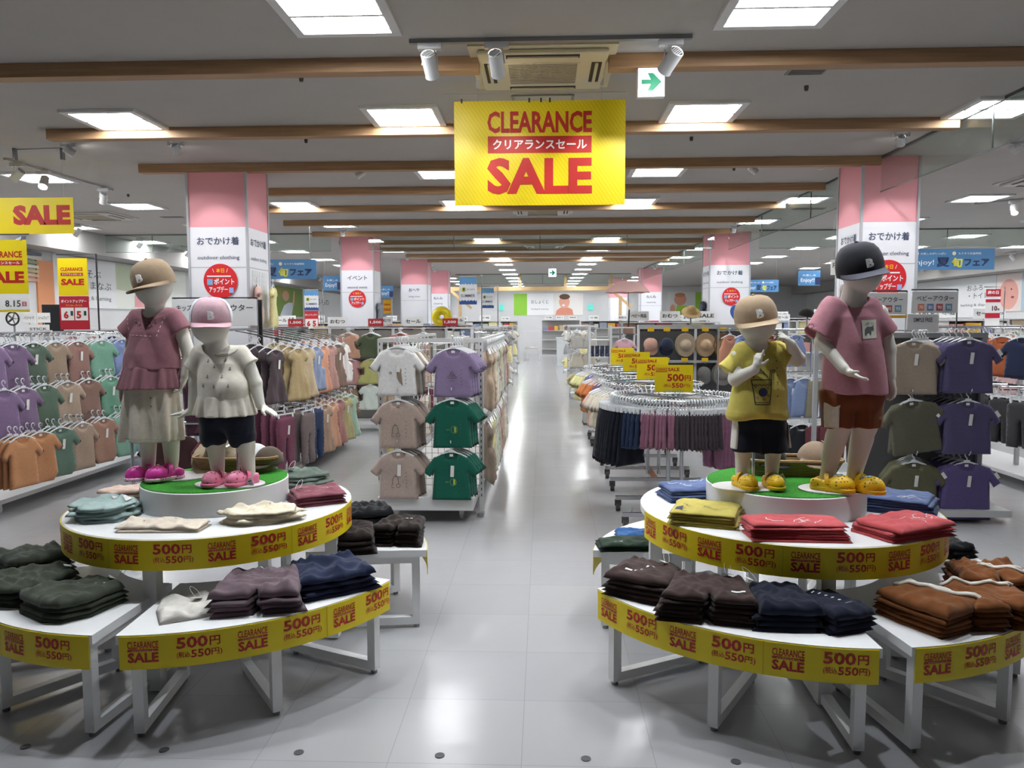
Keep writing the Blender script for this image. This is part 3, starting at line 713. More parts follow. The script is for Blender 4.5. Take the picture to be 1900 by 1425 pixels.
# ---- M1: tall girl, plum ruffle top, ecru skirt, olive brown cap
def M1():
    t = thing('child_mannequin', 'tall girl mannequin in plum ruffle top, cream skirt, olive cap and magenta clogs', 'mannequin', (-1.84, 3.52, .76))
    F = body_field(((-.22, -.16, 0), (.27, .16, 1.06)))
    head(F, (.042, 0, .935), (.080, .088, .098), (.034, -.01, .862), (.034, .012, .76), (.040, .006, .88))
    F.cap((-.045, .012, .752), (.13, .012, .752), .036, .036, .02); F.cap((.03, .01, .70), (.02, .01, .50), .085, .08, .02, (1.1, .75, 1)); F.cap((-.02, .01, .46), (.07, .01, .46), .07, .07, .02, (1, .85, 1))
    for hx, kx, ax in ((-.022, -.02, -.024), (.078, .09, .088)):
        F.cap((hx, 0, .42), (kx, -.004, .24), .056, .042, .015); F.cap((kx, -.004, .24), (ax, .008, .05), .040, .027, .012); F.cap((kx, .008, .19), (ax, .012, .10), .036, .028, .012)
    F.cap((-.058, .01, .745), (-.092, .015, .60), .034, .029, .01); F.cap((-.092, .015, .60), (-.118, -.005, .47), .028, .021, .01); hand(F, (-.122, -.008, .455), (-.1, -.1, -1), (.9, -.2, -.1), .95, side=-1)
    F.cap((.143, .01, .745), (.185, .016, .60), .034, .029, .01); F.cap((.185, .016, .60), (.172, -.004, .50), .028, .021, .01); hand(F, (.170, -.008, .488), (-.25, -.25, -1), (-.8, -.5, .2), .95, curl=(.7, .6, .5, .35), side=1)
    F.mb().build('body', SKIN, t, smooth=True)
    # plum top
    P = '#96636d'; S = Field((-.24, -.19, .40), (.28, .19, .85), .0045)
    S.fn(tube_sdf([.53, .60, .70, .76], [.017, .02, .03, .036], [0, 0, .004, .01], [.132, .122, .104, .098], [.100, .092, .078, .055]), 'u')
    S.cap((-.04, .01, .757), (.118, .01, .765), .052, .05, .02, (1, .95, 1)); ccone(S, (-.03, .01, .775), (-.102, .012, .69), .046, .056, .015); ccone(S, (.11, .01, .775), (.155, .012, .70), .046, .056, .015)
    S.cap((.036, -.015, .845), (.038, .0, .805), .058, .054, .004, op='s'); S.cap((.036, .012, .9), (.036, .012, .8), .05, .05, .004, op='s')
    S.fn(wrk(.0028, 4), '+'); top = S.mb().build('ruffle_top', fab(P), t, smooth=True)
    Rf = Field((-.24, -.20, .42), (.28, .20, .56), .0045)
    Rf.fn(tube_sdf([.435, .535, .547], [.010, .017, .018], [0, 0, 0], [.150, .131, .128], [.118, .102, .098], lambda th, z: np.clip((.547-z)/.1, 0, 1)*(.0075*np.sin(13*th)+.005*np.sin(21*th+1))), 'u')
    Rf.fn(lambda X, Y, Z: .004*np.sin(8*X+1)+0*Y*Z, '+').mb().build('ruffle', fab(P), top, smooth=True)
    sy = surf_y(top); C = mat('#e7cfc8', .8); st = []
    for poly in (dens([(-.075, .785), (-.068, .735), (-.060, .688)]), dens([(-.060, .688), (.078, .681)]), dens([(.078, .681), (.092, .74), (.118, .79)])):
        L = dens(poly, .0045)
        st += [stroke(L[i:i+3], .0028) for i in range(0, len(L)-3, 4)]
    lay('stitching', top, sy, st, C)
    r = random.Random(7); fl = []
    for _ in range(26):
        a = r.uniform(-1, 1); x = .022+.062*a; z = .758-.03*(1-a*a)+r.uniform(-.012, .014); rr = r.uniform(.0035, .009); fl.append(([(x+rr*(.6+.4*math.cos(5*q))*math.cos(q), z+rr*(.6+.4*math.cos(5*q))*math.sin(q)) for q in np.linspace(0, 2*PI, 21)[:-1]], [tuple(range(20))[::-1]]))
    lay('embroidery', top, sy, fl[:13], mat('#a97f80', .8)); lay('embroidery', top, sy, fl[13:], mat('#5b3b40', .8))
    # skirt
    K = Field((-.2, -.17, .17), (.2, .17, .47), .005)
    K.fn(tube_sdf([.192, .30, .46], [-.002, .003, .01], [0, 0, 0], [.140, .134, .125], [.105, .10, .09], lambda th, z: np.clip((.46-z)/.2, 0, 1)*(.009*np.sin(7*th+.6)+.004*np.sin(15*th))), 'u')
    K.fn(tube_sdf([.15, .205], [-.002, -.002], [0, 0], [.125, .125], [.09, .09]), 's'); K.fn(wrk(.002, 9), '+'); sk = K.mb().build('skirt', fab('#d9cdbc'), t, smooth=True)
    s2 = surf_y(sk); lay('button', sk, s2, [([(.048+dx+.0045*math.cos(q), z+.0045*math.sin(q)) for q in np.linspace(0, 2*PI, 13)[:-1]], [tuple(range(12))[::-1]]) for dx, z in ((0, .40), (.001, .362))], mat('#7f705c', .6))
    lay('hem_stitch', sk, s2, [stroke(dens([(-.1, .21), (.1, .21)]), .0015)], mat('#b3a695', .8))
    cap_part(t, (.040, .006, .926), math.radians(-4), math.radians(10), math.radians(-13), '#8b765c', rx=.093, ry=.104, hh=.112, brim=.076)
    ms = clog_meshes(mat('#e83fae', .4), print_mat('#f3c8da', ['#8c2a63', '#b5446f', '#5d2147', '#d8689b'], 75, .3), mat('#e03aa6', .45))
    clog(t, ms, (-.028, -.025, .012), math.radians(-38), 1.02); c2 = clog(t, ms, (.078, -.035, .012), math.radians(-42), 1.06)
    MB().lathe([(0, 0), (.008, 0), (.008, .002), (0, .003)], 12, c=(-.012, -.028, .066)).build('charm', mat('#d9b24a', .3, .8), c2)
    base_plate(t, (.07, .06), .155, .12)
M1()
# ---- M2: small girl, ecru peplum top with tiny anchors, navy shorts, pink cap
def M2():
    t = thing('child_mannequin', 'small girl mannequin in cream ruffled top, navy shorts, pink cap and pink clogs', 'mannequin', (-1.43, 3.42, .76))
    F = body_field(((-.29, -.16, 0), (.24, .16, .86)))
    head(F, (-.064, 0, .752), (.082, .088, .092), (-.066, -.008, .692), (-.04, .012, .59), (-.055, .006, .70), .05)
    F.cap((-.115, .012, .59), (.06, .012, .59), .034, .034, .02); F.cap((-.02, .01, .55), (-.012, .005, .42), .08, .082, .02, (1.1, .8, 1)); F.cap((-.05, .01, .33), (.03, .01, .33), .07, .07, .02)
    for hx, kx, ax in ((-.058, -.060, -.057), (.055, .078, .087)):
        F.cap((hx, 0, .30), (kx, -.004, .19), .052, .042, .015); F.cap((kx, -.004, .19), (ax, .006, .045), .041, .028, .012)
    F.cap((-.135, .01, .575), (-.150, .012, .47), .036, .031, .01); F.cap((-.150, .012, .47), (-.160, -.002, .352), .030, .022, .01)
    hand(F, (-.166, -.006, .338), (-.98, -.12, -.10), (0, .15, -1), .92, curl=(.18, .1, .05, .0), side=1, thumb=.3)
    F.cap((.085, .01, .575), (.125, .012, .47), .036, .031, .01); F.cap((.125, .012, .47), (.150, -.002, .375), .030, .022, .01)
    hand(F, (.156, -.004, .363), (.9, -.15, -.42), (-.4, .1, -.9), .92, curl=(.2, .12, .08, .05), side=-1, thumb=.3)
    F.mb().build('body', SKIN, t, smooth=True)
    E_ = '#ddd6c6'; S = Field((-.24, -.18, .30), (.20, .18, .68), .0045)
    S.fn(tube_sdf([.405, .48, .56, .60], [-.012, -.012, -.02, -.035], [0, 0, .004, .01], [.118, .115, .10, .095], [.104, .098, .075, .055]), 'u')
    S.cap((-.115, .012, .594), (.055, .012, .594), .05, .048, .02); S.ell((.03, -.05, .45), (.07, .05, .06), .03)
    ccone(S, (-.105, .012, .605), (-.158, .012, .528), .044, .05, .015); ccone(S, (.045, .012, .605), (.102, .012, .545), .044, .05, .015)
    S.cap((-.045, -.012, .668), (-.045, .0, .640), .062, .058, .004, op='s'); S.fn(wrk(.0022, 12), '+')
    top = S.mb().build('ruffle_top', fab(E_), t, smooth=True)
    Rf = Field((-.2, -.18, .30), (.18, .18, .43), .0045)
    Rf.fn(tube_sdf([.325, .412, .420], [-.010, -.012, -.012], [0, 0, 0], [.135, .118, .115], [.122, .106, .10], lambda th, z: np.clip((.42-z)/.09, 0, 1)*(.008*np.sin(11*th+2)+.004*np.sin(19*th))), 'u').mb().build('ruffle', fab(E_), top, smooth=True)
    LAYDX[top.name] = .048; sy = surf_y(top); an = []
    for x, z in ((-.105, .575), (-.028, .578), (-.07, .55), (-.005, .54), (-.10, .507), (-.032, .507), (-.12, .468), (-.065, .464), (.0, .466)):
        an += [stroke([(x, z+.006), (x, z-.006)], .003), stroke([(x-.005, z-.003), (x, z-.008), (x+.005, z-.003)], .003), stroke([(x-.0035, z+.003), (x+.0035, z+.003)], .002)]
    lay('motif', top, sy, an, mat('#6f695f', .8))
    co = [(-.045+.074*math.sin(a), .655-.062*math.cos(a)) for a in np.linspace(-1.15, 1.15, 40)]
    lay('collar_stitch', top, sy, [stroke(co[i:i+2], .004) for i in range(0, 38, 2)], mat('#5f5a50', .8))
    K = Field((-.18, -.14, .18), (.16, .15, .36), .0045)
    K.cap((-.045, .005, .31), (.025, .005, .31), .085, .085, .02, (1, .95, .8))
    for x, xe in ((-.060, -.070), (.044, .060)): K.cap((x, .004, .29), (xe, .0, .225), .070, .062, .015); ccone(K, (xe, 0, .235), (xe+(xe+.005)*.06, 0, .204), .062, .055, .01)
    K.fn(lambda X, Y, Z: Z-.352+0*X*Y, 'i'); K.fn(wrk(.003, 5, 60, 10), '+').mb().build('shorts', fab('#161b2b'), t, smooth=True)
    cap_part(t, (-.064, .004, .752), math.radians(23), math.radians(8), 0, '#c9a3ab', rx=.091, ry=.100, hh=.106, side='#d5d8de', under='#c9a0aa', brim=.066)
    ms = clog_meshes(print_mat('#f28aac', ['#b8405f', '#c95e82', '#f7bccd', '#93354f'], 60, .28), mat('#ee7aa2', .45), mat('#ea6e98', .45))
    clog(t, ms, (-.060, -.028, .012), math.radians(-2), .98); c2 = clog(t, ms, (.068, -.022, .012), math.radians(-32), 1.0)
    tag_part(c2, (.045, .0, .03), (0, -.3, .5)); base_plate(t, (.0, .0), .16, .10, (.02, .05, .25))
M2()
# ---- M3: small boy, yellow tee with a drink print, navy shorts with white side stripe, beige cap
def M3():
    t = thing('child_mannequin', 'small boy mannequin in yellow drink-print shirt, navy shorts and beige cap', 'mannequin', (.97, 3.42, .76))
    F = body_field(((-.2, -.2, 0), (.22, .16, .86)))
    head(F, (-.034, 0, .752), (.080, .088, .094), (-.030, -.01, .70), (-.028, .012, .59), (-.03, .006, .70), .045)
    F.cap((-.10, .012, .60), (.07, .012, .60), .034, .034, .02); F.cap((-.015, .01, .55), (-.015, .005, .42), .08, .085, .02, (1.1, .8, 1)); F.cap((-.05, .01, .32), (.03, .01, .32), .07, .07, .02)
    for hx, kx, ax in ((-.068, -.082, -.082), (.042, .050, .048)):
        F.cap((hx, 0, .28), (kx, -.004, .18), .048, .037, .015); F.cap((kx, -.004, .18), (ax, .006, .045), .036, .027, .012)
    F.cap((-.11, .0, .59), (-.128, -.03, .49), .035, .031, .01); F.cap((-.128, -.03, .49), (-.070, -.105, .535), .030, .022, .01)
    hand(F, (-.064, -.112, .543), (.18, -.15, 1), (.8, .5, .1), .9, curl=(1.0, .95, .85, .05), side=-1, point=True, spread=.05)
    F.cap((.07, .005, .595), (.145, -.01, .575), .035, .032, .012); F.cap((.145, -.01, .575), (.100, -.055, .640), .031, .022, .01)
    hand(F, (.094, -.060, .650), (-.8, -.25, .62), (-.5, .5, -.6), .85, curl=(.9, .7, .5, .2), side=-1)
    F.mb().build('body', SKIN, t, smooth=True)
    Yc = '#c9b950'; S = Field((-.25, -.18, .29), (.2, .18, .68), .0045)
    S.fn(tube_sdf([.318, .345, .45, .56, .605], [-.022, -.022, -.016, -.015, -.02], [0, 0, 0, .004, .01], [.118, .130, .118, .10, .092], [.09, .10, .096, .076, .056]), 'u')
    S.cap((-.09, .01, .604), (.055, .01, .604), .05, .048, .02); ccone(S, (-.075, .01, .612), (-.152, .004, .516), .046, .056, .018); ccone(S, (.045, .01, .61), (.108, .0, .578), .046, .054, .018)
    S.cap((-.03, -.014, .668), (-.03, .0, .640), .056, .052, .004, op='s'); S.fn(lambda X, Y, Z: (.012*np.cos(26*(X+.02))-.008)*np.exp(-((Z-.32)/.02)**2)*.6+0*Y, '+'); S.fn(wrk(.0032, 21, 34, 18), '+')
    top = S.mb().build('t_shirt', fab(Yc), t, smooth=True); LAYDX[top.name] = -.042; sy = surf_y(top); INKP = mat('#34372f', .8); D = []
    # drink print: cup, straw, cream swirl, bubbles
    D += [stroke(dens([(-.030, .49), (-.016, .385), (.046, .385), (.052, .492)]), .0038), stroke(dens([(-.030, .49), (.052, .492)]), .0038), stroke(dens([(-.016, .394), (.046, .394)]), .0025)]
    D += [stroke(dens([(-.027, .472)]+[(-.027+.0075*i, .472-.006*(i % 2)) for i in range(1, 11)], .005), .003)]
    D += [stroke([(-.012+.030*math.cos(a)+.02, .495+.026*math.sin(a)) for a in np.linspace(.15, PI-.1, 12)], .0035), stroke([(.004+.020*math.cos(a), .515+.016*math.sin(a)) for a in np.linspace(-.3, PI, 10)], .0035), stroke([(.002+.01*math.cos(a), .529+.012*math.sin(a)) for a in np.linspace(0, PI, 8)], .003)]
    D += [stroke(dens([(.040, .470), (.050, .530), (.070, .533)]), .003), stroke(dens([(.047, .468), (.056, .523), (.071, .525)]), .003), stroke([(.071, .534), (.071, .524)], .003)]
    D += [stroke([(x+.0042*math.cos(a), z+.0042*math.sin(a)) for a in np.linspace(0, 2*PI, 11)], .002) for x, z in ((-.014, .462), (.036, .456), (-.008, .415), (.038, .424), (.020, .408))]
    lay('print', top, sy, D, INKP)
    v = [(.015, .438)]+[(.015+.0185*math.cos(a), .438+.0185*math.sin(a)) for a in np.linspace(0, 2*PI, 25)[:-1]]
    lay('print_disc', top, sy, [(v, [(0, 1+(i+1) % 24, 1+i) for i in range(24)])], mat('#3b4466', .8))
    lay('size_dots', top, sy, [([(.082+.004*math.cos(q), z+.003*math.sin(q)) for q in np.linspace(0, 2*PI, 9)[:-1]], [tuple(range(8))[::-1]]) for z in (.57, .54, .51, .48, .45, .42)], mat('#6d6a3c', .8))
    K = Field((-.2, -.14, .15), (.17, .15, .36), .0045)
    K.cap((-.045, .005, .31), (.02, .005, .31), .08, .08, .02, (1, .95, .8))
    for x, xe in ((-.058, -.064), (.036, .056)): ccone(K, (x, .004, .32), (xe, -.002, .166), .066, .064, .02)
    K.fn(lambda X, Y, Z: Z-.345+0*X*Y, 'i'); K.fn(wrk(.0025, 15, 50, 9), '+'); sh = K.mb().build('shorts', fab('#151a2a'), t, smooth=True)
    W = Field((-.21, -.1, .16), (-.09, .1, .34), .0045); ccone(W, (-.058, .004, .33), (-.068, -.002, .176), .069, .0685, .0); W.fn(lambda X, Y, Z: np.maximum(np.abs(Y+.01)-.03, X+.11)+0*Z, 'i'); W.mb().build('side_stripe', fab('#d8d6d0'), sh, smooth=True)
    W = Field((.07, -.1, .16), (.18, .1, .34), .0045); ccone(W, (.036, .004, .33), (.060, -.002, .176), .069, .0685, .0); W.fn(lambda X, Y, Z: np.maximum(np.abs(Y+.0)-.03, .108-X)+0*Z, 'i'); W.mb().build('side_stripe', fab('#d8d6d0'), sh, smooth=True)
    cap_part(t, (-.036, .004, .752), math.radians(-6), math.radians(8), math.radians(-9), '#a78d70', rx=.092, ry=.102, hh=.104, under='#b39b7c', brim=.070, lx=.006)
    ms = clog_meshes(YP, mat('#e8bd12', .45), mat('#e6b80c', .45), PT)
    clog(t, ms, (-.078, -.03, .012), math.radians(14), .96); c2 = clog(t, ms, (.046, -.032, .012), math.radians(3), .94); tag_part(c2, (.04, .02, .055), (.3, -.5, 0)); base_plate(t, (-.06, .0), .155, .105, (-.02, .055, .2))
YP = print_mat('#f2c71a', ['#d06a1c', '#3f7d6b', '#7a5a1e', '#e58a22', '#4a6a3a'], 62, .26); PT = print_mat('#bfe0e4', ['#4f9fb0', '#2f7f86', '#e8f4f4'], 130, .4)
M3()
# ---- M4: tall boy, rose tee with hippo patch, rust shorts, black cap
def M4():
    t = thing('child_mannequin', 'tall boy mannequin in rose hippo-patch shirt, rust brown shorts and black cap', 'mannequin', (1.32, 3.36, .76))
    F = body_field(((-.2, -.22, 0), (.25, .16, 1.08)))
    head(F, (.036, 0, .965), (.078, .088, .096), (.046, -.01, .905), (.006, .012, .80), (.022, .006, .92), .05)
    F.cap((-.075, .012, .79), (.085, .012, .79), .036, .036, .02); F.cap((.01, .01, .73), (.02, .005, .58), .09, .085, .02, (1.1, .8, 1)); F.cap((-.03, .01, .46), (.06, .01, .46), .075, .075, .02)
    F.cap((-.04, 0, .44), (-.036, -.006, .29), .06, .048, .015); F.cap((-.036, -.006, .29), (-.082, .010, .055), .046, .029, .012); F.cap((-.045, .01, .24), (-.066, .014, .15), .044, .036, .012)
    F.cap((.07, 0, .44), (.070, -.006, .29), .06, .050, .015); F.cap((.070, -.006, .29), (.034, .008, .055), .048, .030, .012); F.cap((.066, .01, .23), (.048, .014, .14), .046, .036, .012)
    F.cap((-.09, .005, .775), (-.118, .0, .655), .037, .033, .01); F.cap((-.118, .0, .655), (-.060, -.085, .545), .032, .023, .01)
    hand(F, (-.054, -.094, .535), (.72, -.48, -.42), (.35, -.15, .9), 1.0, curl=(.12, .1, .12, .2), side=1, spread=.06)
    F.cap((.12, .01, .775), (.165, .012, .62), .037, .032, .01); F.cap((.165, .012, .62), (.172, -.002, .51), .031, .023, .01)
    hand(F, (.173, -.006, .496), (.08, -.1, -1), (-.9, -.3, .1), 1.0, curl=(.3, .25, .2, .2), side=1)
    F.mb().build('body', SKIN, t, smooth=True)
    Pk = '#b97c88'; S = Field((-.25, -.2, .41), (.24, .2, .87), .0045)
    S.fn(tube_sdf([.432, .52, .65, .76, .80], [.020, .018, .014, .01, .01], [0, 0, 0, .004, .01], [.138, .132, .118, .104, .096], [.105, .102, .096, .08, .06]), 'u')
    S.cap((-.066, .012, .795), (.08, .012, .800), .052, .05, .02); ccone(S, (-.05, .01, .815), (-.142, -.006, .676), .056, .066, .02); ccone(S, (.06, .01, .81), (.142, .006, .685), .052, .058, .02)
    ccone(S, (-.128, -.004, .70), (-.146, -.008, .668), .056, .060, .003, op='s')
    S.cap((.006, -.016, .868), (.006, .0, .842), .066, .06, .004, op='s'); S.fn(wrk(.0042, 31, 26, 16), '+')
    top = S.mb().build('t_shirt', fab(Pk), t, smooth=True); LAYDX[top.name] = -.042; sy = surf_y(top)
    pv = [(x, z) for z in np.linspace(.668, .746, 7) for x in np.linspace(.054, .122, 7)]; pv = [(x+.04*(z-.7)*-.25, z+.05*(x-.085)) for x, z in pv]
    lay('patch', top, sy, [(pv, [(j*7+k, j*7+k+1, j*7+k+8, j*7+k+7) for j in range(6) for k in range(6)])], mat('#d3d2c4', .8))
    sy3 = lambda x, z: sy(x, z, .0042)
    hip = [(.066, .682), (.071, .682), (.072, .692), (.086, .692), (.087, .683), (.092, .683), (.093, .700), (.099, .703), (.104, .700), (.106, .708), (.103, .714), (.107, .722), (.103, .723), (.099, .718), (.092, .717), (.085, .716), (.074, .717), (.067, .710), (.064, .700)]
    V, Fc, _ = fill_outline([(x+.002, z+.001) for x, z in hip], .004); lay('print', top, sy3, [(V.tolist(), Fc)], mat('#5c5f5c', .8))
    v, f = compose([('LUMP  YOU', .068, .728, .04, .0065, .01)]); lay('print', top, sy3, [(v.tolist(), f)], mat('#6a6c66', .8))
    K = Field((-.17, -.15, .27), (.2, .16, .48), .0045); K.cap((-.03, .005, .42), (.055, .005, .42), .088, .088, .02, (1, .95, .8))
    for x, xe in ((-.042, -.042), (.066, .076)): ccone(K, (x, .004, .44), (xe, -.002, .284), .075, .066, .02)
    K.fn(lambda X, Y, Z: Z-.465+0*X*Y, 'i'); K.fn(wrk(.003, 41, 50, 9), '+'); sh = K.mb().build('shorts', fab('#7a4022'), t, smooth=True)
    W = Field((-.17, -.12, .27), (-.05, .12, .45), .0045); ccone(W, (-.042, .004, .44), (-.043, -.002, .283), .078, .070, 0); W.fn(lambda X, Y, Z: np.maximum(np.abs(Y+.052-(X+.11)*.0)-.034, X+.062)+0*Z, 'i'); W.mb().build('side_stripe', fab('#d9d3c2'), sh, smooth=True)
    MB().box((.105, -.062, .325), (.122, -.058, .336)).build('logo', mat('#b08a6a', .8), sh)
    cap_part(t, (.032, .006, .960), math.radians(-2), math.radians(9), math.radians(-12), '#2a2a31', rx=.096, ry=.106, hh=.116, under='#53535f', brim=.080, lx=.008)
    ms = clog_meshes(YP, mat('#e8bd12', .45), mat('#e6b80c', .45), PT)
    clog(t, ms, (-.070, -.026, .012), math.radians(52), 1.1); c2 = clog(t, ms, (.058, -.045, .012), math.radians(36), 1.08); tag_part(c2, (.03, -.07, .03), (.9, 0, .4)); base_plate(t, (-.03, .02), .165, .115)
M4()
# ---------------------------------------------------------------- folded clothes on the tables, each garment a thing of its own
SHAPES = {
 'shorts': [(-.5, -.5), (-.06, -.5), (0, -.30), (.06, -.5), (.5, -.5), (.46, -.1), (.39, .5), (-.39, .5), (-.46, -.1)],
 'half': [(-.46, -.5), (.12, -.5), (.5, -.44), (.46, 0), (.38, .5), (-.40, .5), (-.47, .1)],
 'tee': [(-.47, -.5), (.47, -.5), (.48, .1), (.5, .27), (.42, .42), (.15, .5), (.07, .42), (-.07, .42), (-.15, .5), (-.42, .42), (-.5, .27), (-.48, .1)],
 'wide': [(-.48, -.5), (.48, -.5), (.5, .3), (.2, .42), (.1, .5), (-.1, .5), (-.2, .42), (-.5, .3)],
 'trousers': [(-.5, -.42), (-.30, -.5), (.2, -.5), (.42, -.40), (.5, -.1), (.36, .5), (-.16, .5), (-.42, .0)],
}
def cloth_item(name, shape, w, d, t, seed, crumple, color, gather=0.0, tiltx=0.0, step=.0125):
    r = random.Random(seed)
    if shape == 'blob':
        n = 22; ph = [r.uniform(0, 6.28) for _ in range(4)]
        pts = [((.46+.045*math.sin(3*a+ph[0])+.035*math.sin(5*a+ph[1])+.02*math.sin(9*a+ph[2]))*math.cos(a)*w, (.46+.05*math.sin(4*a+ph[3])+.03*math.sin(7*a+ph[1]))*math.sin(a)*d) for a in [2*PI*k/n for k in range(n)]]
    else: pts = [((x+r.uniform(-.018, .018))*w, (y+r.uniform(-.018, .018))*d) for x, y in SHAPES[shape]]
    p = [r.uniform(0, 6.28) for _ in range(10)]; an = r.uniform(-.6, .6)
    def fold(x, z):
        u = x*math.cos(an)+z*math.sin(an); v = -x*math.sin(an)+z*math.cos(an)
        rid = lambda q: 1-2*np.abs(np.sin(q))
        h = crumple*(.55*rid(26*u+p[0]+2.0*np.sin(15*v+p[1]))+.45*rid(17*v+p[2]+1.7*np.sin(21*u+p[3]))+.40*np.sin(60*u+p[4]+2*np.sin(33*v+p[5]))+.25*np.sin(88*v+40*u+p[6]))
        h = h+.35*crumple*np.sin(9*x+p[7])*np.sin(11*z+p[8])
        if step < .01: h = h+crumple*(.34*rid(58*u+p[8]+2.4*np.sin(31*v+p[9]))*np.clip(.5+np.sin(13*v+p[1]), 0, 1)+.20*rid(90*v+p[3]+2*np.sin(47*u+p[0]))*np.clip(.4+np.sin(17*u+p[2]), 0, 1))
        if gather: h = h+gather*np.clip((z/d-.30)/.12, 0, 1)*np.sin(150*x+p[9]+6*np.sin(20*z))
        h = h+tiltx*(z/d+.5)*t
        return -h
    mb = soft(pts, t, min(w, d)*.16, step, fold, depth2=.0015, back=0)
    mb.v = [(x, z, -y) for x, y, z in mb.v]
    zmin = min(v[2] for v in mb.v); mb.v = [(x, y, max(-.0, z)) if z < .0 and False else (x, y, z) for x, y, z in mb.v]
    o = mb.build(name, fab(color), None, smooth=True); return o
def stack(name, cat, what, where, c, z, w, d, rz, n, color, shape, t=.014, crumple=.004, gather=0.0, seed=1, h=None, skew=.010, tilt=0.0, top_t=None, labels=None, colors=None, fan=0.0):
    """n garments, bottom to top; returns the topmost object"""
    r = random.Random(seed); z0 = z; objs = []; h = h or n*t*1.12
    for i in range(n):
        last = i == n-1; tt = (top_t or t*1.25) if last else t
        o = cloth_item(name, shape, w*(1-.012*i), d*(1-.01*i), tt, seed*31+i, crumple*(1.35 if last else .8), (colors or [color])[i % len(colors or [1])], gather, tilt if last else 0, .0085 if last else .018)
        o.location = (c[0]+r.uniform(-skew, skew), c[1]+r.uniform(-skew, skew)+fan*i, z0+.0015+h*i/n); o.rotation_euler = (0, 0, rz+r.uniform(-.06, .06))
        k = n-1-i
        lb = labels[k] if labels and k < len(labels) else what+', '+('topmost' if k == 0 else ('lowest' if i == 0 else ORD[k]+' from top'))+' of stack '+where
        if n == 1: lb = labels[0] if labels else what+' '+where
        tag(o, lb, cat, what.split(' with ')[0]+' stack '+where if n > 1 else None); objs.append(o)
    return objs[-1]
def on_top(o, polys, m, name='print', off=.0022):
    from mathutils.bvhtree import BVHTree
    me = o.data; bv = BVHTree.FromPolygons([v.co for v in me.vertices], [p.vertices for p in me.polygons]); mb = MB()
    for v, f in polys:
        hz = [bv.ray_cast(Vector((x, y, 1)), Vector((0, 0, -1))) for x, y in v]
        if any(q[0] is None for q in hz): continue
        mb.add([(x, y, q[0].z+off) for (x, y), q in zip(v, hz)], f)
    if mb.v: return mb.build(name, m, o)
def flat_tag(o, x, y, rz, w=.03, h=.045, zoff=.012, loop=True):
    from mathutils.bvhtree import BVHTree
    me = o.data; bv = BVHTree.FromPolygons([v.co for v in me.vertices], [p.vertices for p in me.polygons]); q = bv.ray_cast(Vector((x, y, 1)), Vector((0, 0, -1))); z = (q[0].z if q[0] else .02)+zoff
    m = MB().box((-w/2, -h/2, -.0006), (w/2, h/2, .0006)); p = m.build('price_tag', PAPER(), o); p.location = (x, y, z); p.rotation_euler = (-.35, .1, rz)
    if loop: MB().tube([(x+.03*math.sin(rz)*math.sin(a)+.012*math.cos(a), y+.03*math.cos(rz)+.024*math.sin(a), z+.012+.02*math.sin(a)) for a in np.linspace(0, 2*PI, 14)[:-1]], .0008, 5, closed=True).build('tag_loop', PAPER(), o)
def cord(o, xy, r):
    from mathutils.bvhtree import BVHTree
    me = o.data; bv = BVHTree.FromPolygons([v.co for v in me.vertices], [p.vertices for p in me.polygons]); P = []
    for x, y in xy:
        q = bv.ray_cast(Vector((x, y, 1)), Vector((0, 0, -1))); P.append((x, y, (q[0].z if q[0] else .012)+r*.55))
    for i in range(1, len(P)-1): P[i] = (P[i][0], P[i][1], max(P[i][2], (P[i-1][2]+P[i+1][2])/2-.004))
    st = len(P); m = MB(); m.tube(P, r, 8); m.tube([(x+.012+.012*math.sin(5*k/st*3), y+.010, z) for k, (x, y, z) in enumerate(P)], r*.9, 8); m.build('drawstring', fab('#e6e1d6'), o, smooth=True)
def dashes(x, y, n, dx, dy, w=.008, h=.004): return [rect(x+dx*i-w/2, y+dy*i-h/2, x+dx*i+w/2, y+dy*i+h/2, 1) for i in range(n)]
def squiggle(x, y, s, seed, n=5):
    r = random.Random(seed); o = []
    for k in range(n):
        a0 = r.uniform(0, 6.28); px, py = x+r.uniform(-s, s), y+r.uniform(-s*.5, s*.5); P = [(px, py)]
        for j in range(9): a0 += r.uniform(-1, 1); P.append((P[-1][0]+s*.16*math.cos(a0), P[-1][1]+s*.10*math.sin(a0)))
        o.append(stroke(dens(P, .004), .0032))
    return o
PR = mat('#e9ebec', .8, name='pale_print')
ZR, ZL = .65, .40
# left round table
o = stack('folded_blouse', 'folded blouse', 'crumpled peach pink top', 'behind the mint pile', (-2.02, 3.62), ZR, .27, .22, .35, 3, '#e6c8b5', 'blob', .016, .006, seed=3)
o = stack('folded_blouse', 'folded blouse', 'pale mint top', 'at left end of left round table', (-1.93, 3.27), ZR, .30, .30, -.5, 5, '#a9c2bd', 'blob', .013, .0075, seed=5, skew=.02); on_top(o, [rect(-.04, .06, .07, .09, 8)], PAPER(), 'collar_tag', .006)
o = stack('folded_blouse', 'folded blouse', 'cream flower-dotted top', 'at front of left round table', (-1.57, 3.095), ZR, .36, .16, .02, 2, '#ecdcc6', 'wide', .012, .0055, seed=7); on_top(o, dashes(-.12, -.02, 7, .04, .01, .006, .006), mat('#b89a84', .8))
o = stack('folded_blouse', 'folded blouse', 'ivory cream top', 'right of centre on left round table', (-1.22, 3.24), ZR, .37, .22, .35, 4, '#e9dcc0', 'blob', .013, .008, seed=9, skew=.02); on_top(o, dashes(.02, .02, 6, .018, .008, .005, .005), mat('#a68f76', .8))
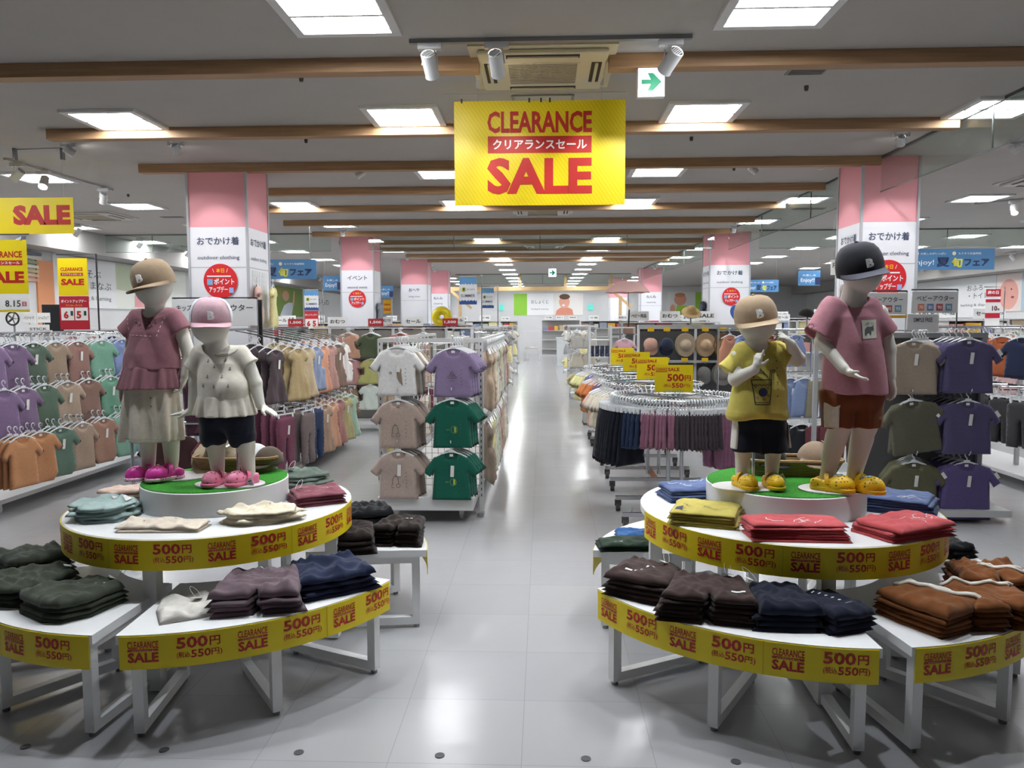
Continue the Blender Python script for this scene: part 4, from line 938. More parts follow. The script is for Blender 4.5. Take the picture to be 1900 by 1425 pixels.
o = stack('folded_blouse', 'folded blouse', 'plum rose top', 'at right end of left round table', (-1.085, 3.60), ZR, .25, .25, .5, 4, '#8f505c', 'tee', .013, .006, seed=11); on_top(o, [stroke(dens([(-.06, .06), (.02, .03), (.06, -.03)], .006), .003)], mat('#dcc3c2', .8)); flat_tag(o, -.08, .0, .6)
o = stack('folded_blouse', 'folded blouse', 'crumpled grey green top', 'at back right of left round table', (-1.27, 3.94), ZR, .33, .24, .2, 4, '#66756a', 'blob', .017, .009, seed=13, skew=.02); flat_tag(o, -.03, -.02, .3)
# left low tables
o = stack('folded_shorts', 'folded shorts', 'off-white drawstring shorts', 'at the left of the front left sector table', (-1.375, 2.85), ZL, .24, .25, .5, 1, '#dcd8cf', 'half', .016, .006, seed=15, labels=['single off-white pair of shorts left of mauve stack on front left table'], top_t=.028); flat_tag(o, .03, .02, -.5, .035, .07)
o = stack('folded_shorts', 'folded shorts', 'mauve grey shorts', 'in middle of front left table', (-1.115, 2.92), ZL, .36, .30, .22, 4, '#6d5a62', 'shorts', .02, .009, .004, seed=17, skew=.012, top_t=.04); on_top(o, [rect(-.03, .10, .02, .115, 5)], PR, 'label')
o = stack('folded_shorts', 'folded shorts', 'navy gathered shorts', 'at right of front left table', (-.885, 3.11), ZL, .34, .28, .55, 4, '#232c4a', 'half', .020, .010, .006, seed=19, top_t=.036)
OL = '#444a3e'
o = stack('folded_trousers', 'folded trousers', 'olive green trousers', 'at front of left-edge table', (-1.82, 2.85), ZL, .33, .30, -.55, 4, OL, 'trousers', .017, .006, .006, seed=21, top_t=.034); on_top(o, dashes(-.04, -.02, 6, .022, .022, .006, .006), PR, 'size_dots'); flat_tag(o, .06, .14, -.3, .03, .05)
o = stack('folded_trousers', 'folded trousers', 'olive green trousers', 'in middle of left-edge table', (-2.10, 2.99), ZL, .34, .32, -.5, 4, OL, 'trousers', .018, .009, .008, seed=23, top_t=.036); flat_tag(o, .08, .12, -.3, .02, .03)
o = stack('folded_trousers', 'folded trousers', 'olive green trousers', 'at back of left-edge table', (-2.27, 3.27), ZL, .30, .26, -.6, 4, '#3f453b', 'trousers', .02, .009, .008, seed=25, top_t=.034)
o = stack('folded_shorts', 'folded shorts', 'dark brown shorts', 'half hidden behind left round table', (-.93, 3.67), ZL, .24, .29, .1, 4, '#2b211e', 'half', .021, .007, .004, seed=27, top_t=.036); on_top(o, dashes(-.02, -.05, 2, .012, .012), PR, 'label')
o = stack('folded_shorts', 'folded shorts', 'dark brown shorts', 'nearest aisle behind left round table', (-.725, 3.80), ZL, .27, .24, -.08, 5, '#2a211d', 'shorts', .018, .007, .006, seed=29, top_t=.032); on_top(o, dashes(.03, .0, 2, .02, .01, .014, .006), PR, 'label')
o = stack('folded_shorts', 'folded shorts', 'black shorts', 'behind the dark brown stacks', (-.96, 4.08), ZL, .30, .26, .3, 4, '#14151a', 'half', .022, .009, .006, seed=31, top_t=.04)
# right round table
BL = '#5a6d9c'
o = stack('folded_t_shirt', 'folded shirt', 'denim blue shirt', 'at back left of right round table', (.72, 3.72), ZR, .31, .24, .15, 5, BL, 'tee', .0115, .004, seed=33); on_top(o, squiggle(-.03, .02, .09, 2, 6), PR)
o = stack('folded_t_shirt', 'folded shirt', 'yellow shirt', 'at left of right round table', (.70, 3.30), ZR, .30, .31, -.35, 5, '#c4b44f', 'tee', .0105, .0028, seed=35); on_top(o, squiggle(-.03, -.06, .06, 5, 5)+dashes(-.10, -.09, 1, 0, 0, .03, .05), mat('#34354a', .8)); on_top(o, [rect(-.02, .105, .03, .115, 4)], PAPER(), 'collar_tag')
o = stack('folded_t_shirt', 'folded shirt', 'coral red white-print shirt', 'at front of right round table', (1.00, 3.055), ZR, .41, .20, -.05, 6, '#d5555a', 'tee', .0095, .0025, seed=37); on_top(o, squiggle(.0, -.05, .07, 8, 8), PR); on_top(o, [rect(-.03, .075, .03, .086, 4)], PAPER(), 'collar_tag')
o = stack('folded_t_shirt', 'folded shirt', 'coral red line-drawing shirt', 'at front right of right round table', (1.45, 3.12), ZR, .36, .25, .42, 4, '#d5555a', 'tee', .011, .0028, seed=39, top_t=.022); on_top(o, squiggle(.05, -.06, .07, 11, 9), PR); on_top(o, [rect(-.03, .09, .03, .10, 4)], PAPER(), 'collar_tag')
o = stack('folded_t_shirt', 'folded shirt', 'denim blue outline-print shirt', 'at right of right round table', (1.615, 3.53), ZR, .34, .30, -.5, 6, BL, 'tee', .010, .0035, seed=41); on_top(o, squiggle(.03, -.08, .06, 13, 6), PR)
o = stack('folded_blouse', 'folded blouse', 'white ribbed top', '', (.87, 3.98), ZR, .20, .10, .0, 1, '#e3e1db', 'blob', .02, .006, seed=43, labels=['small white ribbed top lying behind the right podium beside the blue stack'])
# right low tables
BR = '#3f2e2c'
o = stack('folded_shorts', 'folded shorts', 'brown sweat shorts', 'at left end of front right table', (.43, 3.09), ZL, .30, .27, -.55, 5, BR, 'half', .016, .0045, .006, seed=45, top_t=.03); on_top(o, dashes(-.02, -.06, 4, .016, .024, .010, .012)+dashes(-.05, -.06, 1, 0, 0, .03, .012), PR, 'label'); flat_tag(o, .05, .07, -.4, .03, .03)
o = stack('folded_shorts', 'folded shorts', 'brown sweat shorts', 'left of navy on front right table', (.625, 2.885), ZL, .37, .28, -.18, 6, BR, 'shorts', .0145, .0045, .007, seed=47, top_t=.03); on_top(o, [rect(.08, -.075, .13, -.065, 5)], PR, 'label'); flat_tag(o, .07, .10, -.1, .045, .025); flat_tag(o, .15, .07, -.9, .03, .025)
NV = '#161c30'
o = stack('folded_shorts', 'folded shorts', 'dark navy shorts', 'in the pair on front right table, left', (.885, 2.82), ZL, .25, .28, -.05, 4, NV, 'half', .018, .0055, .004, seed=49, top_t=.042)
o = stack('folded_shorts', 'folded shorts', 'dark navy shorts', 'at right end of front right table', (1.065, 2.80), ZL, .20, .25, .30, 4, NV, 'half', .016, .004, .002, seed=51, top_t=.03); on_top(o, dashes(-.03, .08, 5, .012, -.022, .012, .006)+dashes(.03, -.045, 1, 0, 0, .03, .009), PR, 'label')
RU = '#80491f'
o = stack('folded_shorts', 'folded shorts', 'rust brown drawstring shorts', 'at left of right-edge table', (1.415, 2.815), ZL, .27, .30, .5, 5, RU, 'half', .0165, .0055, .004, seed=53, top_t=.034)
cord(o, [(-.02+.13*q+.014*math.sin(7*q), .135-.27*q) for q in np.linspace(0, 1, 20)], .0085)
o = stack('folded_shorts', 'folded shorts', 'rust brown drawstring shorts', 'at front right of right-edge table', (1.66, 2.85), ZL, .32, .28, .1, 5, RU, 'shorts', .0165, .0055, .006, seed=55, top_t=.034)
cord(o, [(-.13+.25*q, .10-.05*q+.014*math.sin(8*q)) for q in np.linspace(0, 1, 20)], .0075)
o = stack('folded_shorts', 'folded shorts', 'rust brown shorts', 'at back of right-edge table', (1.80, 3.10), ZL, .34, .26, -.15, 5, RU, 'shorts', .018, .007, .007, seed=57, top_t=.036)
cord(o, [(-.05+.20*q, .0-.05*q+.012*math.sin(8*q)) for q in np.linspace(0, 1, 16)], .007)
o = stack('folded_t_shirt', 'folded shirt', 'dark green shirt', 'on low table behind right round table', (.415, 3.72), ZL, .29, .19, .03, 3, '#23392a', 'wide', .012, .003, seed=59); on_top(o, squiggle(-.05, -.05, .015, 3, 3), PR)
o = stack('folded_t_shirt', 'folded shirt', 'bright blue shirt', 'beyond dark green stack', (.49, 3.90), ZL, .24, .15, .0, 2, '#2f5f9a', 'tee', .014, .004, seed=61)
o = stack('folded_shorts', 'folded shorts', 'black shorts', 'on low table right of right round table', (1.93, 3.66), ZL, .16, .20, .2, 3, '#14161c', 'half', .02, .008, .004, seed=63)
# ---------------------------------------------------------------- hanging garments
def sym(right): return right+[(-x, z) for x, z in right[::-1] if abs(x) > 1e-6]
def g_outline(kind, w, L):
    h = w/2
    if kind == 'tee': return sym([(.055, -.078), (h*.95, -.115), (h+.075, -.225), (h+.022, -.262), (h-.008, -.215), (h+.008, -.078-L)])[:6]+[(-x, z) for x, z in [(h+.008, -.078-L), (h-.008, -.215), (h+.022, -.262), (h+.075, -.225), (h*.95, -.115), (.055, -.078)]]+[(-.04, -.118), (0, -.130), (.04, -.118)]
    if kind == 'loose': return [(.055, -.078), (h*.98, -.108), (h+.07, -.22), (h+.015, -.25), (h-.012, -.205), (h+.012, -.10-L*.8), (h*.75, -.078-L), (-h*.75, -.078-L), (-h-.012, -.10-L*.8), (-h+.012, -.205), (-h-.015, -.25), (-h-.07, -.22), (-h*.98, -.108), (-.055, -.078), (-.04, -.115), (0, -.127), (.04, -.115)]
    if kind == 'tank': return [(.05, -.078), (.085, -.09), (h*.86, -.20), (h, -.24), (h+.008, -.078-L), (-h-.008, -.078-L), (-h, -.24), (-h*.86, -.20), (-.085, -.09), (-.05, -.078), (-.035, -.125), (0, -.138), (.035, -.125)]
    if kind == 'dress': return [(.045, -.078), (h*.72, -.10), (h*.98, -.17), (h*.80, -.205), (h*.62, -.20), (h*.66, -.30), (h*1.25, -.078-L), (-h*1.25, -.078-L), (-h*.66, -.30), (-h*.62, -.20), (-h*.80, -.205), (-h*.98, -.17), (-h*.72, -.10), (-.045, -.078), (-.03, -.11), (0, -.12), (.03, -.11)]
    if kind == 'frill': return [(.045, -.078), (h*.75, -.095), (h*1.15, -.165), (h*.9, -.21), (h*.7, -.195), (h*.72, -.28), (h*1.15, -.30), (h*1.4, -.078-L), (-h*1.4, -.078-L), (-h*1.15, -.30), (-h*.72, -.28), (-h*.7, -.195), (-h*.9, -.21), (-h*1.15, -.165), (-h*.75, -.095), (-.045, -.078), (-.03, -.11), (0, -.12), (.03, -.11)]
    if kind == 'shorts': return [(h*.86, -.085), (h*.92, -.16), (h*1.08, -.085-L), (h*.10, -.085-L), (0, -.085-L*.52), (-h*.10, -.085-L), (-h*1.08, -.085-L), (-h*.92, -.16), (-h*.86, -.085)]
    if kind == 'trousers': return [(h*.86, -.085), (h*.9, -.2), (h*.82, -.085-L), (h*.12, -.085-L), (0, -.085-L*.42), (-h*.12, -.085-L), (-h*.82, -.085-L), (-h*.9, -.2), (-h*.86, -.085)]
    if kind == 'skirt': return [(h*.72, -.085), (h*.9, -.2), (h*1.15, -.085-L), (-h*1.15, -.085-L), (-h*.9, -.2), (-h*.72, -.085)]
_gm = {}
NAME = {'tee': 't_shirt', 'loose': 't_shirt', 'tank': 'sleeveless_shirt', 'dress': 'dress', 'frill': 'tulle_dress', 'shorts': 'hanging_shorts', 'trousers': 'hanging_trousers', 'skirt': 'hanging_skirt'}
CATS = {'tee': 'shirt', 'loose': 'shirt', 'tank': 'shirt', 'dress': 'dress', 'frill': 'dress', 'shorts': 'shorts', 'trousers': 'trousers', 'skirt': 'skirt'}
def g_mesh(kind, w=.30, L=.38, step=.024, var=0, depth=.016):
    key = (kind, w, L, step, var, depth)
    if key not in _gm:
        fx = {'dress': 22, 'frill': 30, 'skirt': 26}.get(kind, 11); amp = {'dress': .011, 'frill': .014, 'skirt': .010}.get(kind, .0065)
        wv = wob(var*7+hash(kind) % 50 if False else var*7+len(kind)*3, amp, fx, 5)
        pts = g_outline(kind, w, L)
        mb = soft(pts[::-1], depth, .03, step, lambda x, z: wv(x, z)*np.clip((-z-.09)/(.6*L), .12, 1.0))
        if kind in ('tee', 'loose', 'tank', 'dress', 'frill'):   # back of the neck seen through the opening
            mb.add([(-.05, .006, -.080), (.05, .006, -.080), (.042, .006, -.125), (-.042, .006, -.125)], [(0, 1, 2, 3)])
        _gm[key] = mb.mesh(NAME[kind], fab('#ffffff'), True)
    return _gm[key]
HANGM = mat('#eef2f6', .25, name='hanger_plastic')
def hanger_meshes():
    a = MB(); hook = [(.016*math.cos(q), 0, .0-.016+.016*math.sin(q)+.002) for q in np.linspace(-.6, PI, 9)]
    hook = [(x, y, z) for x, y, z in hook]+[(-.014, 0, -.028), (0, 0, -.042), (0, 0, -.062)]
    a.tube(hook, .0044, 5); a.tube([(-.118, 0, -.112), (-.07, 0, -.088), (0, 0, -.066), (.07, 0, -.088), (.118, 0, -.112)], .0062, 6); a.box((-.022, -.005, -.078), (.022, .005, -.056), bev=.003)
    b = MB(); b.tube(hook, .0056, 6); b.box((-.10, -.005, -.070), (.10, .005, -.058)); b.box((-.10, -.010, -.098), (-.082, .010, -.062)); b.box((.082, -.010, -.098), (.10, .010, -.062))
    return a.mesh('hanger', HANGM, 30), b.mesh('hanger', HANGM, 30)
HGT, HGC = hanger_meshes()
HOOK_DZ = 0.0
TAGME = MB().box((-.013, -.001, -.085), (.013, .001, 0)).mesh('price_tag', PAPER()); LBLME = MB().box((-.013, -.001, -.009), (.013, .001, .009)).mesh('neck_label', PAPER())
def hang(kind, color, loc, rz, label, group=None, w=.30, L=.38, step=.024, var=0, depth=.016, hanger=True, tagd=False, neck=False, rx=0.0, ry=0.0):
    o = obj(NAME[kind], g_mesh(kind, w, L, step, var, depth), None, loc, (rx, ry, rz), fab(lighter(color, 1.35))); tag(o, label, CATS[kind], group)
    if hanger: obj('hanger', HGC if kind in ('shorts', 'trousers', 'skirt') else HGT, o)
    if tagd: obj('price_tag', TAGME, o, (.012, -depth-.013, -.17), (.06, .05, 0))
    if neck: obj('neck_label', LBLME, o, (0, .002, -.098))
    return o
CHR = lambda: mat('#c9ccd0', .18, 1, name='chrome'); RACKW = lambda: mat('#d9dadb', .4, name='rack_white'); RACKG = lambda: mat('#a9abad', .45, .2, name='rack_grey')
def caster(mb, p, s=1): mb.mark(); mb.tube([(p[0]-.012*s, p[1], .025*s), (p[0]+.012*s, p[1], .025*s)], .025*s, 14); mb.box((p[0]-.018*s, p[1]-.012, .03*s), (p[0]+.018*s, p[1]+.012, .092 if s > 1 else .075))
def rack_frame(name, label, x, y0, y1, zs, arms, deep=.30, z_top=1.42, cat='clothes rack', side=1, base=True):
    """gondola along Y at x; arms: list of (y, tier index, reach)"""
    t = thing(name, label, cat, (0, 0, 0)); m = MB()
    for y in (y0, (y0+y1)/2, y1): m.beam((x, y, .09), (x, y, z_top), .035, .03)
    m.build('post', RACKW(), t); r = MB(); r.beam((x, y0, z_top-.02), (x, y1, z_top-.02), .03, .02)
    for z in zs: r.beam((x, y0, z+.0), (x, y1, z+.0), .022, .022)
    r.build('rail', CHR(), t)
    if base:
        b = MB().box((x-.30 if side > 0 else x-deep, y0, .08), (x+deep if side > 0 else x+.30, y1, .115)); b.build('base_shelf', RACKW(), t)
        c = MB()
        for y in (y0+.1, y1-.1):
            for xx in (x-.2*side, x+side*(deep-.06)): caster(c, (xx, y))
        c.build('caster', mat('#c5c6c6', .5), t)
    a = MB()
    for y, z, x0, x1, dz in arms: a.tube([(x0, y, z), (x1, y, z+dz), (x1+.004*side, y, z+dz+.02)], .006, 6)
    if arms: a.build('arm', CHR(), t)
    return t
rnd = random.Random(77)
def faceout(cols, label_where, grp, kind_default='tee', depthn=4):
    pass
# ---- 1. left rack: three tiers of shirts facing the aisle
TIER = [(1.415, -4.32, 'top'), (1.06, -4.22, 'middle'), (.70, -4.08, 'bottom')]
YS = [6.10, 6.36, 6.68, 7.00, 7.38, 7.74, 8.10]
LCOL = [[('lilac', '#6f5a78'), ('sage green', '#4f5f51'), ('beige', '#8f7c69'), ('pinkish brown', '#86655b'), ('mint green', '#6d9c86'), ('periwinkle blue', '#7d8fc0'), ('cream', '#cfcabb')],
        [('lilac', '#6f5a78'), ('sage green', '#4f6353'), ('sand beige', '#9b8876'), ('pinkish brown', '#7d6157'), ('mint green', '#5f9078'), ('periwinkle blue', '#6b7eb3'), ('cream', '#cfcabb')],
        [('terracotta orange', '#a9734d'), ('sage green', '#51695b'), ('beige', '#8f7b6a'), ('dusty brown', '#8f6c5a'), ('mint green', '#6f9a86'), ('pale blue', '#8496c4'), ('pale blue', '#8ea0cc')]]
arms = []
for ti, (z, xf, tn) in enumerate(TIER):
    for ci, y in enumerate(YS):
        cn, cc = LCOL[ti][ci]; yy = y-.03*ti; arms.append((yy, z+.0, -4.62, xf+.02, -.02)); n = 5
        for k in range(n):
            front = k == 0; xk = xf-.052*k
            lb = '%s shirt at the front of the %s tier of the left rack' % (cn, tn) if front else '%s shirt behind the front one, %s tier of the left rack' % (cn, tn)
            g = None if front else '%s shirts in the %s tier of the left rack' % (cn, tn)
            if ti == 2 and ci == 6 and front: lb = 'last pale blue shirt at the far end of the bottom tier, left rack'
            hang('tee' if (ci*2+ti) % 3 == 0 else 'loose', cc, (xk, yy+rnd.uniform(-.012, .012), z-.004), PI/2+rnd.uniform(-.10, .10)-(.28 if front else .18), lb, g, .262, .385 if ti < 2 else .41, .022, (ci*3+ti+k) % 5, .015, tagd=front and (ci+ti) % 2 == 1, neck=front, rx=rnd.uniform(-.03, .05))
# nearest column cut by the picture edge
for ti, (z, xf, tn) in enumerate(TIER):
    cn, cc = [('lilac', '#7a6386'), ('lilac', '#745e80'), ('terracotta orange', '#ad764f')][ti]
    for k in range(4):
        hang('tee', cc, (xf-.05*k, 5.86-.02*ti, z-.004), PI/2-.2, '%s shirt cut by the left picture edge, %s tier of the left rack' % (cn, tn), 'shirts cut by the left picture edge, %s tier' % tn, .262, .40, .024, k, .015)
rack_frame('shirt_rack', 'white gondola rack with three tiers of shirts along the left side', -4.62, 5.75, 8.35, [1.415, 1.06, .70], arms, deep=.36, z_top=1.44)

# ---- 2. rack of dresses left of the middle, two tiers facing the aisle
D1 = [('charcoal', '#4a4044', 'dress'), ('mustard cream', '#a8946c', 'dress'), ('cream', '#b8a586', 'dress'), ('pale blue', '#8391b0', 'frill'), ('peach orange', '#c98e70', 'dress'), ('dusty pink', '#a8807a', 'dress'), ('taupe brown', '#776257', 'dress'), ('white', '#cfcbc9', 'frill')]
D2 = [('plum', '#6f3c50', 'trousers'), ('taupe', '#6b5f60', 'trousers'), ('navy', '#27375a', 'trousers'), ('beige patterned', '#a48a76', 'dress'), ('apricot', '#c08f74', 'dress'), ('old rose', '#9b6d68', 'dress'), ('moss yellow', '#a09a6c', 'dress'), ('pale mint', '#8fa996', 'dress')]
arms = []
for ti, (DD, z, xf, tn) in enumerate(((D1, 1.33, -2.36, 'upper'), (D2, .72, -2.28, 'lower'))):
    for ci, (cn, cc, kd) in enumerate(DD):
        y = 7.05+.285*ci; arms.append((y, z+.10, -2.85, xf+.03, -.10))
        L = {'trousers': .50, 'dress': .50, 'frill': .46}[kd]; n = 4
        nm = {'trousers': 'trousers', 'dress': 'dress', 'frill': 'tulle dress'}[kd]
        for k in range(n):
            lb = '%s %s at the front of the %s tier of the dress rack' % (cn, nm, tn) if k == 0 else '%s %s behind the front one, %s tier, dress rack' % (cn, nm, tn)
            hang(kd, cc, (xf-.085*k-(.12 if ci == 0 else 0), y+rnd.uniform(-.015, .015)+.02*k, z+.018*k-.002), PI/2-.38+rnd.uniform(-.12, .12), lb, None if k == 0 else '%s %s behind the front one in the %s tier' % (cn, nm, tn), .27, L, .024, (ci+k) % 5, .022, tagd=k == 0 and ci % 3 == 0)
rack_frame('dress_rack', 'gondola rack of dresses in two tiers left of the middle, below chrome arms', -2.88, 6.85, 9.35, [1.44, .83], arms, deep=.5, z_top=1.46)

# ---- 3. back row facing the camera
t = thing('display_rack', 'white rack facing forward behind the dress rack, with a peach tulle top', 'clothes rack', (0, 0, 0)); m = MB()
for x in (-3.0, -2.1, -1.35): m.beam((x, 10.75, .0), (x, 10.75, 1.42), .035)
m.build('post', RACKW(), t); m = MB()
for z in (1.44, 1.02, .66): m.beam((-3.0, 10.72, z), (-1.35, 10.72, z), .022)
m.build('rail', CHR(), t); MB().box((-3.0, 10.45, .10), (-1.35, 10.8, .15)).build('base_shelf', RACKW(), t); MB().box((-3.0, 10.76, .15), (-1.35, 10.79, 1.40)).build('back_panel', mat('#8d8a86', .6), t)
BK = [(-2.66, 1.43, 'frill', ('peach and grey', '#b58872')), (-2.34, 1.43, 'tee', ('dark olive', '#47503a')), (-1.95, 1.43, 'frill', ('rust red patterned', '#96574a')), (-1.62, 1.43, 'tee', ('grey green', '#58685f')),
      (-2.62, 1.07, 'frill', ('dusty pink', '#a67876')), (-2.33, 1.08, 'frill', ('lime green and cream', '#9a9a5c')), (-1.95, 1.05, 'dress', ('white and pink', '#b9a9a6')), (-1.6, 1.05, 'dress', ('white', '#c8c4be')),
      (-2.66, .70, 'skirt', ('camel brown', '#7d6650')), (-2.36, .72, 'frill', ('white and mint', '#b9c4bc')), (-1.95, .70, 'dress', ('maroon', '#6b2c3f')), (-1.6, .70, 'dress', ('maroon', '#6b2c3f'))]
for i, (x, z, kd, (cn, cc)) in enumerate(BK):
    for k in range(3):
        y = 10.42+.07*k; rw = ['top', 'middle', 'bottom'][i//4]
        lb = '%s %s at the front of the %s row, forward-facing back rack' % (cn, CATS[kd], rw) if k == 0 else '%s %s behind the front one, %s row, back rack' % (cn, CATS[kd], rw)
        if cn == 'maroon': lb = 'maroon dress %s, bottom row of the back rack' % ('in the third column' if i == 10 else 'in the fourth column')
        hang(kd, cc, (x+rnd.uniform(-.01, .01), y, z), rnd.uniform(-.1, .1), lb, '%s garments, %s row of the back rack' % (cn, rw) if k or cn == 'maroon' else None, .30, .34, .026, (i+k) % 5, .018)

# ---- 4. centre gondola: six shirts on the end panel, dresses along the aisle
t = thing('shirt_stand', 'white wheeled gondola in the centre with six shirts on its mesh end panel', 'clothes rack', (0, 0, 0))
xa, xb, yp = -1.255, -.475, 5.90; m = MB(); m.beam((xa, yp, .05), (xa, yp, 1.375), .035); m.beam((xb, yp, .0), (xb, yp, 1.375), .035); m.beam((xa, 8.9, .05), (xa, 8.9, 1.375), .035); m.beam((xb, 8.9, .05), (xb, 8.9, 1.375), .035); m.build('post', RACKW(), t)
m = MB(); m.beam((xa, yp, 1.365), (xb, yp, 1.365), .04, .03); m.beam((xa, yp, 1.365), (xa, 8.9, 1.365), .03, .03); m.beam((xb, yp, 1.365), (xb, 8.9, 1.365), .03, .03); m.beam((-.86, yp, 1.33), (-.86, 8.9, 1.33), .03, .03); m.build('top_rail', RACKW(), t)
m = MB()
for i in range(1, 16): x = xa+(xb-xa)*i/16; m.tube([(x, yp+.02, .18), (x, yp+.02, 1.34)], .0022, 4)
for i in range(24): z = .18+i*.0505; m.tube([(xa, yp+.024, z), (xb, yp+.024, z)], .0022, 4)
m.build('mesh_panel', CHR(), t); m = MB()
for i in range(26):
    for x in (xa, xb): m.box((x-.004, yp-.0195, .15+i*.047), (x+.004, yp-.0175, .172+i*.047))
m.build('slot', mat('#4a4b4d', .6), t)
MB().box((xa+.02, yp-.28, .10), (xb-.04, 8.9, .20), bev=.004).build('base_shelf', RACKW(), t); m = MB(); caster(m, (-.62, yp-.12)); caster(m, (-1.12, yp-.1)); caster(m, (-.62, 8.7)); caster(m, (-1.12, 8.7)); m.build('caster', mat('#dcdcdc', .4), t)
MB().box((xb-.018, yp-.06, 0), (xb+.018, yp+.06, .03)).build('foot', RACKG(), t); m = MB()
FR = [(-1.065, 1.395, 'white shirt with a brown giraffe print', '#dcd9d0', 'tee', 'cone'), (-.655, 1.385, 'lilac shirt with a line-drawn sea creature', '#7c6c8f', 'tee', 'fish'),
      (-1.065, 1.005, 'greyish beige shirt with a bird drawing', '#9f8d84', 'tee', 'bird'), (-.665, 1.01, 'bottle green shirt with a small round print', '#0f5444', 'tee', 'ring'),
      (-1.07, .625, 'greyish beige shirt with a bird drawing and white tag', '#a08e85', 'tee', 'bird'), (-.675, .62, 'bottle green shirt with a long white tag', '#0f5444', 'tee', 'ring')]
def chest(o, what):
    sy = surf_y(o); dk = mat('#4d4540', .8); ps = []; kf = lambda p, s=.9: [(x*s, z) for x, z in p]
    if what == 'cone':
        V, Fc, _ = fill_outline([(-.005, -.245), (.028, -.235), (.035, -.30), (.040, -.36), (.012, -.325), (-.002, -.30)], .008); lay('print', o, sy, [(V.tolist(), Fc)], mat('#8e7c6c', .8)); ps = [stroke([(-.05+.008*math.cos(a), -.262+.008*math.sin(a)) for a in np.linspace(0, 2*PI, 10)], .003), stroke(dens([(0, -.24), (.02, -.225), (.03, -.235), (.034, -.25)], .008), .0025)]
    elif what == 'fish': ps = [stroke(dens([(-.04, -.285), (-.02, -.262), (.01, -.268), (.03, -.28), (.02, -.292), (-.03, -.295), (-.04, -.285)], .008), .0028), stroke(dens([(-.02, -.262), (-.015, -.245), (.0, -.24), (.01, -.268)], .008), .0028), stroke(dens([(-.025, -.31), (.01, -.31)], .008), .0028), stroke(dens([(-.02, -.28), (.02, -.28)], .008), .002)]
    elif what == 'bird': ps = [stroke([(-.02+.022*math.cos(a), -.30+.042*math.sin(a)) for a in np.linspace(-.4, 3.4, 18)], .003), stroke(dens([(-.042, -.31), (-.05, -.34), (-.03, -.345)], .008), .003), stroke([(.0+.014*math.cos(a), -.33+.014*math.sin(a)) for a in np.linspace(0, 2*PI, 12)], .0028), stroke(dens([(-.03, -.262), (-.02, -.25), (-.008, -.262)], .006), .0025)]
    else:
        ps = [stroke([(.015+.024*math.cos(a), -.295+.026*math.sin(a)) for a in np.linspace(0, 2*PI, 20)], .003)]; lay('print', o, sy, [([(.015, -.318), (.03, -.312), (.03, -.278), (.015, -.272)], [(0, 1, 2, 3)])], mat('#a9bd4a', .8)); ps += [rect(-.045, -.297, -.02, -.293, 3)]
    lay('print', o, sy, ps, dk if what != 'ring' else mat('#7d9a63', .8))
    lay('size_dots', o, sy, [rect(.058, z, .064, z+.006, 1) for z in (-.235, -.262, -.289, -.316, -.343)], mat('#5a5750', .8))
for x, z, lb, cc, kd, pr in FR:
    row = {1.395: 'top', 1.385: 'top', 1.005: 'middle', 1.01: 'middle'}.get(z, 'bottom'); n = 4
    for k in range(n):
        o = hang('tee', cc if k == 0 else ['#d3d0c8', '#8f8171'][k % 2] if 'white' in lb[:5] else cc, (x+.012*k, yp-.30+.055*k, z), rnd.uniform(-.03, .03)+(.06 if k else 0), lb+', %s row of the centre gondola' % row if k == 0 else 'shirt hanging behind the %s, %s row' % (' '.join(lb.split()[:3]), row), None if k == 0 else 'shirts behind the %s, %s row' % (' '.join(lb.split()[:3]), row), .275, .355, .015 if k == 0 else .024, int(z*10) % 5+k, .016, tagd=k == 0 and ('white tag' in lb or 'white shirt' in lb), neck=k == 0)
        if k == 0: chest(o, pr)
    m.tube([(x, yp, z), (x, yp-.33, z), (x, yp-.335, z+.02)], .005, 6)
m.build('arm', CHR(), t)
# long sides of the gondola: dresses seen edge on along the aisle
AC = [('beige', '#a4917c'), ('beige', '#9c8a76'), ('cream', '#c2b6a2'), ('floral white', '#c9c6bd'), ('taupe', '#8d7d6f'), ('yellow', '#c9bd6e'), ('floral white', '#bdb9ae'), ('pale green', '#a9b59a'), ('grey', '#a09a98'), ('pink', '#b78f90')]
for tier, (z, tn) in enumerate(((1.36, 'upper'), (.78, 'lower'))):
    for i in range(22):
        y = 6.12+i*.125; cn, cc = AC[(i//2+tier*4) % len(AC)]
        hang('dress' if (i//3) % 2 else 'frill', cc, (-.44, y, z), PI/2+rnd.uniform(-.12, .12)+.25, '%s dress, %s from front on aisle side of centre gondola, %s tier' % (cn, ORD[i], tn), None, .26, .48, .028, i % 5, .02)
        if i % 2 == 0: hang('dress', cc, (-1.29, y, z), -PI/2+rnd.uniform(-.12, .12), '%s dress hung on the far left side of the centre gondola' % cn, '%s dresses on the left side of the centre gondola' % cn, .26, .46, .03, i % 5, .02)
for i in range(7):
    cn, cc = [('red spotted', '#8f1c28'), ('red spotted', '#8f1c28'), ('navy blue', '#1c2a66'), ('red spotted', '#8a1a26'), ('navy blue', '#1c2a66'), ('crimson', '#9a2430'), ('navy blue', '#20307a')][i]
    for tier, z in enumerate((1.38, 1.0)): hang('tee', cc, (-.60+.01*i, 9.35+i*.16, z), PI/2-.3, '%s baby top, %s column beyond the centre gondola, %s row' % (cn, ORD[i], ('upper', 'lower')[tier]), None, .26, .30, .026, i % 5, .018)
rack_frame('baby_rack', 'white rack of red and navy baby tops beyond the centre gondola', -.85, 9.25, 10.6, [1.38, 1.0, .6], [(9.35+i*.16, z, -.85, -.58, -.02) for i in range(7) for z in (1.38, 1.0)], deep=.3)

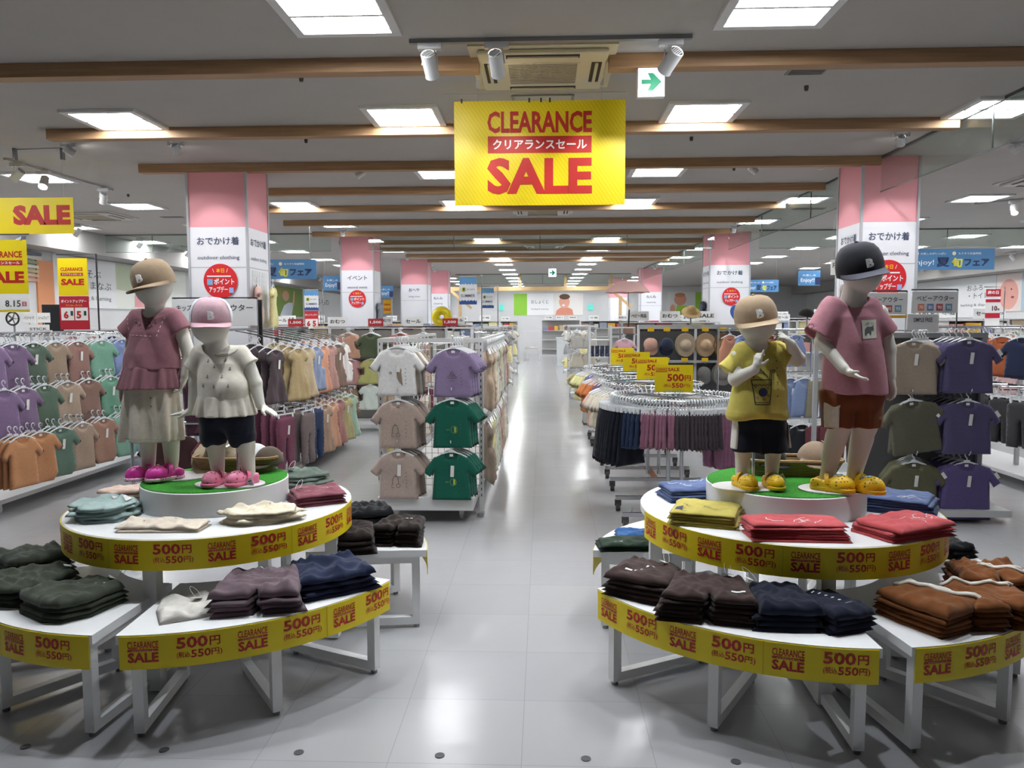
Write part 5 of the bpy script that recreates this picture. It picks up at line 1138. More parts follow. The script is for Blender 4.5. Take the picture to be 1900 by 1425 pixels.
# ---- 5. round racks with chrome rings
def round_rack(c, z, R, label, segs, sign_label, full=True):
    t = thing('round_rack', label, 'clothes rack', (c[0], c[1], 0), 0, 'chrome round racks on the right of the aisle'); n = 48
    MB().tube([(R*math.cos(2*PI*k/n), R*math.sin(2*PI*k/n), z) for k in range(n)], .011, 8, closed=True).build('ring', CHR(), t, smooth=True)
    MB().tube([((R-.05)*math.cos(2*PI*k/n), (R-.05)*math.sin(2*PI*k/n), z-.02) for k in range(n)], .008, 6, closed=True).build('ring', CHR(), t, smooth=True)
    m = MB(); m.tube([(-.03, 0, .10), (-.03, 0, z-.02)], .016, 10); m.tube([(.07, 0, .10), (.07, 0, z-.02)], .016, 10); m.build('pole', CHR(), t, smooth=40)
    m = MB()
    for k in range(4): a = PI/4+k*PI/2; m.tube([(0, 0, z-.01), (R*math.cos(a), R*math.sin(a), z-.01)], .007, 6)
    m.build('spoke', CHR(), t)
    m = MB()
    for y in (-.27, .27): m.beam((-.40, y, .105), (.40, y, .105), .03, .03)
    m.beam((0, -.27, .105), (0, .27, .105), .06, .025); m.build('base_frame', CHR(), t); m = MB()
    for x in (-.38, .38):
        for y in (-.27, .27): caster(m, (x, y), 1.4)
    m.build('caster', mat('#3a3b3d', .4), t)
    i0 = 0
    for what, kd, cc, a0, a1, num, w, L in segs:
        for k in range(num):
            a = math.radians(a0+(a1-a0)*(k+.5)/num); p = (c[0]+R*math.cos(a), c[1]+R*math.sin(a), z+.013)
            hang(kd, cc, p, a+rnd.uniform(-.10, .10), '%s on the %s' % (what, sign_label), '%s, %s' % (what, sign_label), w, L, .03, (k+i0) % 5, .017, rx=rnd.uniform(-.02, .02)) if num > 1 else None
        i0 += 1
    s = thing('price_sign', 'yellow 500 yen sign on the %s' % sign_label, 'sign', (c[0], c[1]-.02, z+.03), 0, 'yellow 500 yen signs on the round racks'); W, Hh = .285, .205
    MB().box((-W/2, -.0015, .0), (W/2, .0015, Hh)).build('card', YEL(), s); MB().box((-.07, -.006, -.045), (.07, .006, .02)).build('holder', glass_mat('#f4f8fa', .05, .85), s)
    sign_text([('CLEARANCE', -.135, .162, .085, .022, .02), ('#', -.135, .152, .085, .006), ('SALE', -.045, .158, .085, .026, .03), ('500', -.05, .082, .125, .056, .03), ('円', .08, .086, .045, .040, .02), ('(税込', -.075, .035, .055, .028, .01), ('550', -.015, .033, .085, .036, .025), ('円)', .075, .034, .045, .028, .01)], RED(), s, .003)
    return t
Z_R = .945
round_rack((.98, 5.80), Z_R, .455, 'nearest chrome round rack, hung with navy, mauve and charcoal bottoms',
    [('navy pleated skirt', 'skirt', '#101420', 168, 222, 13, .26, .40), ('denim navy shorts', 'shorts', '#1d2b47', 222, 236, 4, .26, .26), ('mauve frill shorts', 'shorts', '#7d5266', 236, 262, 9, .26, .25), ('charcoal shorts', 'shorts', '#3a3338', 262, 296, 13, .26, .25), ('mauve trousers', 'trousers', '#7c5069', 296, 345, 15, .25, .40), ('rust trousers', 'trousers', '#7d4a35', -15, 25, 9, .25, .40), ('beige trousers', 'trousers', '#a08a74', 25, 90, 13, .25, .40), ('teal shorts', 'shorts', '#2f5a5a', 90, 165, 14, .25, .26)], 'nearest round rack')
def shirts(a0, a1, cs): n = len(cs); return [(nm+' shirt', 'tee', c, a0+(a1-a0)*i/n, a0+(a1-a0)*(i+1)/n, 6, .26, .33) for i, (nm, c) in enumerate(cs)]
round_rack((1.0, 7.07), Z_R, .455, 'second chrome round rack from the entrance, hung with peach and cream shirts', shirts(150, 330, [('peach', '#c9a090'), ('cream', '#c5bdae'), ('peach pink', '#c79a8a'), ('navy', '#20283e'), ('grey', '#77777c')]), 'second round rack')
round_rack((1.0, 8.28), Z_R, .455, 'third chrome round rack from the entrance, hung with orange and purple shirts', shirts(140, 320, [('green striped', '#8fa872'), ('orange', '#c4703c'), ('purple', '#6b5572'), ('lavender', '#857499'), ('dark', '#2a2a30')]), 'third round rack')
round_rack((.98, 9.55), Z_R, .455, 'farthest chrome round rack, hung with yellow and turquoise shirts', shirts(140, 320, [('yellow', '#c4ba62'), ('pale yellow', '#cdc98e'), ('purple', '#6d6390'), ('turquoise', '#4d9a90'), ('orange', '#c47c46')]), 'farthest round rack')

# ---- 6. right gondola: two columns of three shirts facing the camera
t = thing('shirt_stand', 'dark gondola on the right with beige, olive and purple shirts on its end', 'clothes rack', (0, 0, 0)); yq = 6.15
m = MB()
for x in (2.52, 3.44): m.beam((x, yq, .0), (x, yq, 1.40), .035)
for x in (2.52, 3.44): m.beam((x, 7.2, .0), (x, 7.2, 1.40), .035)
m.build('post', RACKG(), t); MB().box((2.5, yq-.02, 1.37), (3.46, yq+.04, 1.41)).build('top_rail', RACKG(), t); MB().box((2.52, yq+.02, .12), (3.44, yq+.035, 1.37)).build('back_panel', mat('#5d5e60', .6), t); MB().box((2.5, yq-.42, .05), (3.46, 7.2, .10)).build('base_shelf', RACKW(), t)
m = MB(); RF = [(2.735, 1.43, 'beige shirt with white tag', '#8d8071'), (3.135, 1.44, 'purple shirt with white sleeve stickers', '#4b4569'), (2.72, .985, 'olive green shirt hanging askew', '#515043'), (3.145, .985, 'purple shirt with a fish print', '#494468'), (2.77, .525, 'olive green shirt with a paper tag', '#55543f'), (3.155, .525, 'long purple shirt', '#54497a')]
for j, (x, z, lb, cc) in enumerate(RF):
    row = ['top', 'top', 'middle', 'middle', 'bottom', 'bottom'][j]
    for k in range(5):
        ff = k == 0; xx = x-(.016*k if x > 3 else -.02*k)+(.03*k if j in (0, 2) else 0)
        o = hang('tee', cc, (xx, yq-.36+.06*k, z), (.0 if ff else .12)+rnd.uniform(-.03, .03), lb+', %s row of the right gondola' % row if ff else 'shirt hanging behind the %s, %s row' % (' '.join(lb.split()[:3]), row), None if ff else 'shirts behind the %s, %s row on the right' % (' '.join(lb.split()[:3]), row), .355, .395 if j != 5 else .43, .016 if ff else .026, j+k, .017, tagd=ff and j != 2, neck=ff, ry=(-.16 if j == 2 and ff else 0))
        if x > 3 or j == 4:
            st = obj('sleeve_sticker', MB().box((-.012, -.001, -.05), (.012, .001, 0)).mesh('sleeve_sticker', PAPER()), o, (.20, -.012, -.15), (0, -.62, 0))
            if ff: obj('sleeve_sticker', st.data, o, (-.20, -.012, -.15), (0, .62, 0)) if j == 3 else None
    m.tube([(x, yq, z), (x, yq-.40, z), (x, yq-.405, z+.02)], .005, 6)
m.build('arm', CHR(), t)

# ---- 7. racks at the right edge, two tiers
E1 = [('peach', '#b98e78'), ('peach', '#bd927c'), ('teal', '#0f6a5f'), ('teal', '#116e62'), ('orange', '#a5542f'), ('orange', '#9c4f2c'), ('dark navy', '#1e2540'), ('dark navy', '#1b2139'), ('charcoal', '#3a3638')]
arms = []
for i, (cn, cc) in enumerate(E1):
    y = 8.75-.30*i
    for k in range(3):
        hang('tank' if i != 6 else 'tee', cc, (4.22+.06*k, y, 1.43-.01*k), -PI/2+.42+rnd.uniform(-.1, .1), '%s sleeveless shirt, %s from back, upper tier of right-edge rack' % (cn, ORD[i]) if k == 0 else '%s shirt behind others in the upper tier of the right-edge rack' % cn, None if k == 0 else '%s shirts in the upper tier of the right-edge rack' % cn, .29, .36, .024, i % 5, .017, tagd=k == 0 and i in (2, 4, 7))
    arms.append((y, 1.43, 4.55, 4.2, 0))
for i in range(9):
    y = 8.6-.30*i; cn, cc = [('denim blue', '#4a5a80'), ('denim blue', '#455579'), ('dark navy', '#252b42'), ('navy', '#2b3554'), ('charcoal', '#343134'), ('charcoal', '#302e31'), ('dark grey', '#3a3a3d'), ('cream', '#8f8a7a'), ('dark grey', '#353538')][i]
    for k in range(3):
        hang('tank' if i < 4 else 'trousers', cc, (4.15+.07*k, y, .88), -PI/2+.42+rnd.uniform(-.1, .1), '%s garment, %s from back, lower tier of right-edge rack' % (cn, ORD[i]) if k == 0 else '%s garment behind others in the lower tier of the right-edge rack' % cn, None if k == 0 else '%s garments in the lower tier of the right-edge rack' % cn, .29, .40, .026, i % 5, .018, tagd=k == 0 and i in (4, 7))
    arms.append((y, .88, 4.55, 4.13, 0))
rack_frame('right_rack', 'gondola rack running back at the right picture edge, two tiers of tops', 4.58, 6.0, 9.1, [1.43, .88], arms, deep=.3, z_top=1.46, side=-1)
# between the boy mannequins
B1 = [('peach orange', '#b57c62'), ('pale blue', '#7f90b8'), ('pale blue', '#8494ba'), ('brick red', '#7a3b30'), ('brick red', '#74382d'), ('pale blue', '#7686ae')]
arms = []
for i, (cn, cc) in enumerate(B1):
    x = 2.15+.15*i; hang('tank', cc, (x, 8.95, 1.42), .35+rnd.uniform(-.1, .1), '%s top, %s from left, upper row between the boy mannequins' % (cn, ORD[i]), None, .28, .36, .026, i % 5, .018, tagd=i == 3)
for i in range(7):
    cn, cc, kd = [('off-white', '#c2bdb1', 'tank'), ('grey', '#8f8f92', 'tank'), ('grey', '#86868a', 'tank'), ('chambray blue', '#66779d', 'tank'), ('chambray blue', '#6f80a6', 'tank'), ('khaki', '#77705f', 'shorts'), ('dark blue', '#3a4a70', 'tank')][i]
    hang(kd, cc, (2.0+.14*i, 7.6, 1.02), .25+rnd.uniform(-.1, .1), '%s garment, %s from left, middle row between the boy mannequins' % (cn, ORD[i]), None, .28, .38, .022, i % 5, .018, tagd=i in (1, 3), neck=i < 3)
for i in range(8):
    cn, cc, kd = [('khaki', '#7a715f', 'shorts'), ('khaki', '#6f6757', 'shorts'), ('denim blue', '#52679a', 'tank'), ('black', '#1d1f26', 'tank'), ('black', '#1b1c22', 'tank'), ('maroon', '#5d2f38', 'trousers'), ('maroon', '#5d2f38', 'trousers'), ('brown', '#5a4a40', 'trousers')][i]
    hang(kd, cc, (1.95+.14*i, 7.5, .58), .2+rnd.uniform(-.1, .1), '%s garment, %s from left, lowest row between the boy mannequins' % (cn, ORD[i]), None, .28, .36, .024, i % 5, .018)
t = thing('display_rack', 'chrome hanging rack behind the boy mannequins with grey and blue vests', 'clothes rack', (0, 0, 0)); m = MB()
for z, y, a, b in ((1.02, 7.6, 1.9, 3.1), (.58, 7.5, 1.85, 3.1), (1.42, 8.95, 2.0, 3.1)): m.tube([(a, y, z-.013), (b, y, z-.013)], .011, 8)
m.build('rail', CHR(), t); m = MB()
for x, y, z in ((1.9, 7.6, 1.04), (3.08, 7.6, 1.04), (1.86, 7.5, .6), (3.08, 7.5, .6), (2.02, 8.95, 1.44), (3.08, 8.95, 1.44)): m.tube([(x, y, 0), (x, y, z)], .012, 8)
m.build('post', CHR(), t)

# ---- 8. small stand behind the girl mannequins
t = thing('clothes_stand', 'thin chrome stand of plum and crimson clothes behind the girl mannequins', 'clothes rack'); m = MB()
m.tube([(-2.75, 5.0, .0), (-2.75, 5.0, 1.27)], .011, 8); m.tube([(-1.95, 5.0, .0), (-1.95, 5.0, 1.27)], .011, 8); m.build('post', CHR(), t); m = MB()
m.tube([(-2.75, 5.0, 1.26), (-1.95, 5.0, 1.26)], .010, 8); m.tube([(-2.75, 4.98, .84), (-1.95, 4.98, .84)], .010, 8); m.build('rail', CHR(), t)
hang('dress', '#5b3540', (-2.12, 5.0, 1.273), .2, 'plum dress hung between the two girl mannequins, upper rail', L=.42); hang('trousers', '#4f2f3d', (-2.28, 5.02, 1.273), .1, 'dark plum trousers left of the plum dress behind the girls', L=.44, w=.26)
hang('tee', '#3d2426', (-2.47, 4.98, .853), .05, 'dark brown shirt hung low behind the legs of the tall girl', L=.40, w=.32); hang('tee', '#7a1f36', (-2.13, 4.98, .853), .1, 'crimson shirt on a grey hanger behind the left wicker basket', L=.36, w=.28)
# ---------------------------------------------------------------- things on the ceiling: air conditioners, spot tracks, vents, hanging signs
SPW = mat('#d6d7d9', .4, name='spot_white'); GRY = mat('#8b8c8d', .5, .2, name='dark_grey_metal')
def spot_head(t, p, aim, power=0, L=.16, r=.042, col=(1, .97, .92), size=50, arm=.09, lens=True):
    """track spotlight: adapter, bracket, can with fins, lens; the lamp's own light inside it"""
    p = Vector(p); c = p-Vector((0, 0, arm+.03)); d = (Vector(aim)-c).normalized(); u = d.orthogonal().normalized(); w = d.cross(u)
    o = bpy.data.objects.new('spot_head', None); COL.objects.link(o); o.parent = t
    MB().box((p.x-.07, p.y-.02, p.z-.035), (p.x+.07, p.y+.02, p.z)).build('adapter', SPW, o)
    h = d.cross(Vector((0, 0, 1))).normalized(); m = MB(); m.tube([c+h*(r+.006), p+h*(r+.006)*.7-Vector((0, 0, .03)), p-h*(r+.006)*.7-Vector((0, 0, .03)), c-h*(r+.006)], .0045, 6); m.build('bracket', SPW, o)
    m = MB(); n = 20; prof = [(-L*.5, r*.9), (-L*.47, r), (L*.42, r), (L*.5, r*1.06)]
    for s, q in prof: m.v += [tuple(c+d*s+q*(math.cos(2*PI*k/n)*u+math.sin(2*PI*k/n)*w)) for k in range(n)]
    for i in range(3): m.f += [(i*n+k, i*n+(k+1) % n, (i+1)*n+(k+1) % n, (i+1)*n+k) for k in range(n)]
    m.build('can', SPW, o, smooth=40); m = MB(); m.v = [tuple(c-d*L*.46+r*.86*(math.cos(2*PI*k/n)*u+math.sin(2*PI*k/n)*w)) for k in range(n)]; m.f = [tuple(range(n))]; m.build('rear_vent', mat('#4a4b4d', .6), o); m = MB()
    for q in (-.6, -.3, 0, .3, .6): e = math.sqrt(1-q*q)*r*.86; m.beam(c-d*L*.48+w*q*r*.86-u*e, c-d*L*.48+w*q*r*.86+u*e, .004, .006, up=tuple(d))
    m.build('fin', SPW, o)
    if lens: m = MB(); m.v = [tuple(c+d*L*.46+r*.95*(math.cos(2*PI*k/n)*u+math.sin(2*PI*k/n)*w)) for k in range(n)]; m.f = [tuple(range(n))]; m.build('lens', mat('#fff8ee', .4, emit=40.0 if power else 3.0), o)
    if power:
        la = bpy.data.lights.new('spot_lamp', 'SPOT'); la.energy = power; la.color = col; la.spot_size = math.radians(size); la.spot_blend = .6; la.shadow_soft_size = .03
        lo = bpy.data.objects.new('spot_lamp', la); COL.objects.link(lo); lo.parent = o; lo.location = c+d*L*.56; lo.rotation_mode = 'QUATERNION'; lo.rotation_quaternion = d.to_track_quat('-Z', 'Y')
    return o
t = thing('spot_track', 'grey spotlight track with three white spot heads in front of the clearance sign', 'spotlight track'); m = MB(); m.beam((-.78, 4.62, H-.012), (.86, 4.62, H-.012), .034, .024); m.build('track', GRY, t)
spot_head(t, (-.66, 4.62, H-.024), (-.55, 5.6, 2.2), 10, .15); spot_head(t, (-.27, 4.62, H-.024), (-.18, 5.38, 2.45), SPOT_W*.38, .15, size=46); spot_head(t, (.74, 4.62, H-.024), (.36, 5.36, 2.50), SPOT_W, .15, size=44)
t = thing('spot_track', 'grey track of downward spots over the two round tables, above the picture', 'spotlight track'); MB().beam((-2.7, 3.2, H-.012), (2.7, 3.2, H-.012), .034, .024).build('track', GRY, t)
for x in (-2.35, -1.2, -.08, 1.05, 2.2): spot_head(t, (x, 3.2, H-.024), (x, 3.205, 0), TABLE_W, .15, col=(.90, .95, 1), size=96)
# cassette air conditioners
def aircon(x, y, label, w=.80, d=.74, yellow=True):
    CR = mat('#d9cfae' if yellow else '#c9c6c0', .5); t = thing('air_conditioner', label, 'air conditioner', (x, y, H))
    MB().box((-w/2-.05, -d/2-.05, -.012), (w/2+.05, d/2+.05, 0)).build('surround', CR, t); MB().box((-w/2, -d/2, -.04), (w/2, d/2, -.012), bev=.012).build('panel', CR, t)
    MB().box((-w*.29, -d*.27, -.047), (w*.29, d*.27, -.040)).build('grille_frame', CR, t)
    g = MB()
    for i in range(15): yy = -d*.25+i*d*.5/14; g.box((-w*.27, yy-.006, -.052), (w*.27, yy+.006, -.047))
    g.build('grille', mat('#a59d86', .6), t); f = MB()
    f.box((-w*.28, -d*.46, -.043), (w*.28, -d*.38, -.0395)); f.box((-w*.28, d*.38, -.043), (w*.28, d*.46, -.0395)); f.box((-w*.46, -d*.26, -.043), (-w*.38, d*.26, -.0395)); f.box((w*.38, -d*.26, -.043), (w*.46, d*.26, -.0395)); f.build('outlet', mat('#2f2a22', .7), t)
    v = MB()
    for s in (-1, 1): v.box((s*w*.42-.01, -d*.25, -.052), (s*w*.42+.01, d*.25, -.043)); v.box((-w*.27, s*d*.42-.008, -.052), (w*.27, s*d*.42+.008, -.043))
    v.build('louvre', CR, t)
aircon(0.0, 5.13, 'cream ceiling air conditioner between the two halves of the front beam'); aircon(0.0, 11.45, 'white ceiling air conditioner half hidden below the clearance sign', yellow=False); aircon(-6.8, 11.6, 'grey ceiling air conditioner over the left department right of the SALE sign', yellow=False); aircon(5.9, 9.3, 'grey ceiling air conditioner over the right department', yellow=False); aircon(0.05, 16.9, 'white ceiling air conditioner farther back over the aisle', yellow=False)
def disc(name, label, cat, x, y, r, h, m, group=None):
    o = MB().lathe([(0, -h), (r*.75, -h), (r, -h*.4), (r, 0), (0, 0)], 24, cap=False).build(name, m, None, smooth=40); o.location = (x, y, H); tag(o, label, cat, group)
disc('smoke_detector', 'flat round cover on the ceiling left of the spotlight track', 'ceiling fitting', -1.05, 5.2, .055, .012, mat('#c9c4bd', .6))
disc('ceiling_plate', 'pale round cap on the ceiling right of the first light row', 'ceiling fitting', 3.0, 8.6, .04, .012, mat('#c9c4bd', .6))
for i, (x, y, w) in enumerate([(-1.62, 5.25, 'below the front beam, left of centre'), (1.85, 5.63, 'below the ceiling vent on the right'), (-2.13, 7.0, 'behind the second beam, left'), (1.33, 7.1, 'behind the second beam, right'), (-1.25, 8.45, 'behind the third beam, left of the sign'), (2.05, 8.5, 'behind the third beam, right of the sign'), (-5.3, 9.8, 'above the left racks beside the spot track'), (.85, 9.9, 'behind the sign, right'), (-.62, 12.9, 'in front of the second glass screen')]):
    disc('sprinkler', 'small dark sprinkler on the ceiling %s' % w, 'sprinkler', x, y, .016, .035, mat('#5a5652', .4, .6), 'ceiling sprinklers')
def vent(x, y, w, d, label):
    t = thing('ceiling_vent', label, 'vent', (x, y, H)); MB().box((-w/2, -d/2, -.008), (w/2, d/2, 0)).build('frame', mat('#8f8d8a', .6), t); s = MB()
    for i in range(9): q = -d/2+.02+i*(d-.04)/8; s.box((-w/2+.015, q-.006, -.011), (w/2-.015, q+.004, -.008))
    s.build('slat', mat('#5d5b58', .6), t)
vent(1.74, 5.24, .25, .25, 'dark square ceiling vent behind the front beam, right'); vent(-5.75, 11.9, .34, .12, 'slim grey ceiling vent right of the left air conditioner'); vent(-3.6, 10.9, .3, .12, 'slim grey ceiling vent between the left pillar and the beams'); vent(3.9, 11.6, .45, .14, 'slim grey ceiling vent right of the glass screen')
t = thing('access_hatch', 'square ceiling access hatch behind the clearance sign hangers', 'hatch', (0, 5.95, H)); m = MB()
for a, b in (((-.22, -.2), (.22, -.2)), ((.22, -.2), (.22, .2)), ((.22, .2), (-.22, .2)), ((-.22, .2), (-.22, -.2))): m.beam((*a, -.004), (*b, -.004), .02, .008)
m.build('frame', mat('#7d7b78', .5, .4), t)
# second tracks and spot pairs
def track(name_label, a, b, heads, power=0):
    t = thing('spot_track', name_label, 'spotlight track'); MB().beam((*a, H-.012), (*b, H-.012), .03, .024).build('track', mat('#b9b9b9', .5), t)
    for p, aim, pw in heads: spot_head(t, (*p, H-.024), aim, pw, .14)
track('pale spotlight track with three heads running back over the left racks', (-5.35, 7.6), (-5.28, 9.4), [((-5.33, 7.75), (-8, 8.2, 1), 0), ((-5.32, 8.15), (-5.0, 6.9, 1.3), 18), ((-5.28, 9.2), (-6.4, 10.6, 1), 0)])
track('pale spotlight track over the right-edge racks', (6.05, 11.2), (7.0, 10.3), [((6.4, 10.87), (6.0, 9.6, 1.2), 0)])
track('pale spotlight track above the right departments, farther back', (5.9, 14.9), (6.7, 14.3), [((6.0, 14.83), (6.0, 13.5, 1.2), 0), ((6.5, 14.45), (6.6, 13.5, 1.2), 0)])
for i in range(9):
    y = 12.6+i*2.0; track('left wall track spotlight, %s from the front' % ORD[i], (-7.7, y-.3), (-7.7, y+.3), [((-7.7, y), (-8.6, y+.2, 2.1), 2.5 if i % 2 == 0 else 0)])
for i in range(7):
    y = 14.6+i*2.2; track('right wall track spotlight, %s from the front' % ORD[i], (11.2, y-.3), (11.2, y+.3), [((11.2, y), (12.1, y+.2, 2.1), 2.5 if i % 2 == 0 else 0)])
def eyeball(x, y, aim, pw, label):
    t = thing('eyeball_spot', label, 'spotlight', (0, 0, 0), 0, 'round ceiling spots lighting the pillars'); MB().lathe([(0, -.012), (.05, -.012), (.06, 0), (0, 0)], 20, c=(x, y, H), cap=False).build('ring', SPW, t)
    spot_head(t, (x, y, H-.0), aim, pw, .09, .036, (1, .98, 1), 44, .035)
for x, y, aim, pw, lb in [(-4.35, 7.05, (-3.4, 8.0, 2.35), 18, 'bright round ceiling spot left of the left pillar'), (-3.35, 7.05, (-3.4, 8.0, 2.3), 26, 'bright round ceiling spot in front of the left pillar'), (-1.95, 8.3, (-3.08, 8.3, 2.3), 18, 'bright round ceiling spot right of the left pillar'),
        (3.15, 7.05, (3.5, 8.0, 2.3), 30, 'bright round ceiling spot in front of the right pillar'), (2.2, 8.3, (3.22, 8.35, 2.3), 22, 'bright round ceiling spot left of the right pillar'), (4.35, 7.4, (3.6, 8.0, 2.3), 14, 'bright round ceiling spot behind the glass screen'),
        (-3.55, 13.7, (-3.55, 14.7, 2.3), 26, 'bright round ceiling spot in front of the second left pillar'), (3.3, 13.6, (3.45, 14.5, 2.3), 24, 'bright round ceiling spot in front of the second right pillar'), (-3.35, 19.1, (-3.37, 20.2, 2.35), 22, 'bright round ceiling spot in front of the third left pillar'), (-3.3, 23.6, (-3.3, 24.6, 2.2), 22, 'bright round ceiling spot in front of the far left pillar'), (3.3, 23.0, (3.3, 24.0, 2.2), 22, 'bright round ceiling spot in front of the far right pillar'), (2.9, 28.5, (2.9, 29.5, 2.1), 22, 'bright round ceiling spot in front of the farthest right pillar')]:
    eyeball(x, y, aim, pw, lb)
# ---- hanging signs
def wires(m, x0, x1, y, z0, z1=H):
    for x in (x0, x1): m.tube([(x, y, z0), (x, y, z1)], .0012, 4)
t = thing('clearance_sign', 'large yellow CLEARANCE SALE sign hanging over the aisle', 'sign', (-.022, 5.36, 2.30)); W, Hh = 1.165, .70
n = 12; bd = MB(); xs = [-W/2+W*i/n for i in range(n+1)]; yf = lambda x: .006*math.sin(x*4.5)-.0015
bd.v = [(x, yf(x)+dy, z) for dy in (0, .003) for z in (0, Hh) for x in xs]; k = n+1
for i in range(n): bd.f += [(i, i+1, k+i+1, k+i), (2*k+i, 3*k+i, 3*k+i+1, 2*k+i+1), (i, 2*k+i, 2*k+i+1, i+1), (k+i, k+i+1, 3*k+i+1, 3*k+i)]
bd.f += [(0, k, 3*k, 2*k), (n, 2*k+n, 3*k+n, k+n)]
def sale_mat():
    m = bpy.data.materials.new('sale_yellow_diagonal'); m.use_nodes = True; nt = m.node_tree; b = nt.nodes['Principled BSDF']; tc = nt.nodes.new('ShaderNodeTexCoord'); mp = nt.nodes.new('ShaderNodeMapping'); mp.inputs['Rotation'].default_value = (0, .6, 0)
    w = nt.nodes.new('ShaderNodeTexWave'); w.inputs['Scale'].default_value = 14; w.inputs['Distortion'].default_value = 1; nt.links.new(tc.outputs['Object'], mp.inputs[0]); nt.links.new(mp.outputs[0], w.inputs['Vector'])
    r = nt.nodes.new('ShaderNodeValToRGB'); r.color_ramp.elements[0].color = (*lin('#dcc40a'), 1); r.color_ramp.elements[1].color = (*lin('#e6d016'), 1); nt.links.new(w.outputs[1], r.inputs[0]); nt.links.new(r.outputs[0], b.inputs['Base Color']); b.inputs['Roughness'].default_value = .38; return m
bo = bd.build('board', sale_mat(), t)
def wavy(items, m, parent, off):
    mb = MB()
    for it in items:
        v, f = compose([it]); mb.add([(x, yf(x)-off, y) for x, y in v], f)
    mb.build('lettering', m, parent)
wavy([('CLEARANCE', -.355, .485, .71, .145, .030), ('#', -.352, .352, .706, .112), ('SALE', -.358, .075, .716, .245, .040)], RED(), bo, .0025); wavy([('クリアランスセール', -.318, .376, .64, .066, .022)], PAPER(), bo, .0045)
m = MB(); wires(m, -.42, .42, 0, Hh, H-2.30); m.tube([(-.66, 0, Hh+.05), (.58, 0, Hh+.05)], .003, 6); m.build('hanging_wire', mat('#b8b8b8', .3, .8), t); m = MB()
for x in (-.53, -.07, .01, .07): m.box((x-.006, -.008, Hh-.012), (x+.006, .008, Hh+.016))
m.build('clip', mat('#3a3a3a', .5), t); m = MB()
for x in (-.42, .42): m.box((x-.01, -.01, H-2.30-.06), (x+.01, .01, H-2.30))
m.build('hanger_bracket', SPW, t)
def sale_board(name, label, loc, w, h, red, white=(), extra=None, rz=0, col=None, hang_to=None, cat='sign', group=None):
    t = thing(name, label, cat, loc, rz, group); MB().box((-w/2, -.002, 0), (w/2, .002, h)).build('board', col or YEL(), t)
    if red: sign_text(red, RED(), t, .0035)
    if white: sign_text(white, PAPER(), t, .005)
    if hang_to:
        m = MB(); wires(m, -w*.42, w*.42, 0, h, hang_to-loc[2]); m.build('hanging_wire', mat('#b8b8b8', .3, .8), t)
    return t
sale_board('sale_sign', 'yellow hanging sign reading SALE at the left picture edge', (-5.05, 7.3, 2.36), 1.12, .345, [('SALE', -.035, .085, .565, .19, .06)], hang_to=H)
t = sale_board('sale_banner', 'tall yellow clearance banner with white date strip at the left picture edge', (-5.03, 7.05, 1.61), .46, .67, [('CLEARANCE', -.19, .505, .375, .06, .03), ('#', -.19, .435, .375, .045), ('SALE', -.19, .27, .385, .11, .05)], [('クリアランスセール', -.17, .443, .33, .028, .02)])
MB().box((-.23, -.004, .02), (.235, -.0022, .17)).build('date_strip', PAPER(), t); sign_text([('8.15', .0, .05, .15, .06, .012)], mat('#33363c', .6), t, .006); sign_text([('日', .165, .055, .04, .04, .03)], RED(), t, .006); MB().tube([(-.3, 0, .72), (.26, 0, .72)], .006, 6).build('bar', mat('#3b3c3e', .5), t); MB().tube([(.18, 0, .66), (.19, 0, .70), (.2, 0, .72)], .004, 5).build('clip', CHR(), t)
t = sale_board('sale_banner', 'yellow and red clearance banner standing over the left rack', (-5.55, 8.95, 1.83), .36, .44, [('CLEARANCE', -.145, .29, .27, .042, .03), ('#', -.145, .235, .27, .034), ('SALE', -.145, .125, .28, .075, .05)], [('クリアランスセール', -.13, .241, .24, .021, .02)])
MB().box((-.18, -.003, -.40), (.18, .001, -.005)).build('red_board', mat('#b81f33', .5), t); MB().add([(x0, -.0045, z0) for x0, z0 in ((-.16, -.29), (-.005, -.29), (-.005, -.14), (-.16, -.14), (.008, -.29), (.165, -.29), (.165, -.14), (.008, -.14))], [(0, 1, 2, 3), (4, 5, 6, 7)]).build('white_box', PAPER(), t)
sign_text([('ポイントアップデー', -.155, -.085, .31, .04, .03), ('6', -.13, -.27, .06, .09, .05), ('5', .025, -.27, .06, .09, .05)], mat('#c0262c', .5), t, .006); sign_text([('ポイントアップデー', -.155, -.085, .31, .04, .03)], PAPER(), t, .007); sign_text([('7/10~7/15', -.10, -.125, .2, .022, .02)], mat('#f0a03a', .5), t, .006); m = MB()
for x in (-.045, .115): m.box((x, -.006, -.235), (x+.03, -.004, -.18))
m.build('phone_picture', mat('#1f4a4a', .5), t); m = MB(); m.tube([(-.2, .02, .49), (.28, .02, .49), (.28, .02, -1.82)], .010, 8); m.build('stand', mat('#3b3c3e', .5, .4), t)
t = sale_board('price_board', 'yellow board with 9 hundreds price behind the plum girl mannequin', (-4.55, 8.7, 1.40), .32, .105, [('CLEARANCE', -.15, .055, .12, .03, .03), ('SALE', -.15, .015, .12, .036, .04), ('95', .03, .02, .1, .06, .04)]); MB().tube([(0, .006, .05), (0, .006, -1.40)], .006, 6).build('stand', CHR(), t)
t = sale_board('sale_sign', 'corner of a yellow SALE sign at the right picture edge', (7.02, 10.1, 2.86), .80, .47, [('CLEARANCE', -.33, .30, .6, .08, .03), ('SALE', -.33, .08, .6, .15, .05)], hang_to=H)
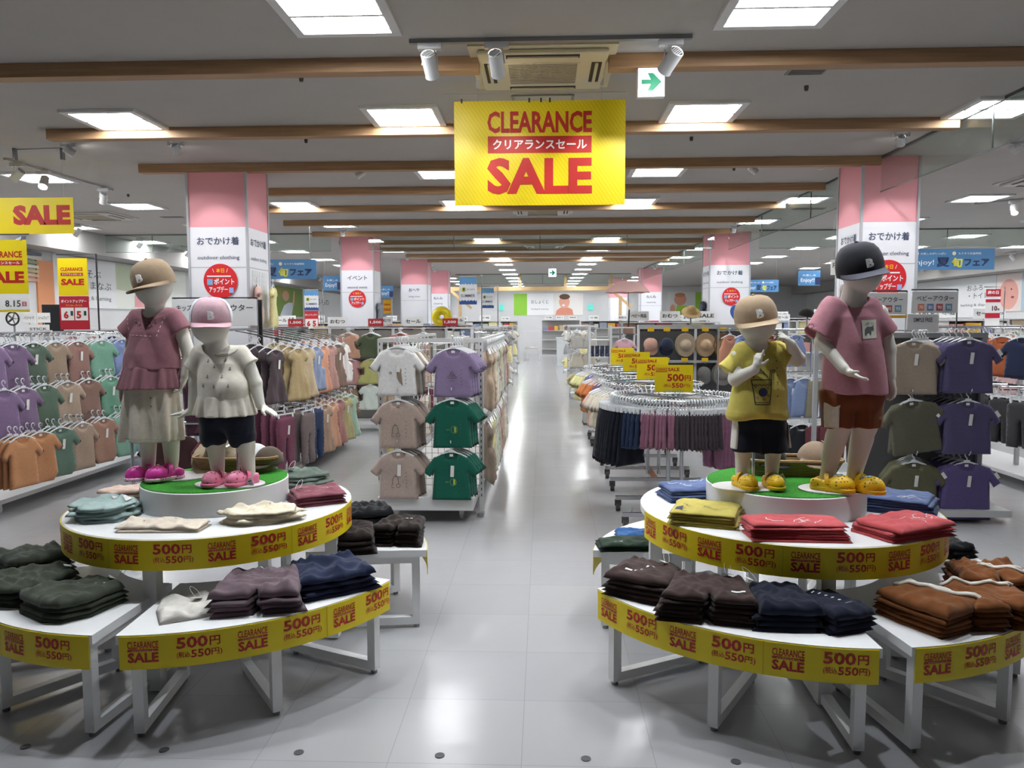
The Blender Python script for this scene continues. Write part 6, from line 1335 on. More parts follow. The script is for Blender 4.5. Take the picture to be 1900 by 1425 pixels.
# blue summer banners
BLU = mat('#4b82b4', .5, name='banner_blue')
def blue_banner(label, loc, w, h, txt=True, rz=0, enjoy=False):
    t = thing('fair_banner', label, 'banner', loc, rz, 'blue summer fair banners'); MB().box((-w/2, -.002, 0), (w/2, .002, h)).build('board', BLU, t)
    nav = mat('#1b2c57', .5)
    if enjoy: sign_text([('Enjoy!!', -w*.38, h*.16, w*.62, h*.34, .012), ('お楽しみ', -w*.3, h*.62, w*.6, h*.14, .01)], PAPER(), t, .004); MB().box((w*.27, -.004, h*.05), (w*.5, -.0022, h*.55)).build('corner', nav, t)
    else:
        sign_text([('Enjoy!', -w*.46, h*.18, w*.26, h*.30, .01), ('お楽しみがいっぱい', -w*.36, h*.72, w*.30, h*.11, .01), ('もうすぐお盆特別', .0+w*.08, h*.72, w*.26, h*.11, .01)], PAPER(), t, .004)
        sign_text([('夏', -w*.17, h*.14, w*.15, h*.46, .04), ('フェア', w*.15, h*.16, w*.29, h*.36, .05)], nav, t, .004); sign_text([('旬', -w*.0, h*.12, w*.13, h*.46, .04)], mat('#e4de4a', .5), t, .005)
        MB().lathe([(0, 0), (h*.09, 0)], 16, cap=False).xform(Matrix.Translation((-w*.40, -.0035, h*.78)) @ Matrix.Rotation(PI/2, 4, 'X')).build('seal', PAPER(), t); MB().lathe([(0, 0), (h*.09, 0)], 16, cap=False).xform(Matrix.Translation((w*.03, -.0035, h*.78)) @ Matrix.Rotation(PI/2, 4, 'X')).build('seal', mat('#efe2c0', .5), t)
    m = MB(); wires(m, -w*.42, w*.42, 0, h, H-loc[2]); m.build('hanging_wire', mat('#b8b8b8', .3, .8), t)
blue_banner('blue summer fair banner hanging right of the left foreground pillar', (-4.45, 12.9, 2.24), 1.30, .325); blue_banner('blue summer fair banner hanging right of the right foreground pillar', (6.38, 12.4, 2.30), 1.32, .325); blue_banner('far blue Enjoy banner between the second and third left pillars', (-4.02, 19.6, 2.14), .42, .30, enjoy=True); blue_banner('blue Enjoy banner over the far right aisle beside the fitting room sign', (5.35, 15.8, 2.22), .44, .30, enjoy=True)
blue_banner('far blue summer fair banner behind the beige-capped mannequin', (5.2, 18.6, 2.20), .78, .29); blue_banner('blue Enjoy banner left of the second left pillar', (-4.55, 16.6, 2.2), .40, .32, enjoy=True)
t = thing('fitting_room_sign', 'white Fitting Room sign hanging left of the black cap', 'sign', (4.9, 12.6, 2.24)); MB().box((-.3, -.002, 0), (.3, .002, .24)).build('board', PAPER(), t); sign_text([('Fitting Room', -.27, .09, .54, .10, .01)], INK(), t, .004); m = MB(); wires(m, -.27, .27, 0, .24, H-2.24); m.build('hanging_wire', mat('#b8b8b8', .3, .8), t)
# exit arrow signs
def exit_sign(label, loc, s, e=2.2):
    t = thing('exit_sign', label, 'exit sign', loc); MB().box((-s/2, 0, -s*1.05), (s/2, .05, 0), bev=.004).build('housing', mat('#e6e8ea', .4), t); MB().box((-s*.47, -.004, -s*1.02), (s*.47, 0, -s*.03)).build('lit_panel', mat('#e8f4ff', .4, emit=e), t)
    A = [(-.36, -.60), (-.02, -.60), (-.14, -.84), (.06, -.84), (.38, -.52), (.06, -.20), (-.14, -.20), (-.02, -.44), (-.36, -.44)]
    MB().add([(x*s, -.006, z*s) for x, z in A], [(0, 1, 7, 8), (1, 4, 7), (1, 2, 3, 4), (4, 5, 6, 7)]).build('arrow', mat('#0a8a66', .5, emit=.25), t); MB().tube([(0, .025, 0), (0, .025, H-loc[2])], .008, 6).build('stem', SPW, t)
    v, f = compose([('非', -.42*s, -.95*s, .2*s, .2*s, .02)]); MB().add([(x, -.006, y) for x, y in v], f).build('lettering', mat('#2a6fb0', .5, emit=.2), t)
exit_sign('lit green arrow exit sign under the front beam, right of the clearance sign', (.667, 4.90, 3.06), .168); exit_sign('small lit arrow exit sign over the far aisle', (.28, 22.5, 3.05), .23)
for i, (x, lb) in enumerate([(-1.95, 'left'), (2.25, 'right')]):
    t = thing('exit_sign', 'tiny lit green exit sign on the back wall, %s of the aisle' % lb, 'exit sign', (x, 36.55, 2.2)); MB().box((-.11, -.05, -.13), (.11, 0, .13)).build('lit_panel', mat('#4fbcb0', .4, emit=.8), t)
# open hooks hung from the ceiling, left
t = thing('hanging_rail', 'thin hanging rail with two hooks on the left ceiling', 'ceiling rail', (0, 0, 0)); m = MB(); m.tube([(-5.0, 7.25, H-.003), (-4.5, 7.2, H-.003)], .004, 5); m.build('rail', GRY, t); m = MB()
for x in (-4.98, -4.52): m.box((x-.012, 7.2, H-.11), (x+.012, 7.24, H))
m.build('hook', GRY, t)
# ---------------------------------------------------------------- walls with picture panels
def wall_text(items, m, x, y0, sgn, name='lettering', parent=None):
    v, f = compose(items); mb = MB(); mb.add([(x, y0+sgn*a, z) for a, z in v], f if sgn > 0 else [q[::-1] for q in f]); return mb.build(name, m, parent)
def wall_panel(label, plane, c, a0, a1, z0, z1, col, pics=(), text=(), tcol='#5d626b', cat='wall panel', name='wall_panel'):
    """plane 'x': board on a side wall (runs along Y); plane 'y': board on the back wall (runs along X)"""
    t = thing(name, label, cat, (0, 0, 0)); s = 1 if c < 0 else -1
    P = (lambda a, z, d: (c+s*d, a, z)) if plane == 'x' else (lambda a, z, d: (a, c-d, z))
    m = MB()
    def slab(mb, pts, d0, d1):
        n = len(pts); mb.add([P(a, z, d) for d in (d0, d1) for a, z in pts], [tuple(range(n))[::-1], tuple(range(n, 2*n))]+[(i, (i+1) % n, n+(i+1) % n, n+i) for i in range(n)])
    slab(m, [(a0, z0), (a1, z0), (a1, z1), (a0, z1)], .0, .03); m.build('board', mat(col, .6), t)
    for k, (cc, pts) in enumerate(pics): q = MB(); slab(q, pts, .031+.001*k, .032+.001*k); q.build('print', mat(cc, .7), t)
    if text:
        v, f = compose(text); MB().add([P(a, z, .034) for a, z in v], f).build('lettering', mat(tcol, .6), t)
    return t
def ellp(a, z, ra, rz, n=22): return [(a+ra*math.cos(2*PI*k/n), z+rz*math.sin(2*PI*k/n)) for k in range(n)]
struct(MB().box((-8.75, 11.0, 2.76), (-8.15, 36.6, H)).build('trim_1', mat('#a5a3a0', .8, kind='paint'))); struct(MB().box((11.6, 13.0, 2.76), (12.3, 36.6, H)).build('trim_2', mat('#a5a3a0', .8, kind='paint')))
wall_panel('white left wall panel lettered あそぶ まなぶ', 'x', -8.75, 13.5, 15.5, 1.8, 2.74, '#eef0f2', text=[('あそぶ', 14.25, 2.38, .72, .15, .004), ('まなぶ', 14.6, 2.16, .72, .15, .004), ('playing & learning', 14.1, 1.93, 1.2, .10, .002)])
wall_panel('left wall photo of a child in pink on a pale green ground', 'x', -8.75, 15.5, 18.6, 1.8, 2.74, '#e8ece4', [('#c3cdb2', [(15.52, 2.2), (16.3, 2.15), (16.5, 2.72), (15.52, 2.72)]), ('#d98d92', ellp(16.35, 2.55, .16, .13)), ('#e0a0a2', [(16.2, 1.85), (16.75, 1.85), (16.65, 2.25), (16.5, 2.48), (16.25, 2.45)]), ('#7b5aa0', [(16.3, 2.2), (16.5, 2.2), (16.48, 2.42), (16.33, 2.42)])])
wall_panel('orange strip on the left wall beside the striped fascia', 'x', -8.75, 13.05, 13.5, 1.3, 2.6, '#d99265'); wall_panel('peach panel on the left wall behind the pillar', 'x', -8.75, 19.6, 20.4, 1.7, 2.74, '#e2b79c'); wall_panel('white left wall panel lettered きるもの beyond the banner', 'x', -8.75, 28.2, 33.5, 1.6, 2.74, '#f0f2f3', text=[('きるもの', 29, 2.2, 2.2, .25, .004)])
wall_panel('left wall photo of a boy with raised arm in green grass', 'x', -8.75, 25.0, 27.8, 1.72, 2.72, '#6f8c3e', [('#8a8a4a', [(25.02, 2.3), (26.3, 2.5), (26.3, 2.71), (25.02, 2.71)]), ('#c99a80', ellp(25.95, 2.42, .34, .17)), ('#c9cfdc', [(25.3, 1.73), (26.5, 1.73), (26.75, 2.2), (26.2, 2.2), (25.75, 2.1)]), ('#d8a58c', [(26.6, 2.1), (26.8, 2.12), (26.9, 2.6), (26.78, 2.62)])])
for i in range(7):
    cc = ['#6f7684', '#d8d6cc', '#8f9c7c', '#dcd8c4', '#c2b78c', '#dbb79e', '#cfa08a'][i]; z0 = 2.70-.075*i; mb = MB(); n = 14
    pt = [(-7.25-1.5*math.sin(q*PI/2/n*1.0), 10.6+2.6*q/n, 0) for q in range(n+1)]
    for q in range(n): mb.beam((pt[q][0], pt[q][1], z0), (pt[q+1][0], pt[q+1][1], z0), .05, .05)
    o = mb.build('fascia_stripe', mat(cc, .6)); tag(o, '%s curved stripe of the rainbow fascia, %s from the top' % (['slate grey', 'white', 'sage green', 'cream', 'olive yellow', 'peach', 'pale terracotta'][i], ORD[i]), 'fascia', 'rainbow stripes of the left fascia')
wall_panel('right wall panel lettered おふろ トイレ', 'x', 12.3, 21.5, 27.0, 1.6, 2.74, '#f1f3f4', text=())
tx = bpy.data.objects[[o.name for o in bpy.data.objects if o.get('label') == 'right wall panel lettered おふろ トイレ'][0]]; wall_text([('おふろ', 0, 2.36, .8, .15, .004), ('・トイレ', .1, 2.14, 1.0, .15, .004), ('bathing & diapers', -.3, 1.9, 1.5, .09, .002)], mat('#5d626b', .6), 12.266, 22.9, -1, parent=tx)
wall_panel('right wall photo of a smiling baby face with a blue strip', 'x', 12.3, 19.2, 21.45, 1.75, 2.74, '#e9dcd6', [('#e2a69a', ellp(20.9, 2.2, .42, .40)), ('#a9c3d6', [(19.75, 1.76), (20.35, 1.76), (20.35, 2.73), (19.75, 2.73)]), ('#8a4a44', ellp(20.72, 2.12, .07, .03)), ('#5a3a36', ellp(20.78, 2.33, .03, .025))])
wall_panel('right wall photo of a baby in a pale hood', 'x', 12.3, 27.5, 30.5, 1.7, 2.7, '#eef0ee', [('#e3a79c', ellp(28.8, 2.2, .5, .3)), ('#e6e08a', ellp(27.9, 2.5, .25, .1))])
wall_panel('back wall picture panel lettered おしょくじ with baby eating and green end', 'y', 36.6, -1.38, 1.90, 1.83, 2.86, '#f2f3f5', [('#8fc843', [(-1.37, 1.84), (-.74, 1.84), (-.74, 2.85), (-1.37, 2.85)]), ('#e9e6e2', [(.5, 1.84), (1.88, 1.84), (1.88, 2.85), (.5, 2.85)]), ('#d99078', [(.6, 1.84), (1.45, 1.84), (1.4, 2.1), (1.2, 2.2), (.85, 2.2), (.65, 2.05)]), ('#e0a490', ellp(1.02, 2.46, .25, .30)), ('#5d4638', ellp(1.03, 2.70, .25, .13)), ('#e9edf0', ellp(.98, 2.3, .07, .05))], text=[('おしょくじ', -.55, 2.38, .82, .17, .003), ('feeding & weaning', -.55, 2.08, .82, .08, .002)])
wall_panel('back wall photo of a baby in a green bib', 'y', 36.6, 5.85, 7.60, 1.8, 2.9, '#e6e6e4', [('#9fd04a', [(7.15, 1.81), (7.58, 1.81), (7.58, 2.89), (7.15, 2.89)]), ('#e2a58c', ellp(6.45, 2.55, .28, .28)), ('#a9d44e', [(6.2, 1.82), (6.85, 1.82), (6.75, 2.25), (6.3, 2.28)]), ('#cf8f64', ellp(6.43, 2.76, .24, .10)), ('#e2a58c', ellp(6.1, 2.1, .12, .22))])
# ---------------------------------------------------------------- fixtures farther back
GOODS = ['#b8a68c', '#c9c4bb', '#8f9aa6', '#a37f6c', '#d6cf9a', '#9fb0a4', '#c98f8a', '#7f8fae', '#e3e1dc', '#6c6f74', '#b94a4a', '#d9a83e']
BOXM = {}
def card(parent, x, y, z, w, h, m, txt=None, tm=None):
    o = MB().box((x-w/2, y-.002, z), (x+w/2, y+.002, z+h)).build('card', m, parent)
    if txt: sign_text([(txt, x-w*.38, z+h*.32, w*.76, h*.4, .03)], tm or PAPER(), o, 0, back=False); o.children[0].location = (0, y-.004, 0)
    return o
def shelf_unit(label, where, x0, x1, y, ztop, zs, seed, cards=3, deep=.42, goods=True, redcard=None):
    r = random.Random(seed); t = thing('shelf_unit', label, 'shelf unit'); m = MB()
    for x in (x0, x1):
        for yy in (y+.02, y+deep): m.beam((x, yy, 0), (x, yy, ztop), .03)
    m.build('post', RACKW(), t); MB().box((x0, y+deep-.02, .1), (x1, y+deep, ztop)).build('back_panel', mat('#b9b9b6', .6), t); m = MB()
    for z in list(zs)+[ztop]: MB().box((x0, y, z-.02), (x1, y+deep, z)).build('shelf', RACKW(), t)
    for k in range(cards):
        x = x0+(x1-x0)*(k+.5)/cards+r.uniform(-.06, .06); red = redcard and k % 2 == 0
        card(t, x, y, ztop+.02, .26 if red else .34, .13 if red else .16, mat('#b3262b', .5) if red else PAPER(), redcard if red else ['ベビー用品', 'おむつ', 'SALE', 'セール'][k % 4], None if red else INK()); MB().box((x-.004, y+.002, ztop-.02), (x+.004, y+.01, ztop+.05)).build('card_stem', CHR(), t)
    if goods:
        i = 0
        for zi, z in enumerate(zs):
            if zi < len(zs)-(1 if y > 15 else 2) or y > 28 and z < .7: continue
            x = x0+.05
            while x < x1-.16:
                w, h = r.uniform(.15, .27), r.uniform(.12, min(.26, (zs[zi+1]-z-.05) if zi+1 < len(zs) else .22)); cc = r.choice(GOODS)
                key = (round(w, 2), round(h, 2))
                if key not in BOXM: BOXM[key] = MB().box((-key[0]/2, 0, 0), (key[0]/2, .2, key[1]), bev=.006).mesh('carton', mat('#ffffff', .6))
                o = obj('carton', BOXM[key], None, (x+w/2, y+.04, z+.001), None, mat(cc, .6)); tag(o, 'small carton of goods on the %s' % where, 'carton', 'cartons on the %s' % where); x += w+r.uniform(.012, .05); i += 1
    return t
def far_rack(label, where, x0, x1, y, rows, pal, seed, kinds=('tee',), per=.28, dep=2, L=.32, ztop=1.42, group_named=True):
    r = random.Random(seed); t = thing('display_rack', label, 'clothes rack'); m = MB()
    for x in (x0, x1): m.beam((x, y+.3, 0), (x, y+.3, ztop), .03)
    m.build('post', RACKW(), t); m = MB()
    for z in rows: m.tube([(x0, y+.26, z), (x1, y+.26, z)], .010, 6)
    m.build('rail', CHR(), t); MB().box((x0, y-.05, .06), (x1, y+.34, .10)).build('base_shelf', RACKW(), t); MB().box((x0, y+.16, ztop-.02), (x1, y+.42, ztop)).build('top_shelf', RACKW(), t); a = MB(); n = max(1, int((x1-x0)/per))
    for ri, z in enumerate(rows):
        for i in range(n):
            x = x0+(x1-x0)*(i+.5)/n; cn, cc = pal[(i+ri*2+r.randint(0, 1)) % len(pal)]; kd = kinds[(i+ri) % len(kinds)]; a.tube([(x, y+.28, z), (x, y-.06, z)], .005, 5)
            for k in range(dep):
                hang(kd, cc, (x, y-.03+.10*k, z), r.uniform(-.12, .12), '%s garment, %s row of %s' % (cn, ['top', 'middle', 'bottom', 'lowest'][ri], where), '%s garments, %s row of the %s' % (cn, ['top', 'middle', 'bottom', 'lowest'][ri], where), .27, L, .034, (i+k) % 5, .02)
    a.build('arm', CHR(), t); return t
GREYS = [('pale grey', '#a9a9a6'), ('off-white', '#c4c1ba'), ('striped grey', '#8e8f92'), ('cream', '#c6bfae'), ('pale yellow', '#cbbf86'), ('grey', '#9a9b9d')]
MIX = [('cream', '#c2b9a6'), ('grey blue', '#7f8da6'), ('dusty rose', '#a97f80'), ('white', '#cbc9c5'), ('navy', '#2b3350'), ('sage', '#7b8b78')]
for x0, x1, y, rows, sd, wh in [(-1.45, -.72, 12.2, (1.36, .98, .58), 3, 'first grey baby-wear rack left of the aisle'), (-1.5, -.70, 14.8, (1.34, .96, .56), 4, 'second grey baby-wear rack left of the aisle'), (-1.5, -.72, 18.0, (1.34, .96, .56), 5, 'third grey baby-wear rack left of the aisle'), (-1.5, -.74, 22.0, (1.34, .96, .56), 6, 'fourth grey baby-wear rack left of the aisle'),
        (.55, 1.05, 15.2, (1.36, .98, .58), 7, 'first grey baby-wear rack right of the aisle'), (.62, 1.3, 18.6, (1.34, .96, .56), 8, 'second grey baby-wear rack right of the aisle'), (.62, 1.4, 22.5, (1.34, .96, .56), 9, 'third grey baby-wear rack right of the aisle')]:
    far_rack('white rack of pale baby clothes, %s' % wh, wh, x0, x1, y, rows, GREYS, sd, ('tee', 'tank'), .25, 2, .30)
far_rack('rack of mixed clothes at the far left behind the shirts', 'mixed rack at the far left', -7.9, -5.3, 11.9, (1.38, .9), MIX, 11, ('tee', 'dress'), .3, 1); far_rack('rack of mixed clothes behind the right-edge rack', 'mixed rack behind the right edge', 4.6, 8.2, 10.6, (1.40, .9), [('white', '#cbc9c5'), ('peach', '#c29a86'), ('cream', '#c2b9a6'), ('pale pink', '#c7a3a3')], 12, ('tee', 'tank'), .3, 1); far_rack('rack of mixed clothes in the right department', 'mixed rack in the right department', 5.0, 9.5, 14.5, (1.38, .9), MIX, 13, ('tee', 'dress'), .34, 1)
for lb, wh, x0, x1, y, zt, zs, sd, cd, rc in [('white shelves with red 1,500 yen cards behind the back rack', 'red card shelves behind the back rack', -4.5, -1.2, 13.0, 1.42, (.5, .9, 1.22), 21, 5, '1,500'), ('white shelves across the left department', 'shelves across the left department', -7.8, -4.7, 14.6, 1.45, (.5, .9, 1.25), 22, 4, None), ('low shelves of boxed goods at the far left', 'far left boxed goods shelves', -8.2, -5.0, 18.5, 1.5, (.6, 1.0, 1.3), 23, 4, None),
        ('white shelves between the second and third left pillars', 'shelves between the left pillars', -4.9, -1.6, 17.6, 1.45, (.6, 1.0, 1.28), 24, 4, '1,500'), ('white shelves deep on the left of the aisle', 'deep left shelves', -6.5, -1.4, 25.0, 1.55, (.6, 1.0, 1.3), 25, 5, None), ('white shelves at the end of the aisle below the picture panel', 'shelves at the end of the aisle', -.05, 1.6, 33.2, 1.6, (.35, .75, 1.15), 26, 3, None), ('white shelves left of the aisle end', 'shelves left of the aisle end', -5.5, -1.0, 31.0, 1.55, (.6, 1.0, 1.3), 27, 5, None),
        ('white shelves deep on the right of the aisle', 'deep right shelves', 1.3, 6.2, 26.5, 1.55, (.6, 1.0, 1.3), 28, 5, None), ('white shelves behind the hats', 'shelves behind the hats', 1.35, 3.0, 13.2, 1.5, (.6, 1.0, 1.3), 29, 3, None), ('white shelves in the right department with sale cards', 'right department shelves', 4.2, 7.6, 12.9, 1.52, (.6, 1.0, 1.3), 30, 4, None), ('white shelves along the far right', 'far right shelves', 7.8, 11.6, 16.0, 1.55, (.6, 1.0, 1.3), 31, 4, None), ('white shelves behind the second right pillar', 'shelves behind the second right pillar', 2.0, 6.5, 19.5, 1.5, (.6, 1.0, 1.3), 32, 4, None), ('white shelves at the back right', 'back right shelves', 6.2, 11.4, 22.0, 1.6, (.6, 1.0, 1.35), 33, 5, None)]:
    shelf_unit(lb, wh, x0, x1, y, zt, zs, sd, cd, redcard=rc)
# boots on a shelf by the aisle
t = thing('shelf_unit', 'narrow white shelf of navy and red rain boots right of the aisle', 'shelf unit'); m = MB()
for x in (.76, 1.1): m.beam((x, 12.5, 0), (x, 12.5, 1.45), .035); m.beam((x, 12.85, 0), (x, 12.85, 1.45), .035)
m.build('post', RACKW(), t)
for z in (.30, .62, .94, 1.22): MB().box((.76, 12.48, z-.02), (1.1, 12.88, z)).build('shelf', RACKW(), t)
bt = MB().lathe([(.03, 0), (.036, .01), (.03, .06), (.034, .17), (.030, .175), (0, .16)], 14, cap=False); bt.lathe([(.03, 0), (.032, .02), (.02, .045), (0, .05)], 12, c=(0, -.045, 0), sc=(1, 1.3), cap=False); bm_ = bt.mesh('rain_boot', mat('#ffffff', .35), 40)
for z, cc, nm in ((.30, '#8a2233', 'dark red'), (.62, '#a02b3c', 'crimson'), (.94, '#2a3150', 'navy')):
    for i in range(4): o = obj('rain_boot', bm_, None, (.81+.082*i, 12.66, z), None, mat(cc, .35)); tag(o, '%s rain boot, %s from the left on its shelf right of the aisle' % (nm, ORD[i]), 'boot', '%s rain boots right of the aisle' % nm)
far_rack('rack of lavender and pink bags and tops beyond the round racks', 'lavender rack beyond the round racks', 1.12, 1.5, 12.4, (1.30, .82), [('lavender', '#9b95ad'), ('pink striped', '#b98f98'), ('lilac', '#8f8aa5')], 41, ('loose',), .2, 2, .30)
# ---------------------------------------------------------------- hats
def hat_mesh(kind):
    F = Field((-.19, -.19, -.02), (.19, .19, .13), .007)
    if kind == 'brim':
        F.cap((0, 0, .02), (0, 0, .055), .078, .062, .02); F.fn(lambda X, Y, Z: np.maximum(np.sqrt((X/1.0)**2+(Y/1.22)**2)-.135, np.abs(Z-.004-.25*(X*X+Y*Y))-.006), 'u', .015); F.fn(lambda X, Y, Z: -.012-Z+0*X*Y, 'i')
    else:
        F.ell((0, .01, .0), (.085, .09, .09), .01); F.fn(lambda X, Y, Z: np.maximum(np.sqrt((X/1.0)**2+((Y+.07)/.95)**2)-.08, np.abs(Z-.004+.15*(Y+.07)**2*6)-.0055), 'u', .008); F.fn(lambda X, Y, Z: -.006-Z+0*X*Y, 'i')
    return F.mb().mesh('hat', fab('#ffffff'), True)
HB, HC = hat_mesh('brim'), hat_mesh('cap')
def hat(kind, col, loc, rot, label, group=None, name=None, tg=False, s=1):
    o = obj(name or ('sun_hat' if kind == 'b' else 'baseball_cap'), HB if kind == 'b' else HC, None, loc, rot, fab(col)); tag(o, label, 'hat', group); o.scale = (s, s, s)
    if tg: tp = MB().box((-.022, -.001, -.09), (.022, .001, 0)).build('price_tag', PAPER(), o); tp.location = (.03, -.02, .1); tp.rotation_euler = (1.2, .2, -.5); MB().box((-.014, -.002, -.03), (.008, -.001, -.008)).build('print', mat('#b83238', .6), tp)
    return o
t = thing('hat_rack', 'grey mesh rack of hats behind the round racks with small yellow price cards', 'hat rack'); m = MB()
for x in (1.35, 2.15, 3.0): m.beam((x, 10.95, 0), (x, 10.95, 1.46), .035)
m.build('post', RACKW(), t); MB().box((1.35, 10.93, 1.40), (3.0, 10.99, 1.46)).build('top_rail', RACKG(), t); MB().box((1.35, 10.97, .1), (3.0, 10.985, 1.40)).build('back_panel', mat('#4c4d50', .6), t); MB().box((1.35, 10.6, .08), (3.0, 10.95, .12)).build('base_shelf', RACKW(), t); MB().box((1.35, 10.8, .93), (3.0, 10.95, .96)).build('shelf', RACKG(), t); m = MB()
HX = [1.50, 1.72, 1.97, 2.25, 2.49, 2.72]
for x in HX: m.box((x-.045, 10.765, 1.37), (x+.045, 10.77, 1.43)); m.box((x-.045, 10.765, .95), (x+.045, 10.77, 1.0))
m.build('price_card', mat('#d8b31e', .5), t); m = MB()
for x in HX:
    for z in (1.36, .93): m.tube([(x, 10.97, z), (x, 10.66, z-.01)], .005, 5)
m.build('hook', CHR(), t)
for row, (z, HL) in enumerate(((1.18, [('c', '#b3897a', 'dusty pink cap'), ('c', '#232c42', 'navy cap'), ('b', '#a3927a', 'beige flap hat'), ('b', '#a5896a', 'straw sun hat'), ('b', '#6f5238', 'brown sun hat'), ('c', '#2b2724', 'black cap')]), (.78, [('c', '#8a6a60', 'rose brown cap'), ('c', '#2d2c30', 'black cap'), ('c', '#a08a86', 'pink cap'), ('c', '#6b6a68', 'grey cap'), ('b', '#77746f', 'grey flap hat'), ('c', '#2c2b2d', 'charcoal cap')]))):
    for (kd, cc, nm), x in zip(HL, HX):
        for k in range(2):
            hat(kd, cc, (x+rnd.uniform(-.01, .01), 10.74+.08*k, z), (PI/2+.1, rnd.uniform(-.1, .1), 0), '%s hanging in the %s row of the hat rack' % (nm, ['upper', 'lower'][row])+(' behind the front one' if k else ''))
hat('b', '#94794c', (2.08, 10.92, 1.62), (.5, 0, 0), 'olive straw hat shown on the top of the hat rack', tg=False); o = hat('b', '#2f4f9a', (2.75, 10.92, 1.60), (.9, 0, .2), 'bright blue hat on top of the hat rack behind the beige-capped boy'); hat('c', '#22201f', (3.02, 8.95, 1.56), (.2, 0, 1), 'black cap on the rail right of the beige-capped mannequin')
for x, y in ((2.08, 10.95), (2.75, 10.95)): o = MB().tube([(x, y, 1.44), (x, y, 1.64)], .012, 8).build('hat_stand', CHR()); tag(o, 'thin chrome hat stand holding the %s hat' % ('olive straw' if x < 2.5 else 'bright blue'), 'hat stand')
o = MB().tube([(3.02, 8.95, 1.42), (3.02, 8.95, 1.6)], .012, 8).build('hat_stand', CHR()); tag(o, 'thin chrome stand holding the black cap behind the boy mannequins', 'hat stand')
# baskets on the podiums
def basket(c, rz, w, d, h, label):
    t = thing('wicker_basket', label, 'basket', c, rz); m = MB(); n = 40; r = lambda k, s: (w/2*s*math.copysign(abs(math.cos(2*PI*k/n))**.5, math.cos(2*PI*k/n)), d/2*s*math.copysign(abs(math.sin(2*PI*k/n))**.5, math.sin(2*PI*k/n)))
    for s, z in ((.82, .002), (1, h), (.95, h), (.78, .012)): m.v += [(*r(k, s), z) for k in range(n)]
    for i in range(3): m.f += [(i*n+k, i*n+(k+1) % n, (i+1)*n+(k+1) % n, (i+1)*n+k) for k in range(n)]
    m.f += [tuple(range(n))[::-1], tuple(3*n+k for k in range(n))]; m.build('body', mat('#b08f62', .7, kind='wicker'), t, smooth=50); MB().tube([(*r(k, .98), h) for k in range(n)], .008, 6, closed=True).build('rim', mat('#a98657', .7, kind='wicker'), t)
basket((-1.52, 3.745, .765), .05, .42, .20, .075, 'oval wicker basket of hats behind the small girl mannequin'); basket((1.21, 3.735, .765), -.06, .46, .20, .075, 'oval wicker basket of caps behind the boy mannequins')
hat('b', '#8b7c63', (-1.62, 3.76, .825), (.55, 0, .2), 'khaki sun hat with paper tag in the left basket', tg=True); hat('c', '#d9dadb', (-1.45, 3.77, .82), (.1, .1, -.3), 'white cap in the left basket, behind the girl legs', s=.85); hat('c', '#5c5144', (-1.37, 3.74, .815), (.15, .2, -.6), 'brown cap at the right end of the left basket', s=.8)
hat('c', '#1d1c1c', (1.10, 3.75, .825), (.1, 0, .1), 'black cap in the right basket between the legs'); hat('c', '#8a7460', (1.32, 3.74, .83), (.12, .1, -.2), 'beige brown cap with red paper tag in the right basket', tg=True)
# ---------------------------------------------------------------- posters, boards and odd things
def summer(label, loc, w, h, xs):
    t = thing('summer_poster', label, 'poster', loc, 0, 'SUMMER posters on chrome stands'); MB().box((-w/2, -.002, 0), (w/2, .002, h)).build('board', mat('#eceef0', .5), t)
    def cloud(z0, up, cc, seed):
        r = random.Random(seed); n = 14; pts = [(-w/2, h if up else 0), (w/2, h if up else 0)][::(-1 if up else 1)]; pts = [(-w/2, h if up else 0), (w/2, h if up else 0)]
        wv = [(w/2-w*i/n, z0+(abs(math.sin(i*1.3+seed)))*h*.07*(1 if not up else -1)) for i in range(n+1)]; V, Fc, _ = fill_outline(pts+wv, .05); MB().add([(x, -.0035, z) for x, z in V.tolist()], Fc).build('print', mat(cc, .5), t)
    cloud(h*.80, True, '#5b95c6', 1); cloud(h*.10, False, '#24488c', 2); MB().lathe([(0, 0), (w*.14, 0)], 18, cap=False).xform(Matrix.Translation((-w*.24, -.004, h*.55)) @ Matrix.Rotation(PI/2, 4, 'X')).build('sun_print', mat('#c9cf3c', .5), t)
    sign_text([('夏', -w*.31, h*.49, w*.14, h*.12, .03), ('まっさかり', -w*.04, h*.53, w*.42, h*.06, .02), ('SUMMER', -w*.40, h*.27, w*.8, h*.11, .008)], mat('#27406f', .5), t, .005)
    m = MB(); m.tube([(-w*.55, 0, h+.03), (xs, 0, h+.03), (xs, 0, -loc[2]+.01)], .008, 6); m.build('stand', CHR(), t); MB().tube([(-w*.5, 0, h+.015), (w*.5, 0, h+.015)], .006, 6).build('clip_bar', SPW, t)
summer('larger SUMMER poster on a chrome stand above the centre gondola', (-1.035, 10.7, 1.75), .245, .37, .19); summer('smaller SUMMER poster on a chrome stand beside the aisle', (-.92, 12.9, 1.74), .21, .33, .17); summer('SUMMER poster with red price strip left of the second pillar', (-4.02, 13.3, 1.72), .25, .34, .2)
t = thing('price_board', 'red price strip below the left SUMMER poster', 'sign', (-4.02, 13.28, 1.40)); MB().box((-.12, -.002, 0), (.12, .002, .31)).build('board', mat('#bf2630', .5), t); MB().box((-.11, -.004, .02), (.11, -.002, .17)).build('white_box', PAPER(), t); sign_text([('6', -.08, .04, .06, .1, .05), ('5', .02, .04, .06, .1, .05)], RED(), t, .006); sign_text([('ポイントアップデー', -.11, .22, .22, .04, .03)], PAPER(), t, .004); MB().tube([(.16, .01, .3), (.16, .01, -1.39)], .007, 6).build('stand', CHR(), t)
